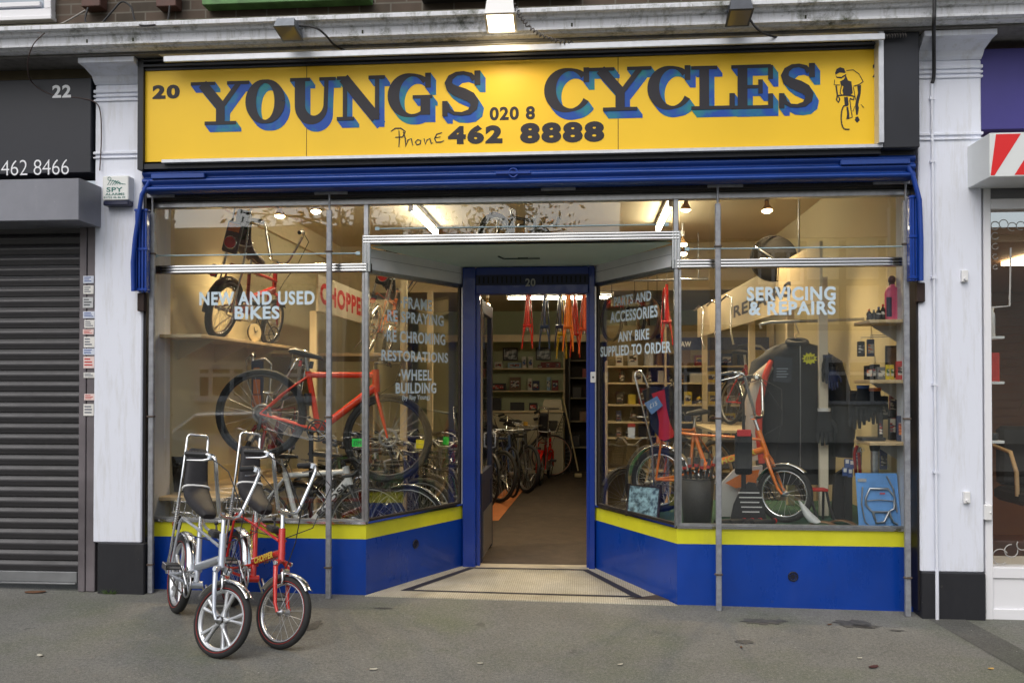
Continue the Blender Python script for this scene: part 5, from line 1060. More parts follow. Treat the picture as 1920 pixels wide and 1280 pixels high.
# clock ornament
ck = thing('bicycle_clock', 'miniature bicycle ornament whose front wheel is a pale clock face', 'ornament', (-2.44, 1.35, 1.961)); o = Vector((-2.43, 1.3, 2.043))
ux = Vector((.35, .94, 0)).normalized(); ny = Vector((.94, -.35, 0)).normalized()
g = MB(); g.cyl(o-ny*.012, o+ny*.012, .078, n=28); wpart(g, 'clock_face', M('clock face', srgb(226, 206, 160), .4), ck); g = MB(); g.torus(o, ny, .079, .006, 28, 6); w2 = o+ux*.26; g.torus(w2-Vector((0, 0, .005)), ny, .07, .005, 26, 6)
for k in range(10): q = k*PI/5; g.tube([w2-Vector((0, 0, .005)), w2+ux*.07*math.cos(q)+Vector((0, 0, .07*math.sin(q)-.005))], .0014, 4)
wpart(g, 'wheel_rings', black, ck); g = MB(); z = Vector((0, 0, 1)); g.tube([o, o+ux*.04+z*.13, o+ux*.02+z*.16, o-ux*.03+z*.17], .005, 6); g.tube([o+ux*.04+z*.12, o+ux*.17+z*.11, w2], .005, 6); g.tube([o+ux*.05+z*.11, o+ux*.13-z*.02, o+ux*.17+z*.13], .005, 6); g.tube([o+ux*.13-z*.02, w2], .004, 6); g.tube([o+ux*.14+z*.135, o+ux*.20+z*.14], .009, 6); wpart(g, 'ornament_frame', black, ck)
g = MB()
for q, L in ((1.9, .05), (.6, .035)): g.beam(o+ny*.0135, o+ny*.0135+ux*L*math.cos(q)+z*L*math.sin(q), .004, .004)
wpart(g, 'clock_hands', black, ck)
# basket, hanging pack
bp = at(350, 925, .45); g = MB(); rr_ = []
for i in range(9):
    tt = i/8; hw = .105+.03*tt; hd = .08+.025*tt; rr_.append([(bp.x+hw*math.copysign(abs(math.cos(q))**.5, math.cos(q)), .5+hd*math.copysign(abs(math.sin(q))**.5, math.sin(q)), .749+.27*tt) for q in [2*PI*k/20 for k in range(20)]])
inner = [[(bp.x+(x-bp.x)*.94, .5+(y-.5)*.94, z+.004) for x, y, z in r] for r in reversed(rr_)]
bk = thing('storage_basket', 'black plastic storage basket on the low shelf at the left', 'basket', (bp.x, .5, .749)); g.loft([[Vector(p) for p in r] for r in rr_+inner]); wpart(g, 'tub', M('basket plastic', (.03, .028, .027), .5, 0, .3, 60), bk)
g = MB(); g.torus((bp.x+.03, .39, .98), (0, 1, 0), .03, .006, 14, 6); g.torus((bp.x-.05, .39, .98), (0, 1, 0), .03, .006, 14, 6); wpart(g, 'handle_ring', blackpl, bk); g = MB(); r0 = [Vector(p) for p in rr_[-1]]; g.tube(r0, .008, 6, closed=True); wpart(g, 'rim', blackpl, bk)
x0, x1, z0, z1 = rect(471, 676, 492, 768, 1.15); hk = thing('lock_package', 'navy lock package with orange lettering hung behind the orange bike wheel', 'package', (x0, 1.15, z0)); g = MB(); g.bbox(x0, x1, 1.15, 1.18, z0, z1, .004); wpart(g, 'card', navyp, hk)
g = MB(); hgt = z1-z0; g.box(x0+.012, x1-.012, 1.1465, 1.1495, z0+.05*hgt, z0+.30*hgt); g.box(x0+.02, x1-.02, 1.1465, 1.1495, z0+.32*hgt, z0+.62*hgt); g.box(x0+.025, x1-.025, 1.1465, 1.1495, z0+.74*hgt, z0+.86*hgt); wpart(g, 'print', M('package orange', srgb(226, 120, 30), .5), hk)
g = MB(); g.tube([((x0+x1)/2-.03, 1.16, z1), (x1+.02, 1.16, z1+.02), (x1+.07, 1.17, z1-.03), (x1+.05, 1.18, z1-.3), (x1+.09, 1.18, z1-.36), (x1+.16, 1.18, z1-.33)], .009, 7); wpart(g, 'shackle', steel, hk)
# bright orange hybrid on a stand
ob = bike('bright orange red sports bicycle with fat black tyres filling the left window', hotorange, hotorange, 'flat', .365, .029, 1.04, (.476, .32), (.31, .745), (.833, .885), (.87, .73), .025, None, None, M('black rim', (.03, .03, .032), .4), N=48, textd='CARRERA' if 0 else None, discs=True, barm=blackpl)
_a = at(490, 775, .75); _b2 = at(735, 822, .92); dv = _b2-_a; hd = math.atan2(dv.y, dv.x); pit = -math.atan2(dv.z, math.hypot(dv.x, dv.y))
rt = Matrix.Rotation(hd, 4, 'Z') @ Matrix.Rotation(pit, 4, 'Y'); put(ob, _a-rt @ Vector((0, 0, .365)), math.degrees(hd), 0, math.degrees(pit))
g = MB(); g.cyl((.36, -.022, .50), (.335, -.022, .60), .03, n=10); g.bbox(.30, .33, -.012, .012, .80, .86, .004)
rlp = g.build('seat_tube_bag', blackpl, ob); g = MB(); g.bbox(.215, .24, -.018, .018, .80, .85, .004); g.build('rear_reflector', REDG, ob)
g = MB(); bbw = _a+rt @ Vector((.40, .05, -.05)); g.tube([(bbw.x, bbw.y+.03, bbw.z), (bbw.x-.02, bbw.y+.1, .6), (bbw.x-.02, bbw.y+.12, .075)], .02, 8); g.bbox(bbw.x-.25, bbw.x+.2, bbw.y-.02, bbw.y+.3, .07, .10, .01); g.bbox(bbw.x-.06, bbw.x+.06, bbw.y-.0, bbw.y+.05, bbw.z-.02, bbw.z+.02, .004)
lone(g, 'display_stand', black, 'black display stand propping up the bright orange bicycle', 'stand')
# black and white racer in front
wb_ = bike('white and black racing bicycle low in the left window with black drop bars', whitepl, black, 'drop', .338, .013, .98, (.41, .27), (.27, .76), (.78, .83), (.815, .70), .024, None, rubber, M('pale rim', (.42, .41, .38), .35, .4), N=48, textd='ECOSI', textm=black, barm=blackpl)
p = at(472, 990, .92); put(wb_, (p.x, .92, .069), 1, -3)
g = MB(); g.tube([(.52, -.03, .40), (.50, -.035, .33), (.57, -.035, .30), (.60, -.03, .39)], .004, 5); g.build('bottle_cage', alu, wb_)
x0, x1, z0, z1 = rect(660, 837, 680, 822, .55); tg = thing('price_card', 'fluorescent green handwritten price card beside the racing bicycle', 'price tag', (x0, .55, z0)); g = MB(); g.box(x0, x1, .55, .553, z0, z1); wpart(g, 'card', M('fluo green card', srgb(40, 214, 84), .6), tg); g = MB(); text(g, '£299', (x0+.012, .549, z0+.012), (x1-.01, .549, z0+.016), (x0+.012, .549, z1-.02), .01); wpart(g, 'price', blackpl, tg); g = MB(); g.tube([((x0+x1)/2, .556, z0), ((x0+x1)/2, .60, z0-.12)], .003, 5); wpart(g, 'string', cabm, tg)
# bicycles parked in a row along the left of the shop
specs = [('black city bicycle with black mudguards, nearest the splayed left pane in the parked row', black, 'riser', black, None, {'tagc': M('fluo green card', (0, 0, 0))}), ('dark green bicycle with chrome mudguards, second in the parked row', greenp, 'flat', chrome, None, {'rack': True}),
         ('dull silver bicycle with orange price tag, third in the parked row', silverp, 'riser', None, None, {'tagc': M('fluo orange card', srgb(240, 110, 50), .6)}), ('dark red bicycle with chrome mudguards, fourth in the parked row', darkred, 'flat', chrome, None, {'basket': black}),
         ('navy bicycle with tan saddle, fifth in the parked row', navyp, 'riser', black, tanp, {}), ('black mountain bicycle with fat tyres, sixth in the parked row', black, 'flat', None, None, {'tr': .026}),
         ('blue bicycle with pale rims, seventh in the parked row', bluep, 'flat', None, None, {}), ('black bicycle with fat tyres at the far end of the parked row', black, 'riser', None, None, {'tr': .028})]
for k, (lab, pm, kd, gd, sm_, ex) in enumerate(specs):
    b = bike(lab, pm, None, kd, guards=gd, saddle_m=sm_, N=26, steer=random.uniform(-8, 14), group='bicycles parked in a row along the left side', rimm=alu if k % 2 else chrome, **ex); hh = -52-1.5*k; fx, fy = -.95+.012*k*k, 2.45+.53*k
    put(b, (fx-math.cos(R(hh)), fy-math.sin(R(hh)), .069), hh, random.uniform(-6, -3))
b = bike('dark green roadster with racks leaning in the middle of the left bay', greenp, None, 'riser', guards=black, rack=True, N=26); put(b, (-2.35, 2.75, .069), -28, -5)
b = bike('dusty black bicycle behind the bright orange bike, under the CHOPPER board', black, None, 'flat', guards=chrome, N=26, basket=None); put(b, (-2.2, 3.4, .069), -24, -5)
for k, (lab, pm, kd, gd, x, y, hh, ex) in enumerate((('black bicycle with chrome mudguards right behind the white racing bicycle', black, 'riser', chrome, -2.0, 1.12, -10, {'rack': True}), ('dark grey bicycle with fat tyres between the racing bicycle and the parked row', M('dark grey frame', srgb(60, 60, 62), .4), 'flat', None, -1.95, 2.0, -22, {'tr': .027}),
        ('black bicycle with wire basket under the front wheel of the bright orange bike', black, 'riser', black, -1.85, 2.45, -34, {'basket': black, 'tagc': M('fluo yellow card', srgb(226, 226, 40), .6)}), ('navy bicycle with chrome mudguards deep in the left bay', navyp, 'flat', chrome, -2.4, 4.1, -30, {}), ('maroon bicycle with black mudguards deepest in the left bay', darkred, 'riser', black, -2.45, 4.9, -34, {'rack': True}))):
    b = bike(lab, pm, None, kd, guards=gd, N=26, steer=6, group=None, **ex); put(b, (x, y, .069), hh, -5+k)
g = MB(); g.bbox(-1.62, -1.14, 1.2, 1.5, .07, .37, .01); lone(g, 'green_box', M('green plastic box', srgb(70, 92, 44), .5, 0, .1, 8), 'green plastic box on the floor behind the racing bicycle wheel', 'box')

# ---- the back of the shop seen through the doorway
whitebar = M('off white bar tape', srgb(226, 218, 200), .6)
b = bike('pale road bicycle with white drop bars facing the doorway', M('pale grey frame', srgb(120, 124, 128), .35, .3), black, 'drop', .335, .013, N=36, barm=whitebar, rimm=M('grey green rim', srgb(110, 120, 112), .4)); put(b, (-.72, 8.1, .069), -76, -4)
g = MB(); g.bbox(.86, .93, -.03, .03, .90, .96, .006); g.build('front_bag', M('yellow lamp', srgb(220, 170, 60), .5), b)
c = chopper('red chopper with ape hanger bars seen from behind through the doorway', redp, N=24, gcol=redp); put(c, (-.22, 7.15, .069), 84, 4)
b = bike('tall black bicycle with pale red rims and basket in front of the counter', black, None, 'riser', .345, .015, N=36, basket=black, rimm=M('pink rim', srgb(200, 150, 130), .4), group=None); put(b, (-1.08, 8.45, .069), 2, -4)
c = chopper('dark chopper with chrome ape hanger bars by the open door leaf', navyp, N=20); put(c, (-1.5, 7.3, .069), -30, -5)
ct = thing('counter', 'cream shop counter behind the bicycles at the back', 'counter', (-.5, 9.2, .07)); g = MB(); g.bbox(-1.3, .10, 8.9, 9.34, .07, 1.116, .006); wpart(g, 'cabinet', M('counter front', srgb(190, 182, 156), .5, 0, .05, 4), ct); g = MB(); g.bbox(-1.32, .11, 8.86, 9.345, 1.116, 1.146, .004); wpart(g, 'counter_top', cream, ct)
x0, x1, z0, z1 = rect(1033, 812, 1042, 788, 7.39); g = MB(); g.box(-.16, .0, 8.894, 8.898, .8, .98); wpart(g, 'pinned_notice', M('dark notice', srgb(70, 66, 60), .6), ct)
pr = thing('printer', 'beige desktop printer on the right end of the counter', 'printer', (-.07, 9.1, 1.147)); g = MB(); rings = [[Vector((x*sx-.09, 9.12+y*sy, 1.147+z)) for x, y in ((-.17, -.15), (.17, -.15), (.17, .15), (-.17, .15))] for sx, sy, z in ((1, 1, 0), (1, 1, .09), (.94, .9, .15), (.8, .75, .19))]; g.loft(rings); g.sm = [False]*len(g.sm); wpart(g, 'printer_body', M('beige plastic', srgb(206, 196, 170), .5), pr); g = MB(); g.box(-.20, .02, 8.94, 8.972, 1.177, 1.192); wpart(g, 'paper_tray', blackpl, pr)
g = MB(); g.tube([at(1056, 745, 8.8), at(1084, 882, 8.4)], .012, 6); e = at(1084, 882, 8.4); g.bbox(e.x-.06, e.x+.06, e.y-.05, e.y+.05, .07, .13, .01); lone(g, 'broom', M('broom pale', srgb(186, 170, 130), .6), 'pale broom leaning on the end of the counter', 'broom')
bs = thing('back_shelving', 'pale green wall shelves of small goods behind the counter', 'shelving', (-.5, 9.9, 1.2))
for zz in (1.895, 1.49): g = MB(); g.bbox(-1.5, .08, 9.66, 9.998, zz-.025, zz, .003); wpart(g, 'shelf_board', cream, bs)
g = MB(); g.bbox(.08, .11, 9.6, 9.998, .07, 2.3, .003); wpart(g, 'end_panel', cream, bs)
# goods: small boxes, bottles and packets, each a thing of its own
goodm = {k: M('goods '+k, srgb(*v), .5, 0, .1, 40) for k, v in {'white': (210, 206, 196), 'dark red': (120, 34, 30), 'blue': (60, 84, 140), 'black': (30, 29, 30), 'grey': (120, 120, 120), 'yellow': (214, 190, 60), 'red': (190, 40, 34), 'brown': (110, 84, 60), 'pale blue': (140, 170, 196), 'orange': (220, 120, 50), 'silver': (170, 172, 176), 'navy': (30, 40, 80), 'green': (60, 110, 70)}.items()}
for _k, _m in list(goodm.items()):
    q = _m.copy(); q.name = 'printed '+_k; n_ = q.node_tree; b_ = n_.nodes['Principled BSDF']; tc_ = n_.nodes.new('ShaderNodeTexCoord'); v_ = n_.nodes.new('ShaderNodeTexVoronoi'); v_.inputs['Scale'].default_value = 42; mp_ = n_.nodes.new('ShaderNodeMapping'); mp_.inputs['Scale'].default_value = (.6, 1, 1.6); n_.links.new(tc_.outputs['Object'], mp_.inputs[0]); n_.links.new(mp_.outputs[0], v_.inputs['Vector'])
    r_ = n_.nodes.new('ShaderNodeValToRGB'); r_.color_ramp.interpolation = 'CONSTANT'; el = r_.color_ramp.elements; c0 = _m.node_tree.nodes['Principled BSDF'].inputs['Base Color'].default_value[:]
    el[0].color = c0; el[1].position = .5; el[1].color = srgb(196, 190, 176) if sum(c0[:3]) < 1 else srgb(60, 62, 70); e_ = el.new(.68); e_.color = srgb(150, 44, 38); e_ = el.new(.8); e_.color = srgb(40, 52, 84); e_ = el.new(.9); e_.color = c0
    n_.links.new(v_.outputs['Color'], r_.inputs[0]); n_.links.new(r_.outputs[0], b_.inputs['Base Color']); goodm['p '+_k] = q
def gbox(x, y, z, w, d, h, c, label, grp=None, face=None, nm='carton'):
    t = thing(nm, label, 'box', (x, y, z), grp); g = MB(); g.bbox(x-w/2, x+w/2, y-d/2, y+d/2, z, z+h, .003); wpart(g, 'carton_body', goodm[c], t)
    if face: g = MB(); g.box(x-w*.36, x+w*.36, y-d/2-.0025, y-d/2-.0005, z+h*.25, z+h*.72); wpart(g, 'carton_label', goodm['p '+face], t)
    return t
def gbottle(x, y, z, r, h, c, label, cap='black', grp=None):
    t = thing('bottle', label, 'bottle', (x, y, z), grp); g = MB(); g.lathe([(0, 0), (r, .0), (r, h*.66), (r*.55, h*.78), (r*.4, h*.82), (r*.4, h*.86)], (x, y, z), n=12); wpart(g, 'bottle_body', goodm[c], t); g = MB(); g.lathe([(r*1.02, h*.15), (r*1.02, h*.55)], (x, y, z), n=12); wpart(g, 'bottle_label', goodm['p white'], t); g = MB(); g.lathe([(r*.45, h*.84), (r*.45, h), (0, h)], (x, y, z), n=12); wpart(g, 'cap', goodm[cap], t); return t
def frame_pic(px0, py0, px1, py1, y, label, m, tilt=0, fm=None):
    x0, x1, z0, z1 = rect(px0, py0, px1, py1, y); t = thing('framed_photo', label, 'picture', ((x0+x1)/2, y, z0)); b = .012*(y+6.2)/8
    g = MB()
    for q in ((x0, x1, z0, z0+b), (x0, x1, z1-b, z1), (x0, x0+b, z0+b, z1-b), (x1-b, x1, z0+b, z1-b)): g.bbox(q[0], q[1], y-.012, y+.012, q[2], q[3], .002)
    l = Vector(t.location); g.v = [v-l for v in g.v]; g.build('picture_frame', fm or black, t); g = MB(); g.box(x0+b, x1-b, y, y+.01, z0+b, z1-b); g.v = [v-l for v in g.v]; g.build('print', m, t); return t
bwp = bpy.data.materials.new('black and white print'); bwp.use_nodes = True; _n = bwp.node_tree; _b = _n.nodes['Principled BSDF']; _tc = _n.nodes.new('ShaderNodeTexCoord'); _z = _n.nodes.new('ShaderNodeTexNoise'); _z.inputs['Scale'].default_value = 14; _z.inputs['Detail'].default_value = 9; _n.links.new(_tc.outputs['Object'], _z.inputs['Vector']); _r = _n.nodes.new('ShaderNodeValToRGB'); _r.color_ramp.elements[0].position = .42; _r.color_ramp.elements[0].color = srgb(70, 78, 84); _r.color_ramp.elements[1].position = .6; _r.color_ramp.elements[1].color = srgb(196, 204, 206); _n.links.new(_z.outputs['Fac'], _r.inputs[0]); _n.links.new(_r.outputs[0], _b.inputs['Base Color']); _b.inputs['Roughness'].default_value = .2
frame_pic(943, 652, 971, 676, 9.96, 'framed black and white photo on the back wall, left of the pair', bwp); frame_pic(1005, 651, 1033, 675, 9.96, 'framed black and white photo on the back wall, right of the pair', bwp)
def bx(px, w, h, shelf, c, lab, face=None): sy_ = 9.78 if shelf > 1.3 else 9.1; p = at(px, 690, sy_); gbox(p.x, sy_, shelf, w*1.1, .12, h*1.1, c, lab, 'goods on the shelves behind the counter', face)
for i, (px, w, h, c, f, s) in enumerate(((918, .08, .17, 'brown', 'white', 1.896), (935, .13, .10, 'white', 'black', 1.896), (965, .22, .09, 'pale blue', 'white', 1.896), (983, .07, .19, 'white', 'blue', 1.896), (995, .07, .19, 'white', 'blue', 1.896), (1013, .08, .05, 'dark red', 'white', 1.896), (1019, .09, .10, 'dark red', None, 1.896), (1028, .09, .10, 'dark red', 'white', 1.896), (1037, .09, .10, 'dark red', None, 1.896), (1046, .09, .10, 'dark red', 'white', 1.896),
        (933, .28, .12, 'black', 'red', 1.491), (966, .18, .22, 'brown', 'white', 1.491), (994, .07, .20, 'white', 'dark red', 1.491), (1005, .11, .16, 'navy', 'white', 1.491), (1029, .06, .22, 'pale blue', 'white', 1.491), (1041, .10, .17, 'dark red', 'navy', 1.491),
        (932, .13, .20, 'black', None, 1.147), (970, .22, .13, 'black', None, 1.147), (1000, .13, .12, 'black', 'red', 1.147))):
    row = 'upper back shelf' if s > 1.8 else ('lower back shelf' if s > 1.3 else 'counter'); bx(px, w, h, s, c, f'{c} box on the {row}, {ORD[[i, i-10, i-16][0 if i < 10 else (1 if i < 16 else 2)]]} from the left', f)
ds = thing('dark_shelving', 'dark narrow shelving in the gloom to the right of the counter', 'shelving', (.5, 9.2, .07)); g = MB()

[wpart(MB().bbox(x-.012, x+.012, 9.0, 9.34, .07, 2.2, .002), 'upright', black, ds) for x in (.2, .62)]
for zz in (.5, .95, 1.35, 1.7, 2.0): wpart(MB().bbox(.212, .608, 9.0, 9.34, zz, zz+.02, .002), 'shelf_board', M('dull shelf edge', srgb(120, 112, 92), .6), ds)
for k, (x, z0, h, c) in enumerate(((.30, .521, .2, 'black'), (.45, .971, .16, 'brown'), (.33, 1.371, .18, 'black'), (.50, 1.721, .15, 'dark red'))): gbox(x, 9.15, z0, .15, .2, h, c, f'{c} box on the dark narrow shelving, {ORD[k]} shelf from the bottom', 'boxes on the dark narrow shelving')
# frames hanging over the shop floor
def hung_frame(px, y, m, lab, zb, spread=.05, w=.03, fork=True, ztop=2.74):
    zb += .12
    p = at(px, 600, y); t = thing('bicycle_frameset', lab, 'bicycle frame', (p.x, y, zb), 'painted frames hanging from the ceiling rail'); x = p.x; zm = zb+(ztop-zb)*.38
    g = MB(); g.tube([(x, y, ztop), (x, y-.02, zm+.08), (x, y-.03, zm)], [w*.6, w, w*1.05], 8); g.cyl((x-.05, y-.03, zm), (x+.05, y-.03, zm), .024, n=8)
    for s in (-1, 1): g.tube([(x+s*.022, y-.03, zm), (x+s*spread, y-.05, zb+.15), (x+s*spread*1.25, y-.06, zb)], .009, 6); g.tube([(x+s*.018, y+.25, ztop-.05), (x+s*spread*1.1, y+.1, zb+.25), (x+s*spread*1.25, y-.05, zb)], .008, 6)
    g.tube([(x, y+.28, ztop-.02), (x, y-.03, zm)], w*.6, 8); wpart(g, 'frame_tubes', m, t)
    g = MB(); g.tube([(x, y, ztop), (x, y, ztop+.06), (x, y+.03, 2.95 if y > 5.1 else 3.38)], .004, 5); wpart(g, 'hook', steel, t); g = MB(); g.cyl((x, y-.03, zm-.03), (x, y-.03, zm-.06), .018, n=8); wpart(g, 'bracket_shell', steel, t)
for px, y, m, lab, zb, w in ((989, 4.3, redp, 'red hanging frame, leftmost over the doorway floor', 1.90, .034), (1021, 4.5, bluep, 'slim blue hanging frame, second from the left in the doorway', 1.90, .02), (1050, 4.7, navyp, 'navy hanging frame between the blue and thick orange ones', 1.92, .022), (1065, 4.2, orangep, 'thick orange hanging frame in the middle of the doorway', 1.86, .036), (1078, 5.2, redp, 'red hanging frame behind the thick orange one', 1.82, .03), (1095, 4.4, M('coral frame paint', srgb(226, 96, 52), .35, 0, .1, 14), 'coral hanging frame at the right edge of the doorway', 1.84, .03), (1053, 5.0, yellowp, 'yellow hanging frame low behind the navy one', 1.80, .016), (1250, 4.0, redp, 'red hanging frame seen through the right splayed pane', 1.92, .03)):
    hung_frame(px, y, m, lab, zb, w=w)
g = MB(); g.tube([(-.6, 4.4, 2.82), (1.9, 4.2, 2.82)], .014, 8)
for x in (-.5, .7, 1.8): g.tube([(x, 4.3, 2.82), (x, 4.3, 3.38)], .008, 6)
lone(g, 'ceiling_rail', steel, 'steel rail under the ceiling from which the painted frames hang', 'rail')
for i, (px, y, rr, lab) in enumerate(((1147, 4.6, .26, 'narrow black tyre hanging beyond the word PARTS'), (1190, 4.8, .24, 'black tyre hanging beyond the word AND'), (1215, 4.7, .25, 'worn brown tyre hanging beyond the word ACCESSORIES'), (1232, 4.9, .22, 'dark tyre hanging nearest the red frame'))):
    p = at(px, 598, y); g = MB(); g.torus((p.x, y, p.z), (.9, .45, 0), rr, .022, 30, 8); t = thing('spare_tyre_hoop', lab, 'tyre', (p.x, y, p.z-rr), 'tyres hanging beyond the right splayed pane'); wpart(g, 'tyre', rubber if i != 2 else M('brown tyre', srgb(96, 70, 44), .7), t); g = MB(); g.tube([(p.x, y, p.z+rr), (p.x, y, 3.38)], .004, 5); wpart(g, 'string', cabm, t)
# ---- right bay
bedm = M('green display bed carpet', srgb(44, 84, 66), .9, 0, .2, 30, .2, bscale=90)
g = MB(); pl_ = [(XC+.03, .10), (XR, .10), (XR, 1.7), (1.35, 1.7), (.78, .75)]; g.add([(x, y, .06) for x, y in pl_]+[(x, y, .570) for x, y in pl_], [(5, 6, 7, 8, 9)]+[(i, (i+1) % 5, 5+(i+1) % 5, 5+i) for i in range(5)])
lone(g, 'display_bed', bedm, 'low green carpeted display platform in the right window', 'platform')
BZ = .571
bc = shelf = thing('bookcase_shelving', 'tall cream shelving full of parts at the back right', 'shelving', (1.7, 4.75, .07))
SHZ = (1.82, 1.615, 1.35, 1.14, .95, .55); g = MB()
for x in (.74, 1.45, 2.1, 2.73): g = MB(); g.bbox(x-.025, x+.0, 4.55, 4.9, .07, 2.33 if x > .8 else 1.88, .003); wpart(g, 'upright', cream, bc)
for i, z_ in enumerate(SHZ): g = MB(); g.bbox(.741, 2.70, 4.56, 4.9, z_-.022, z_, .003); wpart(g, 'shelf_board', cream, bc)
g = MB(); g.box(.74, 2.73, 4.9, 4.92, .07, 2.33); wpart(g, 'back_panel', M('shelf back', srgb(140, 126, 92), .7), bc)
cnt = 0; cols = ['black', 'grey', 'dark red', 'blue', 'black', 'white', 'brown', 'silver', 'navy', 'yellow']
rn = random.Random(3)
for si, z_ in enumerate(SHZ[:5]):
    x = .84; k = 0
    while x < 2.62:
        w = rn.uniform(.07, .17); gap = (SHZ[si-1]-z_ if si else .35); h = min(gap-.06, rn.uniform(.07, .2)); c = cols[rn.randrange(10)]; rown = ['top', 'second', 'third', 'fourth', 'fifth'][si]
        if k < 12:
            if rn.random() < .22: gbottle(x+w/2, 4.66, z_+.001, .035, h+.02, c, f'{c} bottle on the {rown} shelf of the cream bookcase, {ORD[k]} from the left', grp='goods on the tall cream shelving')
            else: gbox(x+w/2, 4.68, z_+.001, w*.9, .14, h, c, f'{c} box on the {rown} shelf of the cream bookcase, {ORD[k]} from the left', 'goods on the tall cream shelving', cols[(cnt*3+1) % 10] if rn.random() < .6 else None)
        k += 1; cnt += 1; x += w+rn.uniform(.02, .07)
rw = thing('banner_board', 'dark blue banner lettered RAW above the cream shelving', 'sign', (2.0, 4.5, 1.88)); x0, x1, z0, z1 = rect(1262, 656, 1442, 632, 4.5); g = MB(); g.box(x0, x1, 4.5, 4.515, z0, z1); wpart(g, 'banner', navyp, rw); g = MB(); ptext(g, 'RAW', 1270, 640, 1296, 650, 4.498, .05); wpart(g, 'banner_lettering', whitepl, rw)
# repairs board running back into the shop on posts
rb = thing('repairs_board', 'long cream board lettered REPAIRS sloping back into the right bay', 'sign', (2.2, .6, 2.13)); A = Vector((2.22, .55, 0)); Bv = Vector((1.80, 4.4, 0)); dd = (Bv-A).normalized(); nn = Vector((dd.y, -dd.x, 0))*.022
if nn.x < 0: nn = -nn
g = MB(); v = [A, Bv, Bv+nn, A+nn]; g.add([(p.x, p.y, (2.21, 2.15, 2.15, 2.21)[i]) for i, p in enumerate(v)]+[(p.x, p.y, (2.66, 2.49, 2.49, 2.66)[i]) for i, p in enumerate(v)], [(3, 2, 1, 0), (4, 5, 6, 7)]+[(i, (i+1) % 4, 4+(i+1) % 4, 4+i) for i in range(4)]); wpart(g, 'board', cream, rb)
def onb(t, z): p = A.lerp(Bv, t)-nn*.06; return Vector((p.x, p.y, z))
g = MB(); text(g, 'REPAIRS', onb(.60, 2.26), onb(.16, 2.32), onb(.60, 2.38), .03); wpart(g, 'board_lettering', M('board navy letters', srgb(40, 44, 60), .6), rb)
for t in (.22, .5, .98): p = A.lerp(Bv, t)+nn*3; g = MB(); g.bbox(p.x-.03, p.x+.03, p.y-.03, p.y+.03, BZ if p.y < 1.6 else .07, 2.42, .003); wpart(g, 'board_post', cream, rb)
x0, x1, _, _ = rect(1535, 500, 1552, 500, .78); g = MB(); g.bbox(x0, x1, .78, .82, BZ, 2.42, .003); lone(g, 'white_post', M('white post paint', srgb(222, 212, 190), .5), 'tall white wooden post in front of the black jacket', 'post')
for i, t in enumerate((.55, .7, .85)):
    p = A.lerp(Bv, t)-nn*2; th = thing('spare_handlebar', ['bent chrome handlebar hooked on the repairs board, nearest', 'bent chrome handlebar hooked on the repairs board, middle one', 'bent chrome handlebar hooked on the repairs board, farthest'][i], 'handlebar', (p.x, p.y, 2.0), 'spare handlebars on the repairs board')
    g = MB(); g.tube([(p.x-.03, p.y-.1, 1.98), (p.x-.05, p.y-.06, 2.10), (p.x-.03, p.y, 2.32), (p.x-.02, p.y+.03, 2.45), (p.x-.06, p.y+.1, 2.48), (p.x-.10, p.y+.2, 2.44)], .011, 8); wpart(g, 'bar', chrome, th)
mr = at(1450, 485, 1.5); sm_ = thing('security_mirror', 'round grey convex security mirror on a bracket above SERVICING', 'mirror', mr); ax_ = Vector((-.35, -.93, -.1)).normalized(); rm = .195
g = MB(); g.lathe([(rm*math.sin(a), -.014*math.cos(a)+.014) for a in [PI/2*k/8 for k in range(9)]], mr-ax_*.014, -ax_, 36); wpart(g, 'mirror_disc', M('mirror back grey', srgb(34, 33, 32), .85, spec=.1), sm_)
g = MB(); g.torus(mr, ax_, rm, .005, 36, 6); wpart(g, 'mirror_rim', MATS['mirror back grey'], sm_); g = MB(); g.tube([mr+ax_*.02+Vector((-.15, 0, .1)), mr+ax_*.04, mr+ax_*.02+Vector((.13, 0, -.1))], .012, 8); g.tube([mr-Vector((-.05, 0, .16)), mr+Vector((.1, .05, -.22)), mr+Vector((.24, .1, -.23))], .008, 6); g.tube([mr+Vector((.24, .1, -.23)), (mr.x+.24, mr.y+.1, 3.38)], .008, 6); wpart(g, 'mirror_arm', steel, sm_)
# orange chopper facing right
oc = chopper('orange chopper with tall chrome bars standing on the right display bed', orangep, N=30, text1='CHOPPER', seat=False, sissy=False)
fh = at(1470, 925, .42); hd = R(-30); put(oc, (fh.x-math.cos(hd), fh.y-math.sin(hd), BZ), -30, -3)
tg = bike('tan and bronze mountain bicycle behind the framed photo in the right bay', bronzep, tanp, 'flat', .33, .024, N=34, rimm=tanp); put(tg, (1.72, 2.30, .40), -132, 5)
tb = thing('bike_trailer_stand', 'plain dark block under the mountain bicycle', 'block', (1.3, 1.9, .07)); g = MB(); g.bbox(.75, 1.95, 1.75, 2.6, .07, .40, .01); wpart(g, 'block', black, tb); tb['label'] = 'low black platform behind the green display bed'; tb['category'] = 'platform'; tb.name = 'low_platform'
rc = bike('small red bicycle with chrome bars standing high behind the orange chopper', redp, None, 'riser', .25, .02, .9, (.38, .24), (.26, .62), (.70, .68), (.74, .55), guards=chrome, N=26); put(rc, (2.05, 3.6, 1.15), -70, -4)
g = MB(); g.bbox(1.7, 2.7, 2.5, 3.9, 1.115, 1.145, .003)
for x, y in ((1.74, 2.55), (2.66, 2.55), (1.74, 3.85), (2.66, 3.85)): g.box(x-.03, x+.03, y-.03, y+.03, .07, 1.115)
lone(g, 'bike_table', cream, 'cream table carrying the small red bicycle behind the right bay', 'table')
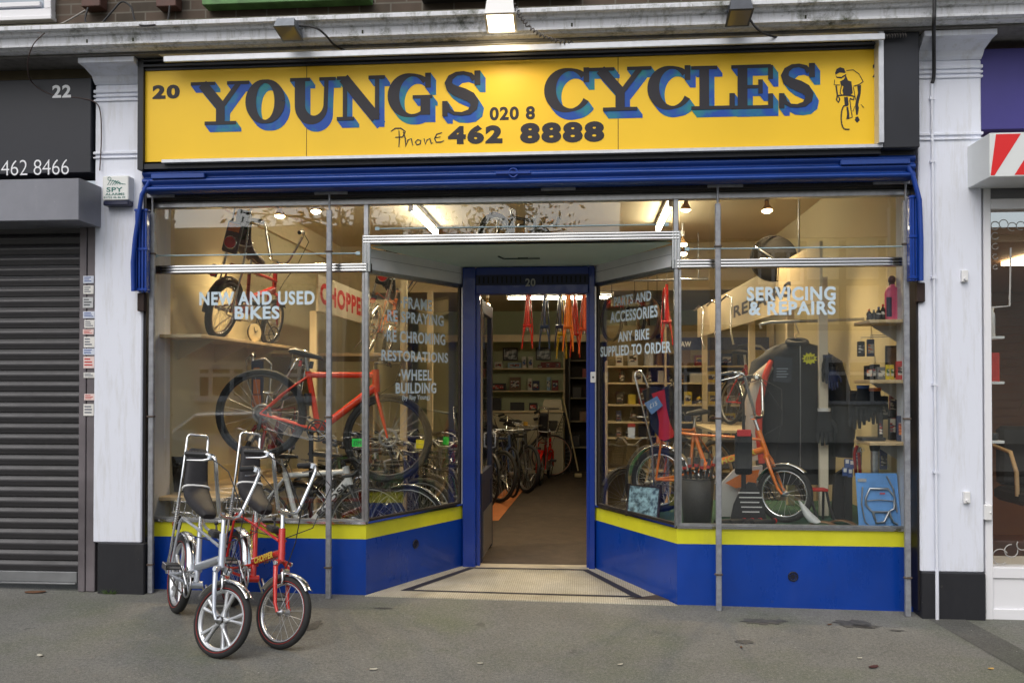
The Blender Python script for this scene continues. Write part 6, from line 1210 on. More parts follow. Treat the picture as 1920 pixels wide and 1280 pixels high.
dkb = bike('dark mountain bicycle parked behind the tan bicycle in the right bay', black, None, 'flat', .33, .026, N=28); put(dkb, (2.35, 2.75, .069), -165, -4)
b = bike('dark grey bicycle with fat tyre at the left edge of the right bay', M('dark grey frame', srgb(60, 60, 62), .4), None, 'riser', .33, .026, N=28, guards=black); put(b, (1.65, 3.55, .069), -140, 3)
# framed photo leaning in the right splayed window
p0 = at(1175, 955, .62); p1 = at(1236, 966, .42); z_ = BZ+.002; ph = thing('framed_photo', 'framed blue tinted racing photo leaning in the right splayed window', 'picture', (p0.x, p0.y, z_))
ux = Vector((p1.x-p0.x, p1.y-p0.y, 0)); uzv = Vector((.03, .10, .235)); o = Vector((p0.x, p0.y, z_))
def quadp(mb, u0, u1, v0, v1, off, th): 
    nv = ux.cross(uzv).normalized(); mb.prism([(u0, v0), (u1, v0), (u1, v1), (u0, v1)], o+nv*off, ux, uzv, th)
g = MB()
for q in ((0, 1, 0, .05), (0, 1, .95, 1), (0, .045, .05, .95), (.955, 1, .05, .95)): quadp(g, *q, .0, .02)
wpart(g, 'picture_frame', M('dark frame wood', srgb(46, 34, 30), .4), ph); pm_ = bpy.data.materials.new('blue tinted print'); pm_.use_nodes = True; _n = pm_.node_tree; _b = _n.nodes['Principled BSDF']; _tc = _n.nodes.new('ShaderNodeTexCoord'); _z = _n.nodes.new('ShaderNodeTexNoise'); _z.inputs['Scale'].default_value = 26; _z.inputs['Detail'].default_value = 9; _n.links.new(_tc.outputs['Object'], _z.inputs['Vector']); _r = _n.nodes.new('ShaderNodeValToRGB'); _r.color_ramp.elements[0].position = .4; _r.color_ramp.elements[0].color = srgb(66, 88, 100); _r.color_ramp.elements[1].position = .62; _r.color_ramp.elements[1].color = srgb(170, 206, 220); _n.links.new(_z.outputs['Fac'], _r.inputs[0]); _n.links.new(_r.outputs[0], _b.inputs['Base Color'])
g = MB(); quadp(g, .045, .955, .05, .95, .006, .008); wpart(g, 'print', pm_, ph)
# red and black bag on the sissy bar, with blue tag
q = at(1232, 790, .85); sb = thing('tandem_sissy_bar', 'tall chrome sissy bar with springs rising behind the red bag', 'sissy bar', (q.x, .9, BZ)); sb.name = 'sissy_bar_stand'
a = at(1190, 700, .9); b_ = at(1213, 740, .9); c_ = at(1222, 830, .9); w0 = at(1214, 700, .95)
g = MB(); g.tube([(c_.x+.03, .9, BZ), (c_.x, .9, c_.z), (a.x, .9, a.z-.02), (a.x+.01, .905, a.z+.015), (a.x+.045, .915, a.z+.02), (a.x+.075, .92, a.z-.02), (c_.x+.13, .95, c_.z), (c_.x+.14, .95, BZ)], .009, 8); wpart(g, 'bar', chrome, sb)
bgm = M('red bag panel', srgb(196, 28, 34), .7, 0, .1, 20); bag = thing('padded_bag', 'black padded bag with a curved red panel hung in the right splayed window', 'bag', (q.x, .8, q.z-.2))
def P2(pts, y): return [(at(px, py, y).x, at(px, py, y).z) for px, py in pts]
def shape(pts, y, th, nm, m, root, rnd=0):
    g = MB(); g.prism(P2(pts, y), (0, y, 0), (1, 0, 0), (0, 0, 1), th); return wpart(g, nm, m, root)
shape([(1205, 732), (1222, 724), (1244, 728), (1262, 716), (1268, 760), (1270, 830), (1240, 826), (1222, 800), (1212, 765)], .82, -.06, 'bag_body', blackcloth, bag); shape([(1222, 738), (1246, 730), (1250, 765), (1256, 792), (1265, 812), (1262, 820), (1245, 826), (1235, 822), (1236, 790), (1230, 760)], .80, -.018, 'red_panel', bgm, bag)
tg2 = thing('blue_tag', 'pale blue price card stuck on the red and black bag', 'price tag', (q.x, .76, q.z)); shape([(1208, 756), (1232, 742), (1243, 760), (1222, 777)], .775, -.004, 'card', M('blue card', srgb(104, 140, 190), .5), tg2); g = MB(); text(g, '£15', (at(1219, 766, .77).x, .7735, at(1219, 766, .77).z), (at(1233, 759, .77).x, .7735, at(1233, 759, .77).z), (at(1217, 760, .77).x, .7735, at(1217, 758, .77).z), .02); wpart(g, 'price', whitepl, tg2)
w3 = thing('white_tag', 'white hang tag with red top on the tan mountain bicycle', 'price tag', at(1183, 800, 1.1)); shape([(1177, 796), (1191, 796), (1190, 822), (1178, 820)], 1.05, -.004, 'card', paper, w3); shape([(1177, 794), (1191, 794), (1191, 800), (1177, 800)], 1.043, -.004, 'red_top', goodm['red'], w3)
# bucket of pumps
bp = at(1308, 978, .3); bk = thing('pump_bucket', 'black mesh bin full of bicycle pumps in the right window', 'bin', (bp.x, .32, BZ)); g = MB(); g.lathe([(0, 0), (.10, 0), (.125, .33), (.119, .33), (.096, .012), (0, .012)], (bp.x, .32, BZ), n=26); wpart(g, 'bin', M('bin mesh', (.035, .033, .032), .55, .1, .5, 120), bk); g = MB(); g.torus((bp.x, .32, BZ+.33), (0, 0, 1), .122, .006, 26, 6); wpart(g, 'bin_rim', blackpl, bk)
for i in range(6):
    t = .25+i*.52; x = bp.x-.075+.03*i; th = thing('bicycle_pump', f'black pump with red collar in the bin, {ORD[i]} from the left', 'pump', (x, .32, BZ+.02), 'pumps standing in the bin'); a = Vector((bp.x-.03+.01*i, .30+.02*(i % 2), BZ+.015)); b_ = Vector((x-.02+.012*i, .27+.05*(i % 2), BZ+.40+.01*(i % 3)))
    wpart(MB().cyl(a, b_, .011, n=8), 'barrel', M('pump barrel', (.06, .06, .062), .35, .6), th); d = (b_-a).normalized(); wpart(MB().cyl(b_, b_+d*.02, .016, n=10), 'collar', goodm['red'], th); wpart(MB().cyl(b_+d*.02, b_+d*.07, .013, n=8), 'pump_head', steel if i % 2 else blackpl, th)
# hanging saddle pack, oval card, pumps lying in front
def hang(px0, py0, px1, py1, y, cm, label, nm, cat, strap=None):
    x0, x1, z0, z1 = rect(px0, py0, px1, py1, y); t = thing(nm, label, cat, ((x0+x1)/2, y, z0)); g = MB(); g.bbox(x0, x1, y, y+.05, z0, z1, .012); wpart(g, 'pack', cm, t); return t, x0, x1, z0, z1
t, x0, x1, z0, z1 = hang(1379, 810, 1411, 890, .30, blackcloth, 'black saddle pack with red buckles hanging in front of the orange chopper', 'saddle_pack', 'bag')
g = MB(); g.bbox(x0+.01, x1-.01, .285, .30, z1-.03, z1+.02, .004); wpart(g, 'buckle', M('red buckle', srgb(196, 36, 44), .4), t); g = MB(); g.box(x0+.045, x1-.045, .31, .33, z0-.1, z0); g.tube([((x0+x1)/2, .33, z1), ((x0+x1)/2+.02, .36, z1+.12)], .006, 6); wpart(g, 'strap', blackcloth, t)
ov = thing('oval_package', 'black oval accessory package with white print on the display bed', 'package', at(1405, 975, .34)); shape([(1370, 972), (1376, 945), (1390, 915), (1404, 903), (1416, 905), (1428, 930), (1438, 975)], .36, -.02, 'package_card', blackpl, ov); g = MB()
for k in range(5): ptx = rect(1384+2*k, 922+9*k, 1424+(k % 2)*5, 924.5+9*k, .335); g.box(ptx[0], ptx[1], .3385, .3395, ptx[2], ptx[3])
wpart(g, 'package_print', paper, ov)
oc2 = thing('catalogue_box', 'white and orange cardboard box behind the oval package', 'box', at(1360, 970, .55)); shape([(1352, 968), (1354, 905), (1378, 880), (1430, 872), (1428, 968)], .62, -.05, 'carton_body', M('white carton', srgb(200, 196, 190), .6), oc2); shape([(1360, 905), (1396, 884), (1424, 880), (1418, 905), (1380, 915)], .565, -.004, 'orange_print', goodm['orange'], oc2)
for i, (pa, pb) in enumerate((((1352, 972), (1388, 960)), ((1378, 976), (1404, 964)), ((1402, 978), (1420, 966)), ((1420, 980), (1446, 974)))):
    a = at(*pa, .2); b_ = at(*pb, .3); a.z = b_.z = BZ+.026; th = thing('hand_torch', f'black torch with red ring lying on the display bed, {ORD[i]} from the left', 'torch', (a.x, a.y, BZ), 'torches lying on the display bed'); d = (b_-a).normalized(); wpart(MB().tube([a-d*.05, a+d*.04, b_, b_+d*.03], [.024, .024, .018, .018], 12), 'torch_body', black, th); wpart(MB().cyl(b_+d*.03, b_+d*.045, .02, n=12), 'ring', goodm['red'], th)
# white feather shaped guard, brown guards
wg = thing('saddle_cover', 'white tapered saddle leaning against the orange chopper wheel', 'saddle', at(1520, 978, .28)); pth = [at(1498, 938, .36), at(1506, 950, .33), at(1515, 964, .30), at(1526, 976, .28), at(1534, 979, .27)]; wpart(MB().loft([[p+Vector((w*math.cos(q_), .02*math.sin(q_), .35*w*math.cos(q_))) for q_ in [2*PI*k/10 for k in range(10)]] for p, w in zip(pth, (.006, .018, .03, .036, .02))]), 'cover', M('white vinyl', srgb(196, 196, 196), .4), wg)
for i, (xa, lab) in enumerate(((1545, 'brown curved mudguard lying on the bed, left of the pair'), (1580, 'brown curved mudguard lying on the bed, right of the pair'))): p = at(xa, 972, .3+.08*i); g = guard((0, 0, 0), .2, .03, 60, 120, 10); g.xf(Matrix.Translation((p.x, p.y, BZ-.165)) @ Matrix.Rotation(R(-35), 4, 'Z')); lone(g, 'spare_mudguard', M('brown guard', srgb(92, 66, 44), .4), lab, 'mudguard', 'spare mudguards on the bed')
# jacket on a hanger
jk = thing('cycling_jacket', 'black cycling jacket hanging with a red and white left sleeve panel', 'jacket', (at(1492, 900, 1.05).x, 1.05, .9)); jx = at(1492, 700, 1.05).x
prof = [(.70, .27, .10), (.80, .275, .11), (1.0, .28, .12), (1.25, .285, .13), (1.45, .29, .13), (1.60, .285, .14), (1.70, .265, .13), (1.77, .215, .11), (1.81, .15, .09), (1.835, .07, .06)]
rings = [[Vector((jx+1.1*hw*math.copysign(abs(math.cos(q_))**.8, math.cos(q_))*(1+.03*math.sin(3*q_+z*9)), 1.05+hd*math.sin(q_)*(1+.08*math.sin(5*q_+z*7)), z)) for q_ in [2*PI*k/28 for k in range(28)]] for z, hw, hd in prof]; wpart(MB().loft(rings), 'body', M('jacket black', (.009, .0095, .013), .65, 0, .35, 4, .5, bscale=6), jk)
for s in (-1, 1):
    pts = [(jx+s*.16, 1.05, 1.73), (jx+s*.27, 1.02, 1.64), (jx+s*.345, .99, 1.35), (jx+s*.36, .97, 1.12), (jx+s*.34, .95, .92)]; wpart(MB().tube(pts, [.07, .095, .09, .08, .07], 14), 'sleeve', MATS['jacket black'], jk)
g = MB(); g.tube([(jx-.23, .95, 1.64), (jx-.31, .91, 1.55), (jx-.375, .895, 1.35), (jx-.38, .885, 1.12), (jx-.36, .88, .9)], [.04, .06, .058, .05, .04], 12); wpart(g, 'sleeve_panel', M('sleeve cream', srgb(206, 190, 170), .8), jk); g = MB(); g.tube([(jx-.22, .93, 1.68), (jx-.28, .87, 1.56), (jx-.33, .85, 1.35), (jx-.335, .845, 1.12), (jx-.31, .845, .88)], [.02, .03, .03, .028, .026], 10); wpart(g, 'sleeve_piping', M('sleeve red', srgb(220, 64, 36), .7), jk)
g = MB(); g.torus((jx, 1.0, 1.835), (0, -.3, 1), .07, .024, 24, 8); wpart(g, 'collar', MATS['jacket black'], jk); g = MB(); g.tube([(jx, 1.05, 1.78), (jx, 1.05, 1.9), (jx+.02, 1.05, 1.93), (jx+.03, 1.05, 1.9)], .005, 6); g.tube([(jx-.2, 1.05, 1.7), (jx, 1.05, 1.80), (jx+.2, 1.05, 1.7)], .009, 6); wpart(g, 'hanger', wood, jk)
jk.location.z += .09
g = MB(); g.tube([(jx-.2, 1.06, 2.09), (2.7, 1.06, 2.11)], .012, 8); g.tube([(jx-.2, 1.06, 2.09), (jx-.28, 1.06, 2.07), (jx-.27, 1.06, 2.04)], .012, 8); g.tube([(jx+.03, 1.05, 1.99), (jx, 1.06, 2.08)], .005, 6); lone(g, 'hanging_rail', steel, 'steel rail on the right wall from which the jacket hangs', 'rail')
sp_ = at(1518, 672, .86); st = thing('price_star', 'yellow star shaped price card on the black jacket', 'price tag', sp_); poly = [((.062 if k % 2 else .042)*math.cos(PI*k/11), (.05 if k % 2 else .034)*math.sin(PI*k/11)) for k in range(22)]; g = MB(); g.prism(poly, (sp_.x, .86, sp_.z), (1, 0, 0), (0, 0, 1), -.003); wpart(g, 'star_card', M('fluo yellow card', srgb(226, 226, 40), .6), st); g = MB(); text(g, '£150', (sp_.x-.034, .8555, sp_.z-.012), (sp_.x+.034, .8555, sp_.z-.006), (sp_.x-.034, .8555, sp_.z+.012), .02); wpart(g, 'price', blackpl, st)
pkg = thing('clothing_packet', 'clear packet with dark printed card on the jacket front', 'package', at(1462, 700, .9)); shape([(1452, 668), (1486, 670), (1484, 712), (1476, 718), (1450, 714)], .88, -.006, 'card', M('dark packet', srgb(60, 64, 74), .25), pkg); g = MB()
for k in range(4): x0, x1, z0, z1 = rect(1456, 690+5*k, 1478-3*(k % 2), 692+5*k, .872); g.box(x0, x1, .8725, .8735, z0, z1)
wpart(g, 'packet_print', M('packet print', srgb(150, 160, 170), .5), pkg)
def glove(px, py, y, label, m, trim, sc=1.0):
    p = at(px, py, y); t = thing('glove', label, 'glove', p, 'gloves hanging in the right window'); g = MB(); s = sc
    g.loft([[p+Vector((hw*s*math.cos(q_), .02*s*math.sin(q_), z*s)) for q_ in [2*PI*k/12 for k in range(12)]] for z, hw in ((0, .034), (-.03, .036), (-.06, .045), (-.11, .048), (-.13, .044))]); 
    for k in range(4): x = -.033+.022*k; L = (.07, .085, .08, .06)[k]; g.tube([p+Vector((x*s, 0, -.125*s)), p+Vector((x*1.15*s, -.01, (-.125-L*.6)*s)), p+Vector((x*1.15*s, -.015, (-.125-L)*s))], [.0125*s, .0115*s, .008*s], 8)
    g.tube([p+Vector((.04*s, 0, -.06*s)), p+Vector((.065*s, -.01, -.10*s)), p+Vector((.07*s, -.015, -.135*s))], [.014*s, .012*s, .008*s], 8); wpart(g, 'glove_body', m, t); g = MB(); g.lathe([(.036*s, -.012), (.038*s, .012)], p, n=14); wpart(g, 'cuff', trim, t); return t
glove(1552, 668, .72, 'black glove with blue patch hanging on the white post, upper', blackcloth, goodm['navy']); glove(1562, 690, .70, 'blue and black glove hanging on the white post, lower', goodm['navy'], blackpl, .8); glove(1545, 768, .72, 'large black glove with white badge hanging low on the white post', blackcloth, paper, 1.3)
glove(1618, 725, .40, 'black glove with blue cuff hanging under the middle right shelf', blackcloth, goodm['blue'], 1.2); glove(1640, 730, .40, 'black glove with orange cuff hanging under the middle right shelf', blackcloth, goodm['orange'], 1.2); glove(1606, 735, .46, 'plain black glove hanging behind the pair under the middle right shelf', blackcloth, blackpl, 1.3)
# wall shelves on the right
rs = []
for i, (yy, nm_) in enumerate(((603, 'upper'), (712, 'middle'), (825, 'lower'))):
    p = at(1612, yy, .32); t = thing('wall_shelf', f'short pale {nm_} shelf on the right wall of the window', 'shelf', (2.55, .25, p.z-.03)); g = MB(); g.bbox(p.x, 2.74, .10, .46, p.z-.024, p.z, .003); wpart(g, 'board', wood, t); g = MB(); g.prism([(0, 0), (-.2, 0), (0, -.13)], (2.74, .40, p.z-.025), (1, 0, 0), (0, 0, 1), .012); wpart(g, 'bracket', whitepl, t); rs.append(p.z+.001)
def on_sh(px, i, y=.3): return Vector((at(px, 700, y).x, y, rs[i]))
p = on_sh(1673, 0); t = thing('pink_bottle', 'tall pink cleaner bottle with dark cap on the upper right shelf', 'bottle', p); g = MB(); g.loft([[p+Vector((hw*math.copysign(abs(math.cos(q_))**.6, math.cos(q_)), .03*math.sin(q_), z)) for q_ in [2*PI*k/16 for k in range(16)]] for z, hw in ((0, .046), (.02, .05), (.20, .05), (.235, .04), (.25, .02), (.262, .016))]); wpart(g, 'bottle_body', M('pink plastic', srgb(236, 96, 140), .3), t); g = MB(); g.lathe([(.02, .255), (.02, .275), (.026, .285), (.026, .31), (.012, .325), (0, .325)], p, n=14); wpart(g, 'cap', M('dark red cap', srgb(70, 30, 40), .4), t); g = MB(); g.box(p.x-.048, p.x-.012, p.y-.0335, p.y-.0305, p.z+.03, p.z+.17); wpart(g, 'bottle_label', goodm['navy'], t)
for i, (px, h, r) in enumerate(((1630, .085, .018), (1639, .08, .016), (1648, .10, .018), (1656, .12, .016))): pb = on_sh(px, 0, .27); gbottle(pb.x, pb.y, pb.z, r, h, 'black', f'small black oil bottle on the upper right shelf, {ORD[i]} from the left', ['orange', 'grey', 'blue', 'red'][i], 'oil bottles on the upper right shelf')
for i, (px, w, h, c, f, y) in enumerate(((1628, .05, .10, 'black', 'orange', .26), (1640, .06, .11, 'black', 'grey', .3), (1651, .06, .09, 'grey', 'black', .26))): pb = on_sh(px, 1, y); gbox(pb.x, y, pb.z, w, .05, h, c, f'{c} lamp box with {f} label on the middle right shelf, {ORD[i]} from the left', 'lamp boxes on the middle right shelf', f)
for i, px in enumerate((1664, 1672)): pb = on_sh(px, 1, .22); gbox(pb.x, .22, pb.z, .026, .02, .105, 'yellow', ['left', 'right'][i]+' one of two slim lemon yellow packets on the middle right shelf', 'lemon yellow packets', 'green')
pb = on_sh(1687, 1, .2); gbox(pb.x, .2, pb.z, .05, .03, .13, 'red', 'red packet at the right end of the middle right shelf', None, 'black')
frame_pic(1660, 648, 1693, 708, .40, 'dark framed card standing on the middle right shelf', M('brown print', srgb(120, 92, 70), .3, 0, .4, 9))
for i, (px, w, h, c, f, y) in enumerate(((1650, .03, .20, 'black', 'white', .24), (1672, .05, .22, 'black', 'grey', .36), (1690, .07, .18, 'navy', 'orange', .22))): pb = on_sh(px, 2, y); gbox(pb.x, y, pb.z, w, .03, h, c, f'slim {c} tool packet with {f} label on the lower right shelf', 'tool packets on the lower right shelf', f, 'tool_packet')
pb = on_sh(1632, 2, .3); g = MB(); g.bbox(pb.x-.08, pb.x+.08, .22, .38, pb.z, pb.z+.025, .004); lone(g, 'tool_case', blackpl, 'flat black tool case on the lower right shelf', 'case')
a = at(1640, 832, .35); t = thing('silver_pump', 'silver cylinder pump hanging under the lower right shelf', 'pump', (a.x, .35, a.z-.25)); wpart(MB().cyl((a.x, .35, a.z-.03), (a.x, .35, a.z-.25), .028, n=16), 'barrel', steel, t); wpart(MB().lathe([(0, .02), (.036, .02), (.036, -.01), (.03, -.03)], (a.x, .35, a.z-.02), n=16), 'pump_cap', blackpl, t)
a = at(1610, 835, .45); t = thing('cable_lock', 'red cable lock with white clip hanging under the lower right shelf', 'lock', (a.x, .45, a.z-.2)); wpart(MB().tube([(a.x-.01, .45, a.z), (a.x-.03, .45, a.z-.06), (a.x-.02, .45, a.z-.22), (a.x+.01, .45, a.z-.2), (a.x+.0, .45, a.z-.05)], .012, 8), 'lock_cable', M('red cable', srgb(150, 26, 28), .4), t); wpart(MB().torus((a.x+.02, .435, a.z-.03), (0, 1, 0), .014, .003, 12, 5), 'clip', whitepl, t)
for i, (px, py) in enumerate(((1588, 868), (1597, 870), (1584, 884), (1594, 886))): x0, x1, z0, z1 = rect(px-4, py+8, px+5, py-8, .5); t = thing('blue_packet', f'small blue packet beside the red cable lock, {ORD[i]} of the four', 'package', (x0, .5, z0), 'small blue packets'); g = MB(); g.box(x0, x1, .5, .51, z0, z1); wpart(g, 'packet', goodm['blue'], t); g = MB(); g.box(x0+.006, x1-.006, .4975, .4995, z0+.03, z1-.006); wpart(g, 'white_label', paper, t)
hb_ = thing('packet_board', 'slim dark board holding the small blue packets', 'board', at(1590, 978, .53)); x0, x1, _, _ = rect(1583, 900, 1598, 900, .52); a0_ = at(1590, 860, .52).z; g = MB(); g.bbox(x0, x1, .515, .53, BZ, a0_, .003); wpart(g, 'board', black, hb_)
g = MB(); g.tube([(jx, .90, 1.89), (jx, .90, 1.59), (jx+.004, .91, 1.29), (jx, .925, .81)], .005, 5); wpart(g, 'zip', steel, jk)
for i, (px0, py0, px1, py1, y, c_, f_, lab) in enumerate(((1608, 640, 1622, 668, .42, 'black', 'white', 'black packet with white print hung above the middle right shelf'), (1626, 636, 1640, 668, .44, 'navy', 'orange', 'navy packet with orange print hung above the middle right shelf'), (1652, 742, 1666, 786, .44, 'black', 'grey', 'black packet hung behind the slim tool packets'), (1668, 735, 1684, 780, .46, 'dark red', 'white', 'dark red packet hung behind the slim tool packets'), (1600, 838, 1616, 872, .62, 'grey', 'blue', 'grey packet hung behind the red cable lock'), (1650, 842, 1664, 880, .5, 'blue', 'white', 'blue packet hung beside the silver pump'))):
    x0, x1, z0, z1 = rect(px0, py0, px1, py1, y); t = thing('hanging_packet', lab, 'package', ((x0+x1)/2, y, z0), 'packets hung in the right window'); g = MB(); g.bbox(x0, x1, y, y+.02, z0, z1, .003); wpart(g, 'packet', goodm[c_], t); g = MB(); g.box(x0+.006, x1-.006, y-.003, y-.001, z0+(z1-z0)*.2, z0+(z1-z0)*.72); wpart(g, 'packet_print', goodm['p '+f_], t); g = MB(); g.tube([((x0+x1)/2, y+.01, z1), ((x0+x1)/2, y+.01, z1+.03), (2.744, y+.01, z1+.035)], .003, 5); wpart(g, 'peg', steel, t)
# blue blister pack
x0, x1, z0, z1 = rect(1608, 978, 1690, 888, .2); z0 = BZ+.001; t = thing('blister_pack', 'large blue blister pack with a silver bicycle rack inside, at the right corner', 'package', ((x0+x1)/2, .2, z0)); lean = .04
bl = M('blue blister card', srgb(112, 170, 240), .3, 0, .25, 5); g = MB(); g.prism([(x0+.01, 0), (x1, 0), (x1-.015, z1-z0), (x0, z1-z0)], (0, .2, z0), (1, 0, 0), (0, .12, 1), -.006); wpart(g, 'card', bl, t)
W = x1-x0; Hh = z1-z0
def bp3(u, v, o=.012): return Vector((x0+W*u, .2-o+.12*Hh*v, z0+Hh*v))
g = MB(); g.tube([bp3(.2, .55), bp3(.3, .72), bp3(.72, .72), bp3(.86, .58), bp3(.84, .36), bp3(.7, .3), bp3(.34, .3), bp3(.2, .42)], .008, 6, closed=True); g.tube([bp3(.24, .5), bp3(.5, .52), bp3(.82, .5)], .004, 6); g.tube([bp3(.35, .3), bp3(.42, .1), bp3(.6, .12), bp3(.72, .3)], .009, 6); g.tube([bp3(.72, .3), bp3(.8, .12), bp3(.9, .08)], .009, 6); g.tube([bp3(.14, .75), bp3(.10, .45), bp3(.16, .12), bp3(.25, .06)], .005, 6); g.tube([bp3(.7, .95), bp3(.84, .72), bp3(.9, .3)], .006, 6); wpart(g, 'silver_rack', steel, t)
g = MB(); p_ = [bp3(.04, .84, .0075), bp3(.24, .84, .0075), bp3(.24, .9, .0075), bp3(.04, .9, .0075)]; g.add(p_, [(0, 1, 2, 3)]); p_ = [bp3(.52, .62, .0165), bp3(.64, .62, .0165), bp3(.64, .65, .0165), bp3(.52, .65, .0165)]; wpart(g, 'pack_label', goodm['silver'], t); g = MB(); g.add(p_, [(0, 1, 2, 3)]); wpart(g, 'pack_logo', goodm['red'], t)
# child seat like black rack in the middle of the bed
x0, x1, z0, z1 = rect(1515, 975, 1550, 915, .55); t = thing('rear_carrier', 'black bicycle carrier with a red top strip on the display bed', 'carrier', ((x0+x1)/2, .55, BZ)); g = MB(); g.bbox(x0, x1, .5, .62, z1-.02, z1, .004); wpart(g, 'carrier_top', goodm['red'], t); g = MB()
for xx in (x0+.01, x1-.01): g.tube([(xx, .52, z1-.02), (xx+.02, .5, BZ+.1), (xx+.05, .48, BZ)], .01, 6); g.tube([(xx, .6, z1-.02), (xx, .62, BZ)], .01, 6)
wpart(g, 'carrier_legs', blackpl, t)
tl = thing('black_tool_roll', 'tall black folded bag standing by the small blue packets', 'bag', at(1572, 975, .6)); shape([(1562, 974), (1566, 890), (1582, 880), (1592, 900), (1584, 974)], .62, -.06, 'roll', blackcloth, tl)
hbk = bike('black bicycle hung under the front ceiling, seen through the transom above the doorway', black, None, 'drop', .31, .02, .95, (.4, .25), (.28, .64), (.74, .70), (.78, .58), guards=black, N=28); put(hbk, (-.44, 2.5, 2.66), 64, 4)
g = MB()
for x, y in ((-.42, 2.65), (-.17, 3.2)): g.tube([(x, y, 3.1), (x, y, 3.38)], .006, 6); g.tube([(x-.05, y, 3.1), (x, y, 3.085), (x+.05, y, 3.1)], .006, 6); g.tube([(x, y, 3.1), (x, y, 3.085)], .006, 6)
lone(g, 'ceiling_hooks', steel, 'pair of steel ceiling hooks holding the black bicycle above the doorway', 'hooks')
# ------------------------------------------------------------------ across the street, seen mirrored in the glass
hz = thing('timbered_house', 'cream half timbered house across the street, mirrored in the window glass', 'house', (0, -22, -.2))
g = MB(); g.box(2, 14, -26, -22, -.2, 6.2); wpart(g, 'wall', M('cream render', srgb(232, 228, 214), .8, 0, .08, 2), hz)
g = MB(); g.add([(1.7, -21.6, 6.15), (14.4, -21.6, 6.15), (14.4, -24, 8.2), (1.7, -24, 8.2), (1.7, -26.4, 6.15), (14.4, -26.4, 6.15)], [(0, 1, 2, 3), (3, 2, 5, 4), (0, 3, 4), (1, 5, 2)]); wpart(g, 'roof', M('brown tiles', srgb(112, 76, 62), .8, 0, .2, 5), hz)
tm = M('dark house timber', srgb(70, 54, 40), .7)
for xx in (2.2, 3.3, 4.5, 5.8, 7.2, 8.4, 9.6): g = MB(); g.box(xx, xx+.2, -22, -21.93, 3.4, 6.1); wpart(g, 'timber', tm, hz)
for zz in (3.3, 4.7): g = MB(); g.box(1.6, 10.4, -22, -21.92, zz, zz+.2); wpart(g, 'timber', tm, hz)
gm = M('house window glass', srgb(60, 70, 80), .08)
for (cx_, cz_, w_, h_) in ((-11.6+0, 1.7, 0, 0), (4.0, 1.7, 2.0, 1.3), (6.6, 5.3, 1.3, 1.0), (9.0, 1.7, 2.0, 1.3)):
    if not w_: continue
    f = MB()
    for u in (-1, -.36, .36, 1): f.box(cx_+u*w_/2-.05, cx_+u*w_/2+.05, -22, -21.9, cz_-h_/2, cz_+h_/2)
    for u in (-1, .4, 1): f.box(cx_-w_/2-.05, cx_+w_/2+.05, -22, -21.89, cz_+u*h_/2-.05, cz_+u*h_/2+.05)
    fr_ = wpart(f, 'window', whitepl, hz); g = MB(); g.box(cx_-w_/2, cx_+w_/2, -22, -21.96, cz_-h_/2, cz_+h_/2); sub(g, 'pane', gm, fr_, hz)
tr = thing('street_tree', 'leafy street tree behind the camera, mirrored in the glass above the doorway', 'tree', (-1.0, -12.2, -.2)); g = MB(); g.tube([(-1.0, -12.2, -.2), (-1.0, -12.2, 2.0), (-.9, -12.1, 4.0), (-.85, -12.1, 6.2)], [.19, .16, .13, .07], 10)
rn = random.Random(11); tips = []
for k in range(26):
    h = rn.uniform(3.0, 6.0); a = rn.uniform(0, 2*PI); L = rn.uniform(1.0, 2.4); b_ = Vector((-.95, -12.15, h)); e = b_+Vector((math.cos(a)*L, math.sin(a)*L*.7, rn.uniform(.1, 1.0))); m_ = b_.lerp(e, .5)+Vector((0, 0, .2)); g.tube([b_, m_, e], [.05, .03, .012], 5); tips += [m_, e, b_.lerp(e, .75)+Vector((0, 0, .1))]
wpart(g, 'trunk', M('bark', srgb(70, 60, 50), .9, 0, .3, 10), tr); g = MB()
for p in tips:
    for k in range(26):
        c_ = p+Vector((rn.gauss(0, .3), rn.gauss(0, .3), rn.gauss(0, .24))); u = Vector((rn.gauss(0, 1), rn.gauss(0, 1), rn.gauss(0, 1))).normalized(); v_ = u.orthogonal().normalized(); s_ = rn.uniform(.05, .1); g.add([c_-u*s_, c_+v_*s_*.45, c_+u*s_, c_-v_*s_*.45], [(0, 1, 2, 3)])
wpart(g, 'crown', M('tree leaves', srgb(70, 84, 40), .6), tr)
tr2 = thing('street_tree', 'broad leafy street tree behind the camera, mirrored in the upper left window', 'tree', (-4.6, -12.6, -.2)); g = MB(); g.tube([(-4.6, -12.6, -.2), (-4.6, -12.6, 2.2), (-4.5, -12.6, 4.4), (-4.4, -12.6, 6.6)], [.2, .17, .13, .07], 10); tips = []
for k in range(28):
    h = rn.uniform(3.2, 6.4); a = rn.uniform(0, 2*PI); L = rn.uniform(1.0, 2.6); b_ = Vector((-4.5, -12.6, h)); e = b_+Vector((math.cos(a)*L, math.sin(a)*L*.7, rn.uniform(.1, 1.0))); m_ = b_.lerp(e, .5)+Vector((0, 0, .2)); g.tube([b_, m_, e], [.05, .03, .012], 5); tips += [m_, e, b_.lerp(e, .75)+Vector((0, 0, .1))]
wpart(g, 'trunk', M('bark', (0, 0, 0)), tr2); g = MB()
for p in tips:
    for k in range(22):
        c_ = p+Vector((rn.gauss(0, .3), rn.gauss(0, .3), rn.gauss(0, .24))); u = Vector((rn.gauss(0, 1), rn.gauss(0, 1), rn.gauss(0, 1))).normalized(); v_ = u.orthogonal().normalized(); s_ = rn.uniform(.05, .1); g.add([c_-u*s_, c_+v_*s_*.45, c_+u*s_, c_-v_*s_*.45], [(0, 1, 2, 3)])
wpart(g, 'crown', M('tree leaves', (0, 0, 0)), tr2)
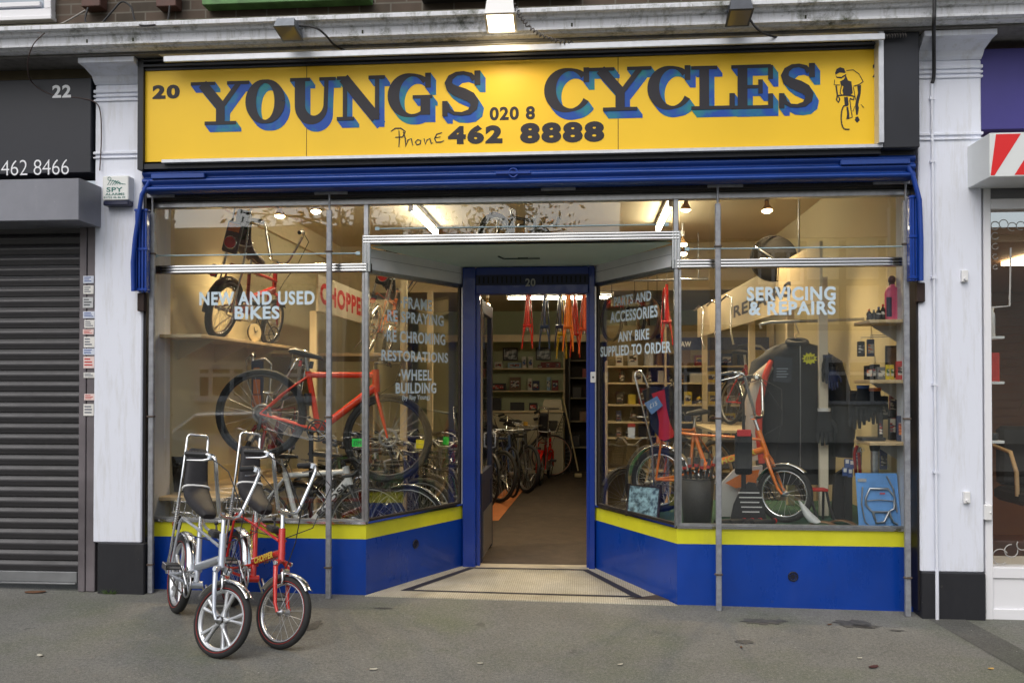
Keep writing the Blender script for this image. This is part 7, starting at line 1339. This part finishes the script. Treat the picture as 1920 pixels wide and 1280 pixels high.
h2 = thing('rendered_house', 'plain cream house across the street with a white casement window, mirrored in the left window', 'house', (-12, -22, -.2)); g = MB(); g.box(-18, -6.2, -26, -22, -.2, 4.9); wpart(g, 'wall', M('cream render', (0, 0, 0)), h2); g = MB(); g.add([(-18.3, -21.6, 4.85), (-5.9, -21.6, 4.85), (-5.9, -24, 7.2), (-18.3, -24, 7.2), (-18.3, -26.4, 4.85), (-5.9, -26.4, 4.85)], [(0, 1, 2, 3), (3, 2, 5, 4), (0, 3, 4), (1, 5, 2)]); wpart(g, 'roof', M('brown tiles', (0, 0, 0)), h2)
for cx_, cz_, w_, h_ in ((-11.5, 1.68, 1.6, 1.0), (-8.5, 1.68, 1.6, 1.0), (-14.6, 1.68, 1.6, 1.0)):
    f = MB()
    for u in (-1, -.45, .45, 1): f.box(cx_+u*w_/2-.06, cx_+u*w_/2+.06, -22, -21.9, cz_-h_/2, cz_+h_/2)
    for u in (-1, .5, 1): f.box(cx_-w_/2-.06, cx_+w_/2+.06, -22, -21.89, cz_+u*h_/2-.06, cz_+u*h_/2+.06)
    f.box(cx_-w_/2-.15, cx_+w_/2+.15, -22, -21.8, cz_-h_/2-.14, cz_-h_/2-.06); fr_ = wpart(f, 'window', whitepl, h2); g = MB(); g.box(cx_-w_/2, cx_+w_/2, -22, -21.96, cz_-h_/2, cz_+h_/2); sub(g, 'pane', gm, fr_, h2)
# parked car mirrored low in the left pane
cr = thing('parked_car', 'pale grey car parked across the street, mirrored low in the left pane', 'car', (-6.9, -12.0, -.32))
def carp(x): return -6.9+x
body = [(-2.0, .35), (-2.05, .6), (-1.9, .78), (-1.25, .86), (-.65, 1.32), (.55, 1.36), (1.25, .95), (1.95, .82), (2.08, .6), (2.05, .33)]
g = MB(); rings = []
for yy, sc, dz in ((-.86, .94, -.03), (-.8, 1, 0), (0, 1.02, .03), (.8, 1, 0), (.86, .94, -.03)): rings.append([Vector((carp(x*sc), -12.0+yy*(1 if z < .9 else .86), -.32+z+dz)) for x, z in body])
g.loft(rings); g.sm = [False]*len(g.sm); bd = wpart(g, 'body', M('car paint', srgb(196, 200, 204), .25, .2, coat=.6), cr)
for x in (-1.25, 1.3):
    for s in (-1, 1): g = MB(); g.torus((carp(x), -12.0+s*.8, -.02), (0, 1, 0), .23, .08, 24, 8); w = wpart(g, 'wheel', rubber, cr); g = MB(); g.cyl((carp(x), -12.0+s*.76, -.02), (carp(x), -12.0+s*.86, -.02), .16, n=14); sub(g, 'rim', alu, w, cr)
for s in (-1, 1):
    q = 1 if s > 0 else -1; g = MB(); pts = [(-1.05, .92), (-.6, 1.25), (-.05, 1.29), (-.05, .93)]; g.prism([(carp(x), -.32+z) for x, z in pts], (0, -12.0+s*.80, 0), (1, 0, 0), (0, 0, 1), .02*-q); g.prism([(carp(x), -.32+z) for x, z in [(.02, .93), (.02, 1.29), (.5, 1.28), (1.0, .97)]], (0, -12.0+s*.80, 0), (1, 0, 0), (0, 0, 1), .02*-q); wpart(g, 'side_window', gm, cr)
# litter and small weeds on the pavement
def leaf(px, py, s, m, label, rot):
    p = atz(px, py, 0.04); 
    for _ in range(3): p = atz(px, py, gz(p.x, p.y)+.004)
    g = MB(); K = 8; pts = [(s*1.3*math.cos(2*PI*k/K), s*.7*math.sin(2*PI*k/K)*(1 if k % 2 else .8)) for k in range(K)]; c, sn = math.cos(rot), math.sin(rot)
    top = [Vector((p.x+x*c-y*sn, p.y+x*sn+y*c, gz(p.x, p.y)+.004+.0025*abs(x)/s+rn.uniform(0, .0025))) for x, y in pts]; g.add(top+[t-Vector((0, 0, .002)) for t in top], [tuple(range(K)), tuple(range(2*K-1, K-1, -1))]); lone(g, 'fallen_leaf', m, label, 'leaf', 'fallen leaves on the pavement')
lm = M('maroon leaf', srgb(70, 28, 30), .7, 0, .2, 60); lb_ = M('brown leaf', srgb(104, 70, 46), .8, 0, .2, 60); lw = M('pale litter', srgb(190, 186, 172), .8)
leaf(1638, 1249, .03, lm, 'dark maroon crumpled leaf on the pavement at the right', .7); leaf(66, 1109, .06, lb_, 'brown leaf clump near the left roller shutter', .1); leaf(1555, 1170, .014, lb_, 'small brown leaf below the right window', .4); leaf(1390, 1213, .012, lb_, 'tiny brown leaf on the open pavement right of the doorway', 1.4)
leaf(1612, 1233, .012, lw, 'white litter scrap beside the maroon leaf', .3); leaf(1163, 1245, .014, lw, 'white litter scrap in front of the doorway', .6); leaf(900, 1243, .014, lw, 'pale flat scrap left of the doorway centre', .0); leaf(700, 1254, .018, lw, 'pale flattened scrap right of the red chopper', .1); leaf(1858, 1253, .014, M('yellow leaf', srgb(196, 160, 90), .7), 'yellow scrap at the dark tarmac strip', .2); leaf(75, 1228, .02, lw, 'white twig litter near the left edge of the pavement', 2.6)
g = MB()
for k in range(46):
    b_ = at(rn.uniform(195, 218), 1094, -.165); b_.z = gz(b_.x, -.165); d = Vector((rn.gauss(0, .03), -abs(rn.gauss(0, .02)), rn.uniform(.015, .05))); w_ = Vector((.002, .001, 0)); g.add([b_-w_, b_+w_, b_+d], [(0, 1, 2)])
lone(g, 'weed_tuft', M('weed green', srgb(84, 110, 50), .7), 'small green weed tuft at the foot of the left pilaster', 'weed')

damp = M('damp dark tarmac', (.085, .082, .075), .7, 0, .35, 30, .4, bscale=140); rn = random.Random(5)
def stain(px, py, a, b_):
    p = atz(px, py, .04)
    for _ in range(3): p = atz(px, py, gz(p.x, p.y))
    K = 22; pts = []
    for k in range(K):
        q = 2*PI*k/K; r = rn.uniform(.55, 1.1); x = p.x+a*r*math.cos(q); y = p.y+b_*r*math.sin(q); pts.append((x, y, gz(x, y)+.0035))
    g = MB(); c = (p.x, p.y, gz(p.x, p.y)+.0035); g.add(pts+[c], [(k, (k+1) % K, K) for k in range(K)]); struct(g, 'pavement_stain', damp)
for q in ((1600, 1170, .13, .10), (1625, 1174, .10, .04), (1428, 1165, .16, .07), (1465, 1164, .05, .03), (1682, 1182, .05, .02), (590, 1172, .05, .10), (720, 1140, .08, .015), (1395, 1203, .06, .04)): stain(*q)
